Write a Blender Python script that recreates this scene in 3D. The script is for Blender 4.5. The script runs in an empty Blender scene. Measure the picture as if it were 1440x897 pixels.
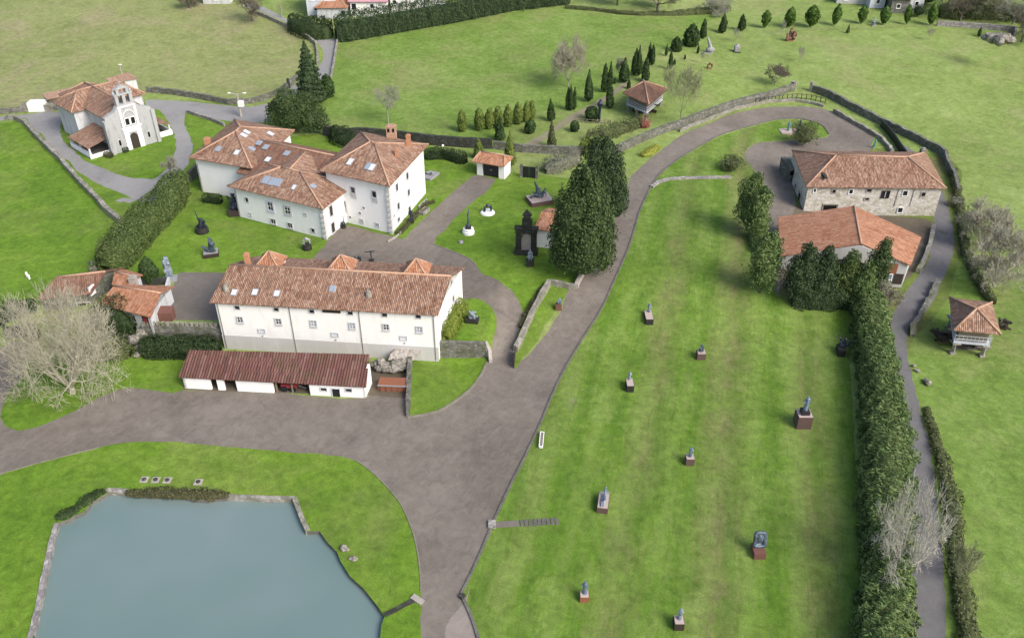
import bpy, math, random
import numpy as np
from mathutils import Vector, Matrix
from mathutils.geometry import delaunay_2d_cdt
R = math.radians
rnd = random.Random(7)
sc = bpy.context.scene
COL = sc.collection

# ------------------------------------------------------------------ camera, sky, sun, exposure
CAM_H, PITCH, FPX = 67.0, R(34), 1200.0
cd = bpy.data.cameras.new('camera'); cam = bpy.data.objects.new('camera', cd); COL.objects.link(cam)
cam.location = (0, 0, CAM_H); cam.rotation_euler = (R(90) - PITCH, 0, 0)
cd.sensor_width = 36; cd.lens = 36 * FPX / 1440; cd.clip_start = 0.5; cd.clip_end = 5000
sc.camera = cam
SUN_EL, SUN_AZ = R(40), R(130)                   # azimuth from +Y towards +X: soft light from the right
sdir = Vector((math.sin(SUN_AZ) * math.cos(SUN_EL), math.cos(SUN_AZ) * math.cos(SUN_EL), math.sin(SUN_EL)))
world = bpy.data.worlds.new('World'); sc.world = world; world.use_nodes = True
wn = world.node_tree.nodes; wl = world.node_tree.links
sky = wn.new('ShaderNodeTexSky'); sky.sky_type = 'NISHITA'; sky.sun_disc = False
sky.sun_elevation = SUN_EL; sky.sun_rotation = math.atan2(sdir.x, sdir.y)
sky.altitude = 150; sky.air_density = 1.0; sky.dust_density = 4.0; sky.ozone_density = 0.6
bg = wn['Background']; bg.inputs[1].default_value = 0.112
wl.new(sky.outputs[0], bg.inputs[0])
sd = bpy.data.lights.new('sun', 'SUN'); sd.energy = 1.65; sd.angle = R(28); sd.color = (1.0, 0.972, 0.93)
so = bpy.data.objects.new('sun', sd); COL.objects.link(so)
so.rotation_euler = sdir.to_track_quat('Z', 'Y').to_euler(); so.location = (60, 0, 120)
sc.view_settings.view_transform = 'Standard'; sc.view_settings.look = 'None'
sc.view_settings.exposure = 1.02; sc.view_settings.gamma = 1.0; sc.view_settings.use_curve_mapping = False
try:
    sc.cycles.use_denoising = True; sc.cycles.max_bounces = 5; sc.cycles.diffuse_bounces = 3; sc.cycles.transparent_max_bounces = 4
except Exception: pass

# ------------------------------------------------------------------ pixel <-> world
CS, CC = math.sin(PITCH), math.cos(PITCH)
def sstep(t):
    t = np.clip(t, 0, 1); return t * t * (3 - 2 * t)
def hgt(x, y):
    x = np.asarray(x, float); y = np.asarray(y, float)
    wr = 0.5 + 19.5 * sstep((x + 3.4) / 2.8)
    wl_ = 0.5 + 13.0 * sstep((-49.5 - x) / 8)
    w = np.maximum(wr, wl_)
    y0 = 93.2 - .0969 * (np.clip(x, -38.4, -9.5) + 38.4) - 6 * sstep((-49.5 - x) / 8) - .9 * sstep((x + 3.4) / 2.8)
    h = (2.5 - 2.5 * sstep((x - 34) / 26)) * sstep((y - y0) / w)
    h = h + 7.0 * sstep((y - 160) / 130) + 2.5 * np.exp(-((x - 75) / 45) ** 2 - ((y - 195) / 32) ** 2)
    h = h + 0.25 * np.sin(x * .045 + 1) * np.sin(y * .038) * sstep((y - 105) / 30)
    return h
def H1(x, y): return float(hgt(x, y))
def ray(px, py):
    u = (px - 720) / FPX; v = (py - 448.5) / FPX
    return np.array([u, CC - v * CS, -CS - v * CC])
def U(px, py, z):
    d = ray(px, py); t = (z - CAM_H) / d[2]
    return Vector((d[0] * t, d[1] * t, z))
def at(px, py, dz=0.0):
    d = ray(px, py)
    tt = np.linspace(40, 900, 2600)
    f = CAM_H + d[2] * tt - hgt(d[0] * tt, d[1] * tt) - dz
    k = np.argmax(f < 0)
    if f[k] >= 0: k = len(tt) - 1
    a, b = tt[k - 1], tt[k]
    for _ in range(18):
        m = (a + b) / 2
        if CAM_H + d[2] * m - H1(d[0] * m, d[1] * m) - dz > 0: a = m
        else: b = m
    return Vector((d[0] * b, d[1] * b, CAM_H + d[2] * b))
def zat(px, py, Y):
    d = ray(px, py); return CAM_H + d[2] * Y / d[1]
def ppm(p):
    return FPX / (p[1] * CC - (p[2] - CAM_H) * CS)
def on_plane(px, py, p0, n):
    d = Vector(ray(px, py)); o = Vector((0, 0, CAM_H))
    t = (Vector(p0) - o).dot(n) / d.dot(n)
    return o + d * t

# ------------------------------------------------------------------ materials
class NT:
    def __init__(s, name):
        s.m = bpy.data.materials.new(name); s.m.use_nodes = True
        s.t = s.m.node_tree; s.n = s.t.nodes; s.b = s.n['Principled BSDF']
        s.b.inputs['Specular IOR Level'].default_value = 0.3
    def link(s, a, b): s.t.links.new(a, b)
    def inp(s, sock, v):
        if hasattr(v, 'links') or isinstance(v, bpy.types.NodeSocket): s.link(v, sock)
        else: sock.default_value = v
    def pos(s): return s.n.new('ShaderNodeNewGeometry').outputs['Position']
    def obj(s): return s.n.new('ShaderNodeTexCoord').outputs['Object']
    def uv(s): return s.n.new('ShaderNodeTexCoord').outputs['UV']
    def isl(s): return s.n.new('ShaderNodeNewGeometry').outputs['Random Per Island']
    def objrand(s): return s.n.new('ShaderNodeObjectInfo').outputs['Random']
    def noise(s, vec, scale, detail=3, rough=.55, dist=0):
        n = s.n.new('ShaderNodeTexNoise'); s.link(vec, n.inputs['Vector'])
        n.inputs['Scale'].default_value = scale; n.inputs['Detail'].default_value = detail
        n.inputs['Roughness'].default_value = rough; n.inputs['Distortion'].default_value = dist
        return n.outputs['Fac']
    def voro(s, vec, scale, out='Distance', feature='F1', rand=1):
        n = s.n.new('ShaderNodeTexVoronoi'); n.feature = feature; s.link(vec, n.inputs['Vector'])
        n.inputs['Scale'].default_value = scale; n.inputs['Randomness'].default_value = rand
        return n.outputs[out]
    def white(s, vec):
        n = s.n.new('ShaderNodeTexWhiteNoise'); s.link(vec, n.inputs['Vector']); return n.outputs['Value']
    def math(s, op, a, b=0.0, clamp=False):
        n = s.n.new('ShaderNodeMath'); n.operation = op; n.use_clamp = clamp
        s.inp(n.inputs[0], a); s.inp(n.inputs[1], b); return n.outputs[0]
    def ramp(s, fac, stops, interp='LINEAR'):
        n = s.n.new('ShaderNodeValToRGB'); s.link(fac, n.inputs[0]); cr = n.color_ramp; cr.interpolation = interp
        while len(cr.elements) > 1: cr.elements.remove(cr.elements[-1])
        for i, (p, c) in enumerate(stops):
            e = cr.elements[0] if i == 0 else cr.elements.new(p)
            e.position = p; e.color = (*c, 1) if len(c) == 3 else c
        return n.outputs[0]
    def mix(s, fac, a, b, mode='MIX'):
        n = s.n.new('ShaderNodeMix'); n.data_type = 'RGBA'; n.blend_type = mode; n.clamp_factor = True
        s.inp(n.inputs[0], fac)
        for k, v in ((6, a), (7, b)):
            s.inp(n.inputs[k], (*v, 1) if isinstance(v, tuple) and len(v) == 3 else v)
        return n.outputs[2]
    def mapr(s, v, a, b, c, d):
        n = s.n.new('ShaderNodeMapRange'); n.clamp = True
        s.link(v, n.inputs[0])
        for k, q in enumerate((a, b, c, d)): n.inputs[k + 1].default_value = q
        return n.outputs[0]
    def scale(s, vec, k):
        n = s.n.new('ShaderNodeVectorMath'); n.operation = 'MULTIPLY'; s.link(vec, n.inputs[0])
        n.inputs[1].default_value = k; return n.outputs[0]
    def vrot(s, vec, a):
        n = s.n.new('ShaderNodeVectorRotate'); n.rotation_type = 'Z_AXIS'; s.link(vec, n.inputs['Vector']); n.inputs['Angle'].default_value = a; return n.outputs[0]
    def floor(s, vec):
        n = s.n.new('ShaderNodeVectorMath'); n.operation = 'FLOOR'; s.link(vec, n.inputs[0]); return n.outputs[0]
    def sep(s, vec):
        n = s.n.new('ShaderNodeSeparateXYZ'); s.link(vec, n.inputs[0]); return n.outputs
    def bump(s, h, strength=.5, dist=.05):
        n = s.n.new('ShaderNodeBump'); n.inputs['Strength'].default_value = strength; n.inputs['Distance'].default_value = dist
        s.link(h, n.inputs['Height']); s.link(n.outputs[0], s.b.inputs['Normal'])
    def done(s, col, rough=.8, metal=0.0, spec=None):
        s.inp(s.b.inputs['Base Color'], (*col, 1) if isinstance(col, tuple) and len(col) == 3 else col)
        s.inp(s.b.inputs['Roughness'], rough); s.b.inputs['Metallic'].default_value = metal
        if spec is not None: s.b.inputs['Specular IOR Level'].default_value = spec
        return s.m
M = {}
def mk(name, cols, sc_=1.0, fine=8.0, rough=.85, metal=0, bump=0, amt=.5, obj=True):
    t = NT(name); v = t.pos()
    a = t.noise(v, sc_, 4, .6); f = t.noise(v, fine, 2)
    x = t.math('ADD', t.math('MULTIPLY', a, 1 - amt), t.math('MULTIPLY', f, amt))
    k = len(cols); c = t.ramp(x, [(.32 + .36 * i / max(k - 1, 1), q) for i, q in enumerate(cols)])
    if bump: t.bump(f, bump, .05)
    M[name] = t.done(c, rough, metal); return M[name]
def grass(name, dark, mid, light, dry, dryamt=.3, stripes=False, fine=1.0):
    t = NT(name); v = t.pos()
    n1 = t.noise(v, .035, 4, .6); n2 = t.noise(v, .22, 4, .65, .6); n3 = t.noise(v, 1.6, 4, .7, .4); n4 = t.noise(t.scale(v, (5, 9, 5)), 1.0, 3, .8)
    x = t.math('ADD', t.math('MULTIPLY', n1, .35), t.math('ADD', t.math('MULTIPLY', n2, .4), t.math('MULTIPLY', n3, .25)))
    c = t.ramp(x, [(.36, dark), (.5, mid), (.64, light)])
    if stripes:
        s = t.sep(v)
        u = t.math('SUBTRACT', s[0], t.math('MULTIPLY', s[1], .25))
        u = t.math('ADD', u, t.math('MULTIPLY', t.math('SUBTRACT', t.noise(v, .09, 3), .5), 3.0))
        u = t.math('ADD', u, t.math('MULTIPLY', t.math('SUBTRACT', t.noise(v, .7, 3), .5), 1.2))
        band = None
        for cx, w, k in ((-3.2, 2.3, .75), (6.0, 2.9, .95), (16.2, 2.4, .8), (-14.5, 2.0, .35), (25, 1.6, .3)):
            b = t.mapr(t.math('ABSOLUTE', t.math('SUBTRACT', u, cx)), w * .35, w * 1.25, k, 0)
            band = b if band is None else t.math('MAXIMUM', band, b)
        brk = t.mapr(t.noise(v, .12, 4, .7), .35, .62, .25, 1)
        band = t.math('MULTIPLY', band, brk)
        c = t.mix(t.math('MULTIPLY', band, t.mapr(n3, .3, .65, .5, 1)), c, dry)
        n5 = t.noise(t.scale(v, (1, .35, 1)), .33, 4, .7)
        c = t.mix(t.mapr(n5, .48, .70, 0, .7), c, light)
        n7 = t.noise(t.scale(t.vrot(v, .245), (2.6, .22, 1)), 1.0, 4, .75)
        c = t.mix(t.mapr(n7, .5, .75, 0, .45), c, dry); c = t.mix(t.mapr(n7, .5, .28, 0, .6), c, dark)
        wv = t.math('SINE', t.math('ADD', t.math('MULTIPLY', u, 1.35), t.math('MULTIPLY', n2, 2.5)))
        brw = t.mapr(t.noise(v, .07, 3), .38, .62, .15, 1)
        c = t.mix(t.math('MULTIPLY', brw, t.mapr(wv, .15, .9, 0, .6)), c, light); c = t.mix(t.math('MULTIPLY', brw, t.mapr(wv, -.3, -.95, 0, .55)), c, dark)
    else:
        d = t.mapr(t.noise(v, .05, 5, .7, .8), .48, .68, 0, dryamt)
        c = t.mix(d, c, dry)
    n6 = t.noise(v, .85, 4, .75, .5)
    f = t.math('MULTIPLY', t.mapr(n4, .25, .75, .72, 1.28), t.mapr(n6, .3, .7, .74, 1.26))
    g = t.n.new('ShaderNodeCombineColor')
    for k in range(3): t.link(f, g.inputs[k])
    c = t.mix(1.0, c, g.outputs[0], 'MULTIPLY')
    t.bump(n4, .6, .12)
    M[name] = t.done(c, .9, 0, .15); return M[name]
grass('lawn_grass', (.070, .140, .014), (.114, .202, .020), (.165, .248, .038), (.19, .18, .08), .32)
grass('striped_grass', (.066, .138, .014), (.108, .192, .022), (.170, .245, .056), (.180, .152, .078), .3, True)
grass('field_grass', (.096, .162, .028), (.142, .222, .044), (.205, .272, .080), (.23, .21, .10), .45)
grass('pasture_grass', (.150, .180, .060), (.205, .235, .085), (.250, .270, .110), (.275, .235, .145), .75)
grass('hill_grass', (.130, .188, .044), (.185, .252, .066), (.245, .305, .105), (.26, .235, .125), .45)
grass('rough_grass', (.085, .125, .028), (.120, .165, .035), (.160, .195, .055), (.18, .14, .08), .8)

def road(name, a, b, c_, dark, tracks=False):
    t = NT(name); v = t.pos()
    n1 = t.noise(v, .08, 4, .6, .5); n2 = t.noise(v, .7, 5, .7, 1.2); n3 = t.noise(v, 9, 2, .7)
    x = t.math('ADD', t.math('MULTIPLY', n1, .4), t.math('ADD', t.math('MULTIPLY', n2, .35), t.math('MULTIPLY', n3, .25)))
    c = t.ramp(x, [(.36, a), (.5, b), (.64, c_)])
    c = t.mix(t.mapr(t.noise(v, .05, 5, .7, 1.5), .58, .75, 0, .55), c, dark)
    c = t.mix(t.mapr(t.noise(t.scale(t.vrot(v, .5), (1.6, .3, 1)), .8, 5, .75, .8), .5, .75, 0, .5), c, c_); c = t.mix(t.mapr(t.noise(v, 1.7, 4, .8), .56, .78, 0, .45), c, dark)
    t.bump(n3, .3, .04)
    M[name] = t.done(c, t.mapr(n1, .3, .7, .75, .95), 0, .25)
road('drive_gravel', (.104, .089, .074), (.158, .136, .115), (.222, .195, .168), (.070, .062, .053))
road('lane_asphalt', (.108, .105, .107), (.138, .134, .136), (.178, .170, .170), (.085, .08, .085))
road('old_asphalt', (.19, .185, .18), (.24, .235, .23), (.29, .28, .27), (.12, .115, .11))
road('court_paving', (.115, .100, .085), (.150, .132, .115), (.185, .165, .145), (.07, .07, .05))
road('dirt', (.08, .065, .045), (.115, .095, .068), (.15, .13, .1), (.05, .05, .03))
road('dry_mud', (.18, .155, .135), (.225, .195, .17), (.28, .245, .215), (.16, .135, .118))
road('pale_track', (.17, .16, .10), (.21, .19, .125), (.26, .23, .16), (.14, .17, .06))

def roofmat(name, cols, tw=.23, tl=.42, lichen=(.15, .13, .09), la=.35, streak=None):
    t = NT(name); uv = t.uv(); p = t.pos()
    cell = t.white(t.floor(t.scale(uv, (1 / tw, 1 / tl, 1))))
    lane = t.white(t.floor(t.scale(uv, (1 / tw, .8, 1))))
    x = t.math('ADD', t.math('MULTIPLY', cell, .4), t.math('ADD', t.math('MULTIPLY', lane, .36), t.math('MULTIPLY', t.noise(t.scale(uv, (2.4, .7, 1)), 1.0, 4, .8), .3)))
    k = len(cols); c = t.ramp(x, [(.25 + .53 * i / (k - 1), q) for i, q in enumerate(cols)])
    c = t.mix(t.math('MULTIPLY', t.objrand(), .2), c, tuple(q * .8 for q in cols[1]))
    c = t.mix(t.mapr(t.noise(p, .22, 4, .7), .5, .7, 0, .22), c, cols[1])
    n = t.noise(p, .5, 5, .7, .6)
    c = t.mix(t.mapr(n, .5, .72, 0, la), c, lichen)
    c = t.mix(t.mapr(t.noise(p, .13, 3), .4, .7, 0, .22), c, cols[-1])
    s = t.sep(uv)
    wv = t.math('SINE', t.math('MULTIPLY', s[0], 2 * math.pi / tw))
    row = t.math('FRACT', t.math('DIVIDE', s[1], tl))
    t.bump(t.math('ADD', wv, t.math('MULTIPLY', row, -.6)), .8, .05)
    M[name] = t.done(c, .85, 0, .2)
roofmat('roof_tile', [(.13, .068, .046), (.215, .113, .074), (.272, .152, .100), (.335, .205, .142), (.42, .295, .22)])
roofmat('roof_tile_warm', [(.25, .108, .058), (.345, .150, .082), (.40, .185, .105), (.45, .225, .135), (.47, .28, .19)], la=.2)
roofmat('roof_tile_dull', [(.13, .065, .045), (.19, .095, .065), (.24, .13, .09), (.29, .18, .13)], la=.4)
roofmat('roof_tile_pale', [(.26, .16, .11), (.33, .20, .14), (.38, .25, .18), (.42, .30, .22)], la=.3)
roofmat('roof_sheet', [(.085, .042, .036), (.115, .052, .044), (.14, .064, .054), (.18, .100, .085)], .36, 5, (.10, .075, .04), .8)
roofmat('roof_pink', [(.42, .22, .25), (.50, .27, .31), (.55, .32, .36)], .3, 3, (.35, .2, .2), .3)
roofmat('roof_slate', [(.16, .17, .19), (.21, .22, .24), (.25, .26, .28)], .4, .5, (.2, .2, .18), .3)
mk('ridge_tile', [(.30, .17, .11), (.40, .25, .17), (.48, .34, .25)], 1.5, 6)
mk('soffit_wood', [(.05, .03, .02), (.09, .055, .04)], 2, 9)

def plaster(name, base, stain, amt=.35):
    t = NT(name); v = t.pos()
    n = t.noise(t.scale(v, (1, 1, .22)), .9, 6, .75, .4); f = t.noise(v, 5, 3)
    c = t.mix(t.mapr(n, .5, .78, 0, amt), base, stain)
    c = t.mix(t.mapr(f, .4, .7, 0, .10), c, stain)
    t.bump(f, .15, .02); M[name] = t.done(c, .9, 0, .2)
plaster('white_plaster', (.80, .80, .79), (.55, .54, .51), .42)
plaster('cream_plaster', (.79, .785, .76), (.54, .52, .48), .42)
plaster('old_plaster', (.52, .53, .545), (.20, .20, .195), 1.0)
plaster('weathered_plaster', (.36, .365, .37), (.11, .108, .104), 1.0)
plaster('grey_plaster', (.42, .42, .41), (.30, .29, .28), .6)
plaster('blue_grey_plaster', (.52, .55, .60), (.35, .35, .38), .5)
plaster('plinth_plaster', (.47, .46, .44), (.62, .61, .6), .6)
def stone(name, cols, s1=1.6, gap=.12, moss=None, ma=.5):
    t = NT(name); v = t.pos(); vv = t.scale(v, (1, 1, 1.6))
    cellc = t.voro(vv, s1, 'Color'); e = t.voro(vv, s1, 'Distance', 'DISTANCE_TO_EDGE')
    bw = t.sep(cellc)[0]; k = len(cols)
    x = t.math('ADD', t.math('MULTIPLY', bw, .6), t.math('MULTIPLY', t.noise(v, .6, 4, .7), .4))
    c = t.ramp(x, [(.15 + .7 * i / (k - 1), q) for i, q in enumerate(cols)])
    c = t.mix(t.mapr(e, 0, gap, .6, 0), c, tuple(q * .6 for q in cols[0]))
    if moss: c = t.mix(t.mapr(t.noise(v, .45, 5, .75, .7), .42, .68, 0, ma), c, moss)
    t.bump(e, .7, .1); M[name] = t.done(c, .9, 0, .2)
stone('rubble_stone', [(.10, .10, .09), (.17, .165, .15), (.26, .25, .23)], 1.8, .12, (.07, .08, .035), .75)
stone('pale_stone', [(.19, .18, .15), (.28, .265, .23), (.38, .36, .325)], 1.8, .10, (.10, .105, .055), .65)
stone('house_stone', [(.33, .30, .235), (.46, .43, .365), (.57, .55, .50)], 1.5, .07, (.62, .60, .57), .6)
stone('dark_stone', [(.035, .036, .034), (.055, .055, .05), (.085, .085, .08)], 1.8, .12, (.03, .035, .02), .7)
stone('edge_stone', [(.18, .17, .17), (.28, .265, .26), (.40, .38, .36)], 1.5, .12, (.14, .13, .10), .4)
mk('rock', [(.09, .082, .065), (.20, .185, .16), (.36, .34, .30)], .9, 3, bump=.5)
mk('kerb_stone', [(.07, .068, .06), (.12, .115, .1), (.17, .16, .14)], .8, 6)
mk('pale_kerb', [(.24, .22, .19), (.33, .30, .27), (.42, .39, .35)], .8, 6)
mk('verge_kerb', [(.13, .12, .09), (.19, .172, .135), (.25, .23, .19)], 1.2, 6)
mk('quoin', [(.45, .44, .43), (.55, .54, .53)], .8, 6)
mk('surround', [(.42, .42, .43), (.52, .52, .53)], .8, 6)
mk('surround_lilac', [(.50, .50, .58), (.60, .60, .68)], .8, 6)
def simple(name, c, rough=.5, metal=0, spec=.5):
    t = NT(name); v = t.pos(); n = t.noise(v, 3, 3)
    M[name] = t.done(t.mix(t.mapr(n, .3, .7, 0, .5), c, tuple(q * .75 for q in c)), rough, metal, spec)
simple('dark_glass', (.018, .020, .024), .12, 0, .5)
simple('sky_glass', (.28, .33, .40), .08, 0, .9)
simple('pale_glass', (.62, .66, .70), .15, 0, .6)
simple('frame_grey', (.30, .31, .33), .5)
simple('dark_wood', (.035, .024, .018), .7)
simple('old_wood', (.20, .17, .13), .85)
simple('black_paint', (.012, .014, .018), .45)
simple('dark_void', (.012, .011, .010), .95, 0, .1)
simple('white_paint', (.80, .80, .79), .5)
simple('grey_metal', (.35, .36, .37), .4, .3)
simple('pipe', (.20, .19, .18), .5)
simple('rust', (.23, .085, .045), .85)
simple('rust_red', (.15, .065, .05), .8)
simple('red_paint', (.28, .03, .04), .5)
simple('pale_plinth', (.42, .34, .31), .8)
simple('brown_plinth', (.105, .062, .055), .8)
simple('black_plinth', (.022, .02, .02), .6)
simple('grey_plinth', (.27, .27, .28), .8)
simple('green_paint', (.03, .10, .07), .6)
simple('lamp_globe', (.82, .82, .80), .3)
def bronze(name, a, b, rough=.45):
    t = NT(name); v = t.pos(); n = t.noise(v, 2.2, 5, .7, .5)
    M[name] = t.done(t.ramp(n, [(.35, a), (.62, b)]), rough, .25, .5)
bronze('bronze', (.028, .036, .05), (.12, .16, .20))
bronze('pale_bronze', (.10, .13, .17), (.32, .37, .43), .5)
bronze('blue_bronze', (.06, .085, .14), (.22, .28, .37), .5)
bronze('dark_bronze', (.010, .013, .024), (.035, .045, .075), .4)
bronze('teal_bronze', (.05, .16, .16), (.14, .30, .28), .6)
bronze('brown_bronze', (.07, .035, .025), (.20, .10, .07), .6)
bronze('stone_figure', (.18, .18, .185), (.36, .36, .37), .8)
def foliage_mat(name, cols, ns=.5):
    t = NT(name); v = t.pos(); i = t.isl()
    x = t.math('ADD', t.math('MULTIPLY', i, .5), t.math('MULTIPLY', t.noise(v, ns, 3, .6), .5))
    k = len(cols); c = t.ramp(x, [(.22 + .56 * q / (k - 1), w) for q, w in enumerate(cols)])
    M[name] = t.done(c, .75, 0, .25)
foliage_mat('thuja_leaf', [(.024, .042, .015), (.040, .067, .021), (.058, .092, .029), (.080, .118, .040)], .3)
foliage_mat('conifer_leaf', [(.020, .036, .016), (.036, .062, .024), (.058, .092, .034)])
foliage_mat('cypress_leaf', [(.020, .040, .012), (.034, .064, .018), (.052, .090, .024)], .9)
foliage_mat('golden_leaf', [(.055, .088, .016), (.105, .148, .028), (.175, .218, .052)], .9)
foliage_mat('teardrop_leaf', [(.030, .068, .010), (.055, .110, .016), (.090, .155, .024)], .9)
foliage_mat('hedge_leaf', [(.028, .058, .016), (.066, .112, .030), (.110, .162, .050), (.165, .215, .080)], .25)
foliage_mat('laurel_leaf', [(.026, .046, .012), (.052, .084, .020), (.088, .126, .034), (.150, .185, .066)], .35)
foliage_mat('bright_leaf', [(.070, .105, .014), (.120, .160, .022), (.19, .23, .04)])
foliage_mat('olive_leaf', [(.055, .068, .024), (.088, .108, .040), (.130, .148, .068)])
foliage_mat('grey_leaf', [(.085, .090, .060), (.14, .145, .105), (.21, .21, .165)])
foliage_mat('red_leaf', [(.13, .045, .03), (.24, .08, .06), (.34, .15, .12)])
foliage_mat('yellow_leaf', [(.16, .18, .02), (.26, .28, .04), (.36, .37, .08)])
foliage_mat('ivy_leaf', [(.014, .028, .010), (.026, .046, .014), (.045, .070, .022)])
foliage_mat('moss_leaf', [(.04, .04, .02), (.07, .07, .03), (.11, .11, .05)])
mk('bark', [(.045, .036, .028), (.08, .066, .052), (.12, .10, .085)], 2, 9)
mk('pale_bark', [(.19, .178, .125), (.275, .258, .19), (.37, .345, .27)], .6, 5)
mk('white_bark', [(.31, .295, .24), (.41, .39, .33), (.50, .48, .42)], .6, 5)
mk('beige_bark', [(.25, .235, .175), (.34, .32, .245), (.44, .415, .335)], .6, 5)
mk('grey_bark', [(.17, .17, .135), (.25, .25, .20), (.34, .335, .28)], .6, 5)
mk('green_bark', [(.15, .165, .085), (.22, .235, .13), (.30, .31, .19)], .6, 5)
mk('brown_bark', [(.08, .066, .05), (.13, .11, .085), (.19, .165, .13)], .6, 5)
def water():
    t = NT('pond_water'); v = t.pos()
    n = t.noise(v, .035, 3); w = t.noise(t.scale(v, (1, 1.6, 1)), 1.2, 3, .6)
    c = t.ramp(n, [(.35, (.118, .180, .170)), (.65, (.168, .222, .218))])
    t.bump(w, .10, .05); M['pond_water'] = t.done(c, t.mapr(t.noise(v, .09, 3), .3, .7, .04, .16), 0, .7)
water()

# ------------------------------------------------------------------ objects
def link(o): COL.objects.link(o); return o
def tag(o, label=None, cat=None, group=None, kind=None):
    if label: o['label'] = label
    if cat: o['category'] = cat
    if group: o['group'] = group
    if kind or label: o['kind'] = kind or 'thing'
    return o
def thing(name, loc, label, cat, group=None, rz=0):
    o = bpy.data.objects.new(name, None); o.location = loc; o.rotation_euler = (0, 0, rz)
    o.empty_display_size = .3; link(o); return tag(o, label, cat, group)
def base_of(p):
    while p is not None and p.parent is not None: p = p.parent
    return Vector(p.location) if p is not None else Vector((0, 0, 0))
class MB:
    def __init__(s): s.v = []; s.f = []; s.uv = []
    def add(s, vs, fs, uvs=None):
        k = len(s.v); s.v += [tuple(map(float, p)) for p in vs]
        for i, f in enumerate(fs):
            s.f.append([k + j for j in f]); s.uv.append(uvs[i] if uvs else None)
        return s
    def box(s, c, size, ax=None, az=(0, 0, 1)):
        c = Vector(c); x = Vector(ax or (1, 0, 0)).normalized(); z = Vector(az).normalized(); y = z.cross(x).normalized()
        hx, hy, hz = size[0] / 2, size[1] / 2, size[2] / 2
        vs = [c + x * (hx * a) + y * (hy * b) + z * (hz * d) for d in (-1, 1) for b in (-1, 1) for a in (-1, 1)]
        return s.add(vs, [(0, 2, 3, 1), (4, 5, 7, 6), (0, 1, 5, 4), (2, 6, 7, 3), (0, 4, 6, 2), (1, 3, 7, 5)])
    def prism(s, poly, z0, z1, cap=True):
        n = len(poly); zs0 = z0 if hasattr(z0, '__len__') else [z0] * n; zs1 = z1 if hasattr(z1, '__len__') else [z1] * n
        vs = [(p[0], p[1], zs0[i]) for i, p in enumerate(poly)] + [(p[0], p[1], zs1[i]) for i, p in enumerate(poly)]
        fs = [(i, (i + 1) % n, n + (i + 1) % n, n + i) for i in range(n)]
        if cap: fs += [tuple(range(n, 2 * n)), tuple(range(n - 1, -1, -1))]
        return s.add(vs, fs)
    def tube(s, pts, rad, n=6, cap=True):
        pts = [Vector(p) for p in pts]; rr = rad if hasattr(rad, '__len__') else [rad] * len(pts)
        vs = []; fs = []
        for i, p in enumerate(pts):
            d = (pts[min(i + 1, len(pts) - 1)] - pts[max(i - 1, 0)]).normalized()
            a = d.cross(Vector((0, 0, 1)) if abs(d.z) < .9 else Vector((1, 0, 0))).normalized(); b = d.cross(a)
            for k in range(n):
                t = 2 * math.pi * k / n; vs.append(p + (a * math.cos(t) + b * math.sin(t)) * rr[i])
        for i in range(len(pts) - 1):
            for k in range(n):
                fs.append((i * n + k, i * n + (k + 1) % n, (i + 1) * n + (k + 1) % n, (i + 1) * n + k))
        if cap: fs += [tuple(range(n - 1, -1, -1)), tuple((len(pts) - 1) * n + k for k in range(n))]
        return s.add(vs, fs)
    def ell(s, c, r, n=10, m=7, ax=None):
        c = Vector(c); r = r if hasattr(r, '__len__') else (r, r, r); vs = []; fs = []
        q = Vector(ax).to_track_quat('Z', 'Y') if ax is not None else None
        for i in range(m + 1):
            ph = math.pi * i / m
            for k in range(n):
                th = 2 * math.pi * k / n
                v = Vector((r[0] * math.sin(ph) * math.cos(th), r[1] * math.sin(ph) * math.sin(th), r[2] * math.cos(ph)))
                vs.append(c + (q @ v if q else v))
        for i in range(m):
            for k in range(n): fs.append((i * n + k, (i + 1) * n + k, (i + 1) * n + (k + 1) % n, i * n + (k + 1) % n))
        return s.add(vs, fs)
    def lathe(s, c, prof, n=16):
        c = Vector(c); vs = []; fs = []
        for (r, z) in prof:
            for k in range(n):
                t = 2 * math.pi * k / n; vs.append(c + Vector((r * math.cos(t), r * math.sin(t), z)))
        for i in range(len(prof) - 1):
            for k in range(n): fs.append((i * n + k, i * n + (k + 1) % n, (i + 1) * n + (k + 1) % n, (i + 1) * n + k))
        fs += [tuple(range(n - 1, -1, -1)), tuple((len(prof) - 1) * n + k for k in range(n))]
        return s.add(vs, fs)
    def mesh(s, name, mat, off=(0, 0, 0), smooth=False):
        me = bpy.data.meshes.new(name); o = Vector(off)
        me.from_pydata([(p[0] - o.x, p[1] - o.y, p[2] - o.z) for p in s.v], [], s.f)
        if any(u is not None for u in s.uv):
            l = me.uv_layers.new(name='UVMap'); k = 0; flat = []
            for f, u in zip(s.f, s.uv):
                for j in range(len(f)): flat += list(u[j]) if u else [0, 0]
            l.data.foreach_set('uv', flat)
        me.materials.append(M[mat]); me.update()
        if smooth: me.polygons.foreach_set('use_smooth', [True] * len(me.polygons))
        return me
    def build(s, name, mat, parent=None, smooth=False, local=False):
        off = (0, 0, 0) if local else base_of(parent)
        o = bpy.data.objects.new(name, s.mesh(name, mat, off, smooth)); link(o)
        if parent is not None: o.parent = parent
        return o
    def build_at(s, name, mat, loc, smooth=False):      # a thing that is one mesh, with its origin at its own base
        o = bpy.data.objects.new(name, s.mesh(name, mat, loc, smooth)); o.location = loc; return link(o)
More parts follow.
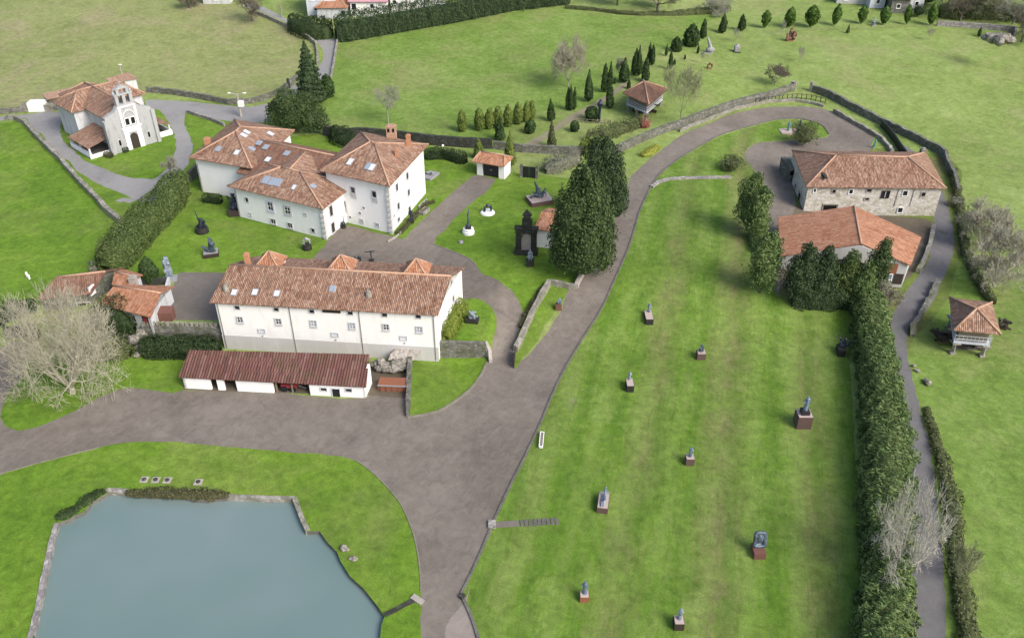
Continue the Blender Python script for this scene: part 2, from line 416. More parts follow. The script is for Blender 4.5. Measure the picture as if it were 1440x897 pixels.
def catmull(pts, closed=False, step=1.2):
    P = [Vector(p) for p in pts]; n = len(P); out = []
    for i in range(n if closed else n - 1):
        p0 = P[(i - 1) % n] if closed or i > 0 else P[0] * 2 - P[1]
        p1 = P[i]; p2 = P[(i + 1) % n]; p3 = P[(i + 2) % n] if closed or i + 2 < n else P[-1] * 2 - P[-2]
        m = max(1, int((p2 - p1).length / step))
        for k in range(m):
            t = k / m
            out.append(.5 * ((2 * p1) + (p2 - p0) * t + (2 * p0 - 5 * p1 + 4 * p2 - p3) * t * t + (3 * p1 - p0 - 3 * p2 + p3) * t ** 3))
    if not closed: out.append(P[-1])
    return out
def resample(pts, step, closed=False):
    P = [Vector(p) for p in pts]; out = []
    if closed: P = P + [P[0]]
    for a, b in zip(P, P[1:]):
        m = max(1, int(round((b - a).length / step)))
        out += [a.lerp(b, k / m) for k in range(m)]
    if not closed: out.append(P[-1])
    return out
# ------------------------------------------------------------------ ground, roads, water: one sheet cut into regions
def W2(pts): return [Vector(at(*p)[:2]) for p in pts]
def region(pts, smooth=True, step=1.3):
    w = W2(pts)
    w = catmull(w, True, step) if smooth else resample(w, step, True)
    if not smooth: return w
    return [Vector((p.x + .13 * math.sin(2.3 * p.x + 4.1 * p.y) + .07 * math.sin(6.7 * p.y - 1.3 * p.x), p.y + .13 * math.sin(3.7 * p.x - 2.9 * p.y) + .07 * math.sin(5.9 * p.x + 2.2 * p.y))) for p in w]
POND = [(500, 1010), (60, 1010), (30, 935), (44, 897), (54, 857.6), (62.7, 812), (72.7, 767), (80, 734.7), (95, 732), (103, 724.7), (120, 719.7), (130.5, 704.6), (153, 690.8),
        (190.7, 692), (213, 697), (241, 696), (271, 699.6), (291, 702), (313.6, 698), (360, 699), (412.7, 700.8), (422.7, 727), (431.5, 746), (447.8, 747), (463, 762),
        (480.4, 787), (493, 810), (510.5, 830), (530.6, 850), (540, 865), (539, 880), (535.6, 897), (530, 935)]
DRIVE = [(590, 1000), (592, 897), (590, 870), (592, 820), (588.8, 785), (582, 752), (570.7, 722), (558, 700), (543, 683), (520, 660.5), (500, 647), (480, 640.5), (442, 637), (360, 632), (300, 625.5),
         (250, 621), (205, 620), (160, 623), (140, 629), (100, 639), (50, 652), (15, 662), (-60, 682), (-60, 560), (-30, 515), (0, 490), (16, 478), (36, 480), (33, 500), (33, 530), (60, 545), (110, 548), (160, 543), (200, 545), (252, 549),
         (300, 549), (400, 553), (515, 558), (540, 520), (572, 524), (573, 587), (595, 584), (615, 579), (635, 568), (660, 549), (675, 530.5), (685, 510.5), (691, 495), (695, 478), (697.5, 460), (697, 444), (691, 431),
         (680, 423), (667, 419.6), (652, 421), (640, 400), (600, 375), (500, 378), (440, 368), (457.5, 346), (459, 338), (480, 319), (485, 317), (550, 331), (567, 337), (585, 319), (610, 294), (635, 271.5), (655, 256.5), (667, 247),
         (698, 252), (696, 257), (682, 271.5), (652, 296), (625, 324), (611, 339), (610, 344), (630, 351), (660, 364), (670, 374), (680, 384), (720, 409), (730, 421.5), (735, 436.5), (733.6, 440), (732, 447), (728, 468), (724, 487), (723.5, 519),
         (733.6, 508), (744, 498), (766, 471), (787, 441.5), (800.5, 407), (815, 388), (825, 374), (855, 344), (862, 324), (867, 301.5), (882, 274), (886, 251.5), (907, 229), (915, 222), (935, 207.5), (960, 190), (995, 175), (1032, 160), (1080, 151), (1125, 150),
         (1160, 154), (1175, 160), (1200, 175), (1225, 189), (1228, 200), (1222, 215), (1215, 225), (1130, 228), (1112, 240), (1118, 290), (1100, 330), (1096, 405), (1091, 412), (1087, 360), (1081, 330), (1078, 300), (1074, 262), (1060, 240), (1048, 222), (1053, 207), (1070, 200), (1080, 200), (1130, 196),
         (1162, 193.5), (1166, 189), (1155, 176), (1130, 168), (1107, 167.5), (1080, 171), (1020, 187.5), (985, 205), (960, 220), (942, 233), (927, 246), (915, 264), (900, 296), (892, 324), (880, 359), (860, 404), (842, 441), (820, 475.5), (797.5, 513),
         (780, 548), (760, 595.5), (745, 628), (732, 655), (719, 680), (693.7, 734.7), (672, 786), (648.5, 835), (652, 843), (661, 862.7), (672, 895), (690, 1000)]
ISLAND = [(33, 528), (15, 548), (5, 568), (2, 585), (7, 600), (25, 605), (50, 600), (82, 588), (112, 576), (138, 560), (165, 548), (200, 546), (254, 550), (262, 505), (245, 490), (200, 482), (120, 490), (60, 500), (38, 508)]
CHAPEL_LAWN = [(30, 172), (60, 162), (85, 158), (215, 142), (340, 149), (362, 172), (310, 225), (262, 285), (200, 330), (172, 316), (150, 295), (85, 225)]
FARM = [(1106, 285), (1140, 296), (1302, 308), (1309, 340), (1292, 372), (1268, 396), (1180, 402), (1112, 415), (1095, 405), (1098, 330)]
VERGE = [(1040, 225), (1110, 205), (1330, 222), (1345, 300), (1352, 345), (1330, 420), (1290, 470), (1250, 520), (1210, 520), (1195, 430), (1090, 420), (1085, 330)]
LANE = [(1262, 203), (1272, 205), (1300, 225), (1325, 268), (1330, 281), (1337, 306), (1341, 331), (1340, 359), (1330, 386), (1317, 411), (1300, 439), (1285, 453), (1277, 465), (1276, 480), (1280, 515), (1287, 553), (1297, 588), (1307, 628), (1315, 671),
        (1322, 747), (1326, 822), (1331, 897), (1340, 1000), (1290, 1000), (1279, 897), (1274, 822), (1275, 747), (1277, 700), (1278, 650), (1272, 590), (1266, 543), (1259, 510), (1252, 473), (1252, 448), (1260, 434), (1277, 409), (1295, 384), (1305, 364), (1310, 334),
        (1314, 316), (1312, 299), (1315, 285), (1305, 262), (1285, 230)]
CHURCH = [(-60, 166), (0, 164), (38, 160.5), (70, 157.5), (85, 159), (88, 166), (84.5, 180), (87.5, 195), (96, 206), (105, 213), (115, 222.5), (125, 229), (150, 239), (175, 249), (200, 251), (215, 252), (232, 240), (242, 224), (247, 207), (245, 190), (234, 167), (222, 155), (208, 150), (205, 141), (225, 141),
          (275, 144), (332, 150), (360, 149), (385, 141), (405, 127), (425, 112), (440, 103), (449, 93), (455, 76), (446, 59), (428, 45), (398, 30), (366, 16), (340, 8), (350, 5), (372, 11), (412, 31), (450, 50), (472, 57), (471, 76), (467, 105), (458, 118), (440, 140), (410, 160), (370, 172), (330, 172), (290, 165), (264, 157), (259, 166),
          (260, 177), (267, 192), (271, 210), (266, 224), (262, 236), (248, 250), (225, 268), (217, 283), (197.5, 284), (175, 274), (140, 259), (107.5, 239), (96, 225), (85, 222.5), (67.5, 205), (61, 190), (47, 182), (35, 166), (0, 170), (-60, 173)]
COURT = [(252, 383), (300, 383), (320, 384), (320, 450), (230, 450), (225, 440)]
YARD = [(253, 548), (268, 500), (318, 496), (520, 512), (574, 515), (574, 560), (518, 556)]
TRACK = [(736, 204), (752, 205), (772, 191), (790, 181), (806, 171), (822, 160), (842, 148), (862, 136), (880, 122), (884, 116), (876, 116), (858, 130), (838, 143), (815, 155), (795, 166), (776, 180), (757, 192)]
POND_LAWN = [(-60, 682), (15, 662), (50, 652), (100, 639), (140, 629), (160, 623), (205, 620), (250, 621), (300, 625.5), (360, 632), (442, 637), (480, 640.5), (500, 647), (520, 660.5), (543, 683), (558, 700), (570.7, 722), (582, 752), (588.8, 785), (592, 820), (590, 870), (592, 897), (590, 1000), (520, 1010), (0, 1020), (-60, 1000)]
MAIN_LAWN = [(948, 222), (985, 207), (1020, 190), (1080, 172), (1107, 168.5), (1130, 169), (1155, 177), (1164, 189), (1160, 193), (1130, 195), (1080, 199), (1053, 206), (1047, 222), (1059, 240), (1074, 262), (1078, 300), (1081, 330), (1087, 360), (1091, 414), (1110, 425), (1190, 432), (1195, 480), (1202, 600), (1210, 740), (1213, 897), (1216, 1000), (688, 1000), (672, 897), (661, 863), (652, 843),
             (648.5, 835), (672, 786), (693.7, 734.7), (719, 680), (732, 655), (745, 628), (760, 595.5), (780, 548), (797.5, 513), (820, 475.5), (842, 441), (860, 404), (880, 359), (892, 324), (900, 296), (915, 264), (927, 246)]
HOUSE_LAWN = [(150, 395), (180, 372), (235, 318), (264, 282), (284, 250), (300, 230), (430, 190), (600, 205), (668, 232), (700, 240), (790, 250), (880, 262), (866, 303), (860, 330), (853, 345), (815, 388), (800, 408), (733, 508), (724, 520), (690, 505), (685, 512), (675, 532), (660, 550), (635, 569), (615, 580), (595, 585), (573, 588), (574, 510), (600, 440), (330, 390), (300, 384), (252, 384), (220, 400)]
RIGHT_FIELD = [(1283, 455), (1300, 441), (1330, 388), (1352, 330), (1392, 420), (1470, 330), (1560, 420), (1560, 1000), (1340, 1000), (1331, 897), (1325, 822), (1315, 671), (1297, 588), (1281, 515), (1277, 470)]
LEFT_FIELD = [(-70, 176), (0, 174), (30, 172), (62, 203), (85, 224), (107, 250), (135, 277), (165, 312), (140, 370), (60, 425), (0, 445), (-70, 455)]
BACK_LEFT = [(-200, 164), (0, 158), (50, 152), (130, 128), (207, 130), (250, 132), (300, 140), (345, 143), (392, 130), (417, 110), (436, 84), (443, 66), (428, 52), (395, 36), (358, 18), (330, 6), (250, 2), (-200, -40)]
FIELD_MID = [(470, 66), (560, 48), (635, 34), (720, 17.5), (795, 10), (870, 22), (945, 24), (1010, 18), (900, 100), (838, 143), (752, 205), (700, 197), (610, 192), (505, 180), (465, 178), (448, 165), (462, 120)]
REG = [('pasture_grass', 'hill', 'hill_grass', None)]
def dens(pts): return region(pts)
regs = [('field', 'field_grass', FIELD_MID), ('pasture', 'pasture_grass', BACK_LEFT), ('meadow', 'lawn_grass', LEFT_FIELD), ('paddock', 'field_grass', RIGHT_FIELD),
        ('chapel_lawn', 'lawn_grass', CHAPEL_LAWN), ('verge', 'rough_grass', VERGE), ('house_lawn', 'lawn_grass', HOUSE_LAWN), ('pond_lawn', 'lawn_grass', POND_LAWN), ('statue_lawn', 'striped_grass', MAIN_LAWN),
        ('garden_path', 'pale_track', TRACK), ('church_lane', 'old_asphalt', CHURCH), ('farmyard', 'dirt', FARM), ('lane', 'lane_asphalt', LANE), ('driveway', 'drive_gravel', DRIVE),
        ('courtyard', 'court_paving', COURT), ('yard', 'dirt', YARD), ('dry_mud', 'dry_mud', [(628, 905), (626, 884), (634, 868), (640, 858), (652, 846), (658, 832), (662, 822), (661, 838), (656, 852), (660, 868), (668, 884), (672, 905)]), ('lawn_island', 'lawn_grass', ISLAND), ('pond_water', 'pond_water', POND)]
polys = []; P2 = []; E2 = []
for nm, mt, pts in regs:
    w = region(pts, nm not in ('courtyard', 'yard'), 1.6 if nm in ('field', 'pasture') else 1.25)
    polys.append((nm, mt, np.array([(p.x, p.y) for p in w])))
    k = len(P2); P2 += [(p.x, p.y) for p in w]; E2 += [(k + i, k + (i + 1) % len(w)) for i in range(len(w))]
for yy in (0, .5):                                       # the clean foot and top of the terrace step
    k = len(P2); xs = np.arange(-49, -3.2, 1.0); P2 += [(float(x), yy + 93.2 - .0969 * (float(np.clip(x, -38.4, -9.5)) + 38.4)) for x in xs]; E2 += [(k + i, k + i + 1) for i in range(len(xs) - 1)]
gp = []
for y in np.arange(34, 330, 1.7):
    hw = 18 + y * .72
    st = 1.7 if y < 190 else 3.0
    for x in np.arange(-hw, hw, st): gp.append((x + rnd.uniform(-.3, .3), y + rnd.uniform(-.3, .3)))
cons = np.array(P2); gp = np.array(gp)
keep = np.ones(len(gp), bool)
for i in range(0, len(gp), 2000):
    d = ((gp[i:i + 2000, None, :] - cons[None]) ** 2).sum(2).min(1); keep[i:i + 2000] = d > .45
gp = gp[keep]
far = []
for r in np.linspace(0, 1, 9):
    for x in np.arange(-900, 901, 60): far.append((x + rnd.uniform(-9, 9), 345 + r * 1000))
for y in np.arange(-60, 330, 45):
    for x in np.arange(-900, 901, 60):
        if abs(x) > 25 + max(y, 34) * .74: far.append((x, y))
for x in np.arange(-40, 41, 10): far += [(x, 20.0), (x, -60.0)]
allp = P2 + [tuple(p) for p in gp] + far
snap = {}; idx = []; upt = []
for a, b in allp:
    k = (round(a / .08), round(b / .08))
    if k not in snap: snap[k] = len(upt); upt.append(Vector((float(a), float(b))))
    idx.append(snap[k])
E2 = list({tuple(sorted((idx[a], idx[b]))) for a, b in E2 if idx[a] != idx[b]})
V2, _e, F2, *_ = delaunay_2d_cdt(upt, E2, [], 0, 1e-3)
V2 = np.array([(v.x, v.y) for v in V2]); F2 = np.array([(f[0], f[k], f[k + 1]) for f in F2 for k in range(1, len(f) - 1)])
cen = V2[F2].mean(1)
def inside(pts, poly):
    x, y = pts[:, 0], pts[:, 1]; r = np.zeros(len(pts), bool)
    lo, hi = poly.min(0), poly.max(0); m = (x > lo[0]) & (x < hi[0]) & (y > lo[1]) & (y < hi[1])
    xs, ys = x[m], y[m]; rr = np.zeros(m.sum(), bool)
    a = poly; b = np.roll(poly, -1, 0)
    for (x1, y1), (x2, y2) in zip(a, b):
        c = (y1 > ys) != (y2 > ys)
        if y1 != y2: rr ^= c & (xs < (x2 - x1) * (ys - y1) / (y2 - y1) + x1)
    r[m] = rr; return r
cls = np.zeros(len(F2), int)
for i, (nm, mt, poly) in enumerate(polys): cls[inside(cen, poly)] = i + 1
Z2 = hgt(V2[:, 0], V2[:, 1])
WATER_Z = -0.5
def sheet(name, mat, fs, z=None):
    ids, inv = np.unique(F2[fs], return_inverse=True); f = inv.reshape(-1, 3)
    v = np.c_[V2[ids], (Z2[ids] if z is None else np.full(len(ids), z))]
    a, b, c = v[f[:, 0]], v[f[:, 1]], v[f[:, 2]]
    fl = np.cross(b - a, c - a)[:, 2] < 0; f[fl] = f[fl][:, ::-1]
    me = bpy.data.meshes.new(name); me.from_pydata(v.tolist(), [], f.tolist()); me.materials.append(M[mat])
    me.polygons.foreach_set('use_smooth', [True] * len(f)); me.update()
    if z is None:
        e = .25; nx = (hgt(v[:, 0] - e, v[:, 1]) - hgt(v[:, 0] + e, v[:, 1])) / (2 * e); ny = (hgt(v[:, 0], v[:, 1] - e) - hgt(v[:, 0], v[:, 1] + e)) / (2 * e)
        nn = np.stack([nx, ny, nx * 0 + 1], 1); nn /= np.linalg.norm(nn, axis=1)[:, None]; me.normals_split_custom_set_from_vertices(nn.tolist())
    return tag(link(bpy.data.objects.new(name, me)), kind='structure')
sheet('hill', 'hill_grass', cls == 0)
for i, (nm, mt, poly) in enumerate(polys):
    if (cls == i + 1).any(): sheet(nm, mt, cls == i + 1, WATER_Z if nm == 'pond_water' else None)
pw = polys[-1][2]; mb = MB()
for a, b in zip(pw, np.roll(pw, -1, 0)):
    mb.add([(a[0], a[1], H1(*a) + .01), (b[0], b[1], H1(*b) + .01), (b[0], b[1], -1.4), (a[0], a[1], -1.4)], [(0, 1, 2, 3)])
tag(mb.build('pond_bank', 'kerb_stone'), kind='structure')

# edgings
def strip(px, w, hgt_, mb=None, step=1.0, smooth=True, jit=0.0, world=False, sink=.3):
    P = [Vector((p[0], p[1], 0)) for p in px] if world else [Vector((*at(*p)[:2], 0)) for p in px]
    P = catmull(P, False, step) if smooth else resample(P, step)
    mb = mb or MB(); vs = []; fs = []
    for i, p in enumerate(P):
        d = (P[min(i + 1, len(P) - 1)] - P[max(i - 1, 0)]); d.z = 0; d.normalize(); n = Vector((-d.y, d.x, 0))
        hh = hgt_[0] + (hgt_[1] - hgt_[0]) * i / max(1, len(P) - 1) if hasattr(hgt_, '__len__') else hgt_
        hh += rnd.uniform(-jit, jit); ww = w / 2 + rnd.uniform(-jit, jit) * .4
        zb = min(H1(p.x + n.x * ww, p.y + n.y * ww), H1(p.x - n.x * ww, p.y - n.y * ww)); zt = H1(p.x, p.y) + hh
        a, b = p + n * ww, p - n * ww
        vs += [(a.x, a.y, zb - sink), (a.x, a.y, zt), (b.x, b.y, zt + rnd.uniform(-jit, jit) * .4), (b.x, b.y, zb - sink)]
    for i in range(len(P) - 1):
        for k in range(3): fs.append((i * 4 + k, i * 4 + k + 1, i * 4 + 4 + k + 1, i * 4 + 4 + k))
    fs += [(0, 3, 2, 1)]; e = (len(P) - 1) * 4; fs += [(e, e + 1, e + 2, e + 3)]
    return mb.add(vs, fs)
mb = strip([(652, 843), (661, 862.7), (672, 895), (684, 960)], .3, .16)
strip([(648.5, 835), (672, 786), (693.7, 734.7), (719, 680), (732, 655), (745, 628), (760, 595.5), (780, 548), (797.5, 513), (820, 475.5), (842, 441), (860, 404), (880, 359), (892, 324), (900, 296), (915, 264), (927, 246), (942, 233), (960, 220), (985, 205), (1020, 187.5), (1080, 171), (1107, 167.5), (1130, 168), (1155, 176), (1166, 189)], .24, .13, mb)
tag(mb.build('kerb', 'kerb_stone'), kind='structure')
mb = strip([(592, 830), (592, 820), (588.8, 785), (582, 752), (570.7, 722), (558, 700), (543, 683), (520, 660.5), (500, 647)], .14, .07)
strip([(140, 629), (100, 639), (50, 652), (15, 662), (-60, 682)], .14, .07, mb)
strip([(573, 587), (595, 584), (615, 579), (635, 568), (660, 549), (675, 530.5), (685, 510.5)], .32, .14, mb)
strip([(611, 340), (610, 344), (630, 351), (660, 364), (670, 374)], .18, .08, mb)
tag(mb.build('kerb', 'verge_kerb'), kind='structure')
# ------------------------------------------------------------------ buildings
def inset(poly, d):
    n = len(poly); P = [Vector((p[0], p[1])) for p in poly]
    area = sum(P[i].x * P[(i + 1) % n].y - P[(i + 1) % n].x * P[i].y for i in range(n)); s = 1 if area > 0 else -1
    out = []
    for i in range(n):
        a, b, c = P[i - 1], P[i], P[(i + 1) % n]
        d1 = (b - a).normalized(); d2 = (c - b).normalized()
        n1 = Vector((-d1.y, d1.x)) * s; n2 = Vector((-d2.y, d2.x)) * s
        m = (n1 + n2); k = d / max(.3, (1 + n1.dot(n2)) / 2) / 2
        out.append(b + m * k)
    return out
def face_uv(poly):
    P = [Vector(p) for p in poly]; n = Vector((0, 0, 0))
    for i in range(len(P)): n += (P[i] - P[0]).cross(P[(i + 1) % len(P)] - P[0])
    n.normalize()
    if n.z < 0: n = -n
    u = Vector((0, 0, 1)).cross(n)
    u = u.normalized() if u.length > 1e-4 else Vector((1, 0, 0)); v = n.cross(u)
    return [(p.dot(u), p.dot(v)) for p in P]
def roof(parent, faces, mat, thick=.16, ridges=True, name='roof', capmat='ridge_tile', caps_rad=.15, hips=True):
    """faces: polygons of 3D points. Adds the tiled skin, a fascia round the eaves and a soffit; ridge tiles on every inner edge."""
    mb = MB(); ec = {}
    key = lambda p: (round(p[0], 2), round(p[1], 2), round(p[2], 2))
    for f in faces:
        P = [Vector(p) for p in f]
        nz = sum((P[i].x * P[(i + 1) % len(P)].y - P[(i + 1) % len(P)].x * P[i].y) for i in range(len(P)))
        if nz < 0: P = P[::-1]
        mb.add(P, [tuple(range(len(P)))], [face_uv(P)])
        mb.add([p - Vector((0, 0, thick)) for p in P], [tuple(range(len(P) - 1, -1, -1))], [face_uv(P)[::-1]])
        for i in range(len(P)):
            a, b = P[i], P[(i + 1) % len(P)]; k = tuple(sorted((key(a), key(b)))); ec.setdefault(k, []).append((a, b))
    for k, l in ec.items():
        if len(l) == 1:
            a, b = l[0]; t = Vector((0, 0, thick)); L = (b - a).length
            mb.add([a, b, b - t, a - t], [(3, 2, 1, 0)], [[(0, 0), (L, 0), (L, .1), (0, .1)]])
    ro = mb.build(name, mat, parent)
    if ridges:
        mb = MB(); cnt = 0
        for k, l in ec.items():
            if len(l) == 2:
                a, b = l[0]
                if True:
                    mb.tube([a + Vector((0, 0, .02)), b + Vector((0, 0, .02))], caps_rad, 6); cnt += 1
        if cnt: mb.build('ridge_cap', capmat, ro, True)
    return ro
def walls(parent, poly, z0, tops, mat, name='wall'):
    """poly 2D ring, tops per vertex; z0 number"""
    return MB().prism(poly, z0, tops, cap=True).build(name, mat, parent)
def facet(a, b):
    """vertical wall plane through 2D points a->b; returns (point, outward normal, along) with the normal to the right of a->b"""
    a = Vector((a[0], a[1], 0)); b = Vector((b[0], b[1], 0)); t = (b - a).normalized(); n = Vector((t.y, -t.x, 0))
    return a, n, t
def window(parent, wall, px, py, w, h, frame='surround', pane='dark_glass', bars=0, fw=.12, name='window', sill=True, proud=.08, pos=None):
    a, n, t = wall; c = pos if pos is not None else on_plane(px, py, a, n); up = Vector((0, 0, 1)); mb = MB()
    W, Hh = w + 2 * fw, h + 2 * fw
    for s in (-1, 1):
        mb.box(c + t * s * (w / 2 + fw / 2) + n * (proud / 2), (fw, proud * 2, Hh), t)
        mb.box(c + up * s * (h / 2 + fw / 2) + n * (proud / 2 - .004), (w, proud * 2 - .008, fw), t)
    if sill: mb.box(c - up * (h / 2 + fw + .04) + n * (.07), (W + .1, .2, .08), t)
    fo = mb.build(name, frame, parent)
    MB().box(c + n * .015, (w, .03, h), t).build('pane' if 'door' not in name else 'panel', pane, fo)
    if bars:
        mb = MB(); mb.box(c + n * .04, (.06, .03, h), t)
        if bars > 1: mb.box(c + n * .043, (w, .03, .06), t)
        mb.build('glazing_bar', 'white_paint', fo)
    return fo
def skylight(ro, face, px, py, w, h, pane='sky_glass', name='skylight'):
    P = [Vector(p) for p in face]; n = (P[1] - P[0]).cross(P[2] - P[0]).normalized()
    if n.z < 0: n = -n
    u = Vector((0, 0, 1)).cross(n).normalized()
    c = on_plane(px, py, P[0], n)
    f = MB().box(c + n * .05, (w + .16, h + .16, .14), u, n).build(name, 'frame_grey', ro)
    MB().box(c + n * .125, (w, h, .03), u, n).build('pane', pane, f)
def chimney(parent, p, w, h, mat='roof_tile_warm', name='chimney', d=None):
    d = d or w; mb = MB().box((p[0], p[1], p[2] + h / 2 - .3), (w, d, h + .6)); mb.box((p[0], p[1], p[2] + h + .05), (w + .16, d + .16, .1))
    mb.box((p[0], p[1], p[2] + h + .2), (w * .7, d * .7, .2))
    return mb.build(name, mat, parent)
def pipe(parent, pts, r=.06, name='drainpipe'): return MB().tube(pts, r, 6).build(name, 'pipe', parent)
def lerp(a, b, t): return Vector(a).lerp(Vector(b), t)
def gable_faces(q, z, r0, r1):
    """q: FL,FR,BR,BL eave corners (3D); ridge r0 (left) to r1 (right)"""
    FL, FR, BR, BL = q
    return [[FL, FR, r1, r0], [BR, BL, r0, r1]]
def hip_faces(q, r0, r1):
    FL, FR, BR, BL = q
    return [[FL, FR, r1, r0], [BR, BL, r0, r1], [BL, FL, r0], [FR, BR, r1]]
def hpyr(q, ap):
    FL, FR, BR, BL = q
    return [[FL, FR, ap], [FR, BR, ap], [BR, BL, ap], [BL, FL, ap]]

# ---- the long white building with the shed in front
EZ = 7.6
q = [U(294, 425, EZ), U(616, 443, EZ), U(655, 375, EZ), U(327, 361, EZ)]
q[3] = q[0] + (q[2] - q[1])
mL, mR = lerp(q[0], q[3], .49), lerp(q[1], q[2], .49); mL.z = mR.z = 9.75
lb = thing('farmhouse', (*((q[0] + q[2]) / 2)[:2], 0), 'long white two storey farmhouse with tiled gable roof and three pyramid dormers', 'house')
fp = inset([p for p in q], .45)
a, b = fp[0], fp[1]; wfront = facet(a, b)
ring = [fp[0], fp[1], lerp((*fp[1], 0), (*fp[2], 0), .49)[:2], fp[2], fp[3], lerp((*fp[3], 0), (*fp[0], 0), .51)[:2]]
walls(lb, ring, -.3, [EZ - .1, EZ - .1, 9.45, EZ - .1, EZ - .1, 9.45], 'cream_plaster')
fs = gable_faces(q, EZ, mL, mR); lroof = roof(lb, fs, 'roof_tile')
pz = 2.25
MB().prism([Vector((p[0], p[1])) for p in (Vector((*a, 0)) + wfront[1] * .05 - wfront[2] * .05, Vector((*b, 0)) + wfront[1] * .05 + wfront[2] * .05, Vector((*b, 0)) + wfront[2] * .05 - wfront[1] * 1.2, Vector((*a, 0)) - wfront[2] * .05 - wfront[1] * 1.2)], -.2, pz).build('plinth', 'plinth_plaster', lb)
Z3 = lambda x, y: (240 + x / 3.2727, 330 + y / 3.2727)
for x, y in ((307, 335), (487, 343), (650, 352), (827, 360), (985, 368), (1140, 376)): window(lb, wfront, *Z3(x, y), .62, .5, 'surround', fw=.06, sill=False)
window(lb, wfront, *Z3(740, 349), 2.2, .42, 'dark_wood', 'dark_wood', fw=.08, sill=False)
for i, (x, y) in enumerate(((320, 390), (497, 398), (658, 407), (836, 418), (992, 424), (1145, 435))): window(lb, wfront, *Z3(x, y), .62, .72, 'surround', 'dark_glass' if i not in (2, 3, 5) else 'sky_glass', 2, fw=.16)
for x, y in ((420, 442), (757, 460), (1072, 475)): window(lb, wfront, *Z3(x, y), .78, .5, 'surround', 'pale_glass', fw=.1, sill=False)
mb = MB()
for x, y in ((425, 464), (762, 482), (1078, 497)):
    c = on_plane(*Z3(x, y), wfront[0], wfront[1]); mb.box(c, (.16, .3, .16), wfront[2])
mb.build('spout', 'frame_grey', lb)
for x, y, zb in ((545, 335, .1), (865, 350, .1)):
    c = on_plane(*Z3(x, y), wfront[0], wfront[1]) + wfront[1] * .09; pipe(lb, [(c.x, c.y, EZ - .2), (c.x, c.y, zb)], .05)
for cc, s in ((a, 1), (b, -1)):
    c = Vector((*cc, 0)) + wfront[2] * s * .3 + wfront[1] * .09; pipe(lb, [(c.x, c.y, EZ - .2), (c.x, c.y, .2)], .055)
wgab = facet(fp[1], fp[2])
for px, py, w, h in ((634, 397, .5, .8), (637, 420, .6, 1.0)): window(lb, wgab, px, py, w, h, 'surround', fw=.1)
for x, y, g in ((293, 267, 'pale_glass'), (388, 266, 'pale_glass'), (489, 272, 'pale_glass'), (745, 250, 'sky_glass')): skylight(lroof, fs[0], *Z3(x, y), .62, .85, g)
gq = [Vector(p) for p in fs[0]]; gn = (gq[1] - gq[0]).cross(gq[2] - gq[0]).normalized()
for x, y in ((255, 255), (912, 282)):
    c = on_plane(*Z3(x, y), gq[0], gn); MB().tube([c - Vector((0, 0, .2)), c + Vector((0, 0, .55)), c + Vector((0, .05, .9))], [.42, .36, .2], 10).build('chimney', 'pale_stone', lroof)
c = at(330, 362, 9.3); c = lerp(mL, mR, .075); chimney(lroof, (c.x, c.y + .9, 9.5), .62, 1.35)
rdir = (mR - mL).normalized(); bdir = Vector((-rdir.y, rdir.x, 0))
for px in (381.0, 482.5, 588.5):
    ap0 = U(px, 349 + (px - 381) * .029, 11.0); t = (ap0 - mL).dot(rdir); base = mL + rdir * t
    c0 = base + bdir * 1.75; c0.z = 9.35
    sq = [c0 - rdir * 1.75 - bdir * 1.75, c0 + rdir * 1.75 - bdir * 1.75, c0 + rdir * 1.75 + bdir * 1.75, c0 - rdir * 1.75 + bdir * 1.75]
    ap = c0 + Vector((0, 0, 1.75))
    dm = MB().prism([(p.x, p.y) for p in inset([(p.x, p.y) for p in sq], .25)], 8.0, 9.3).build('dormer', 'cream_plaster', lroof)
    roof(lroof, hpyr(sq, ap), 'roof_tile_warm', .1, name='dormer_roof', ridges=False)
    mb = MB()
    for s_ in sq: mb.tube([s_, ap], .12, 6)
    mb.build('dormer_ridge', 'ridge_tile', lroof, True)

# ---- low brown roofed shed
sz = 2.0
q = [U(250.7, 530, sz), U(515, 544, sz), U(519.6, 498, 3.5), U(266, 492, 3.5)]
sh = thing('open_shed', (*((q[0] + q[1]) / 2)[:2], 0), 'low white shed with brown lean-to roof in front of the farmhouse', 'shed')
sroof = roof(sh, [q], 'roof_sheet', .12, False)
fp = inset(q, .3); wsh = facet(fp[0], fp[1]); t, n = wsh[2], wsh[1]; L = (Vector((*fp[1], 0)) - Vector((*fp[0], 0))).length
A0 = Vector((*fp[0], 0)); D = (Vector((*fp[3], 0)) - A0)
def uof(px, py): return (on_plane(px, py, wsh[0], wsh[1]) - A0).dot(t)
opens = [(uof(*Z3(187, 700)), uof(*Z3(217, 700))), (uof(*Z3(248, 700)), uof(*Z3(304, 700))), (uof(*Z3(472, 705)), uof(*Z3(640, 712)))]
prev = 0
for o0, o1 in opens + [(L, L)]:
    if o0 - prev > .05: MB().box(A0 + t * ((prev + o0) / 2) - n * .15 + Vector((0, 0, .85)), (o0 - prev, .3, 2.0), t).build('front_wall', 'white_plaster', sh)
    prev = o1
for k, e in ((0, 0), (1, L)):
    s = A0 + t * (e + (.15 if k == 0 else -.15)); e2 = s + D - D.normalized() * .2
    nn = Vector((-t.x, -t.y, 0)) if k == 0 else t
    pr = [(s - t * .15)[:2], (s + t * .15)[:2], (e2 + t * .15)[:2], (e2 - t * .15)[:2]]
    MB().prism(pr, -.1, [1.75, 1.75, 3.1, 3.1]).build('side_wall', 'white_plaster', sh)
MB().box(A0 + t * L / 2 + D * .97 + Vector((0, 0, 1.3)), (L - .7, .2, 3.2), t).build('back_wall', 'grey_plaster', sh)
mb = MB()
for u_ in (opens[1][0] - .25, (opens[2][0] + opens[2][1]) / 2, opens[2][0] + .3): mb.box(A0 + t * u_ - n * .3 + Vector((0, 0, .9)), (.18, .18, 2.0), t)
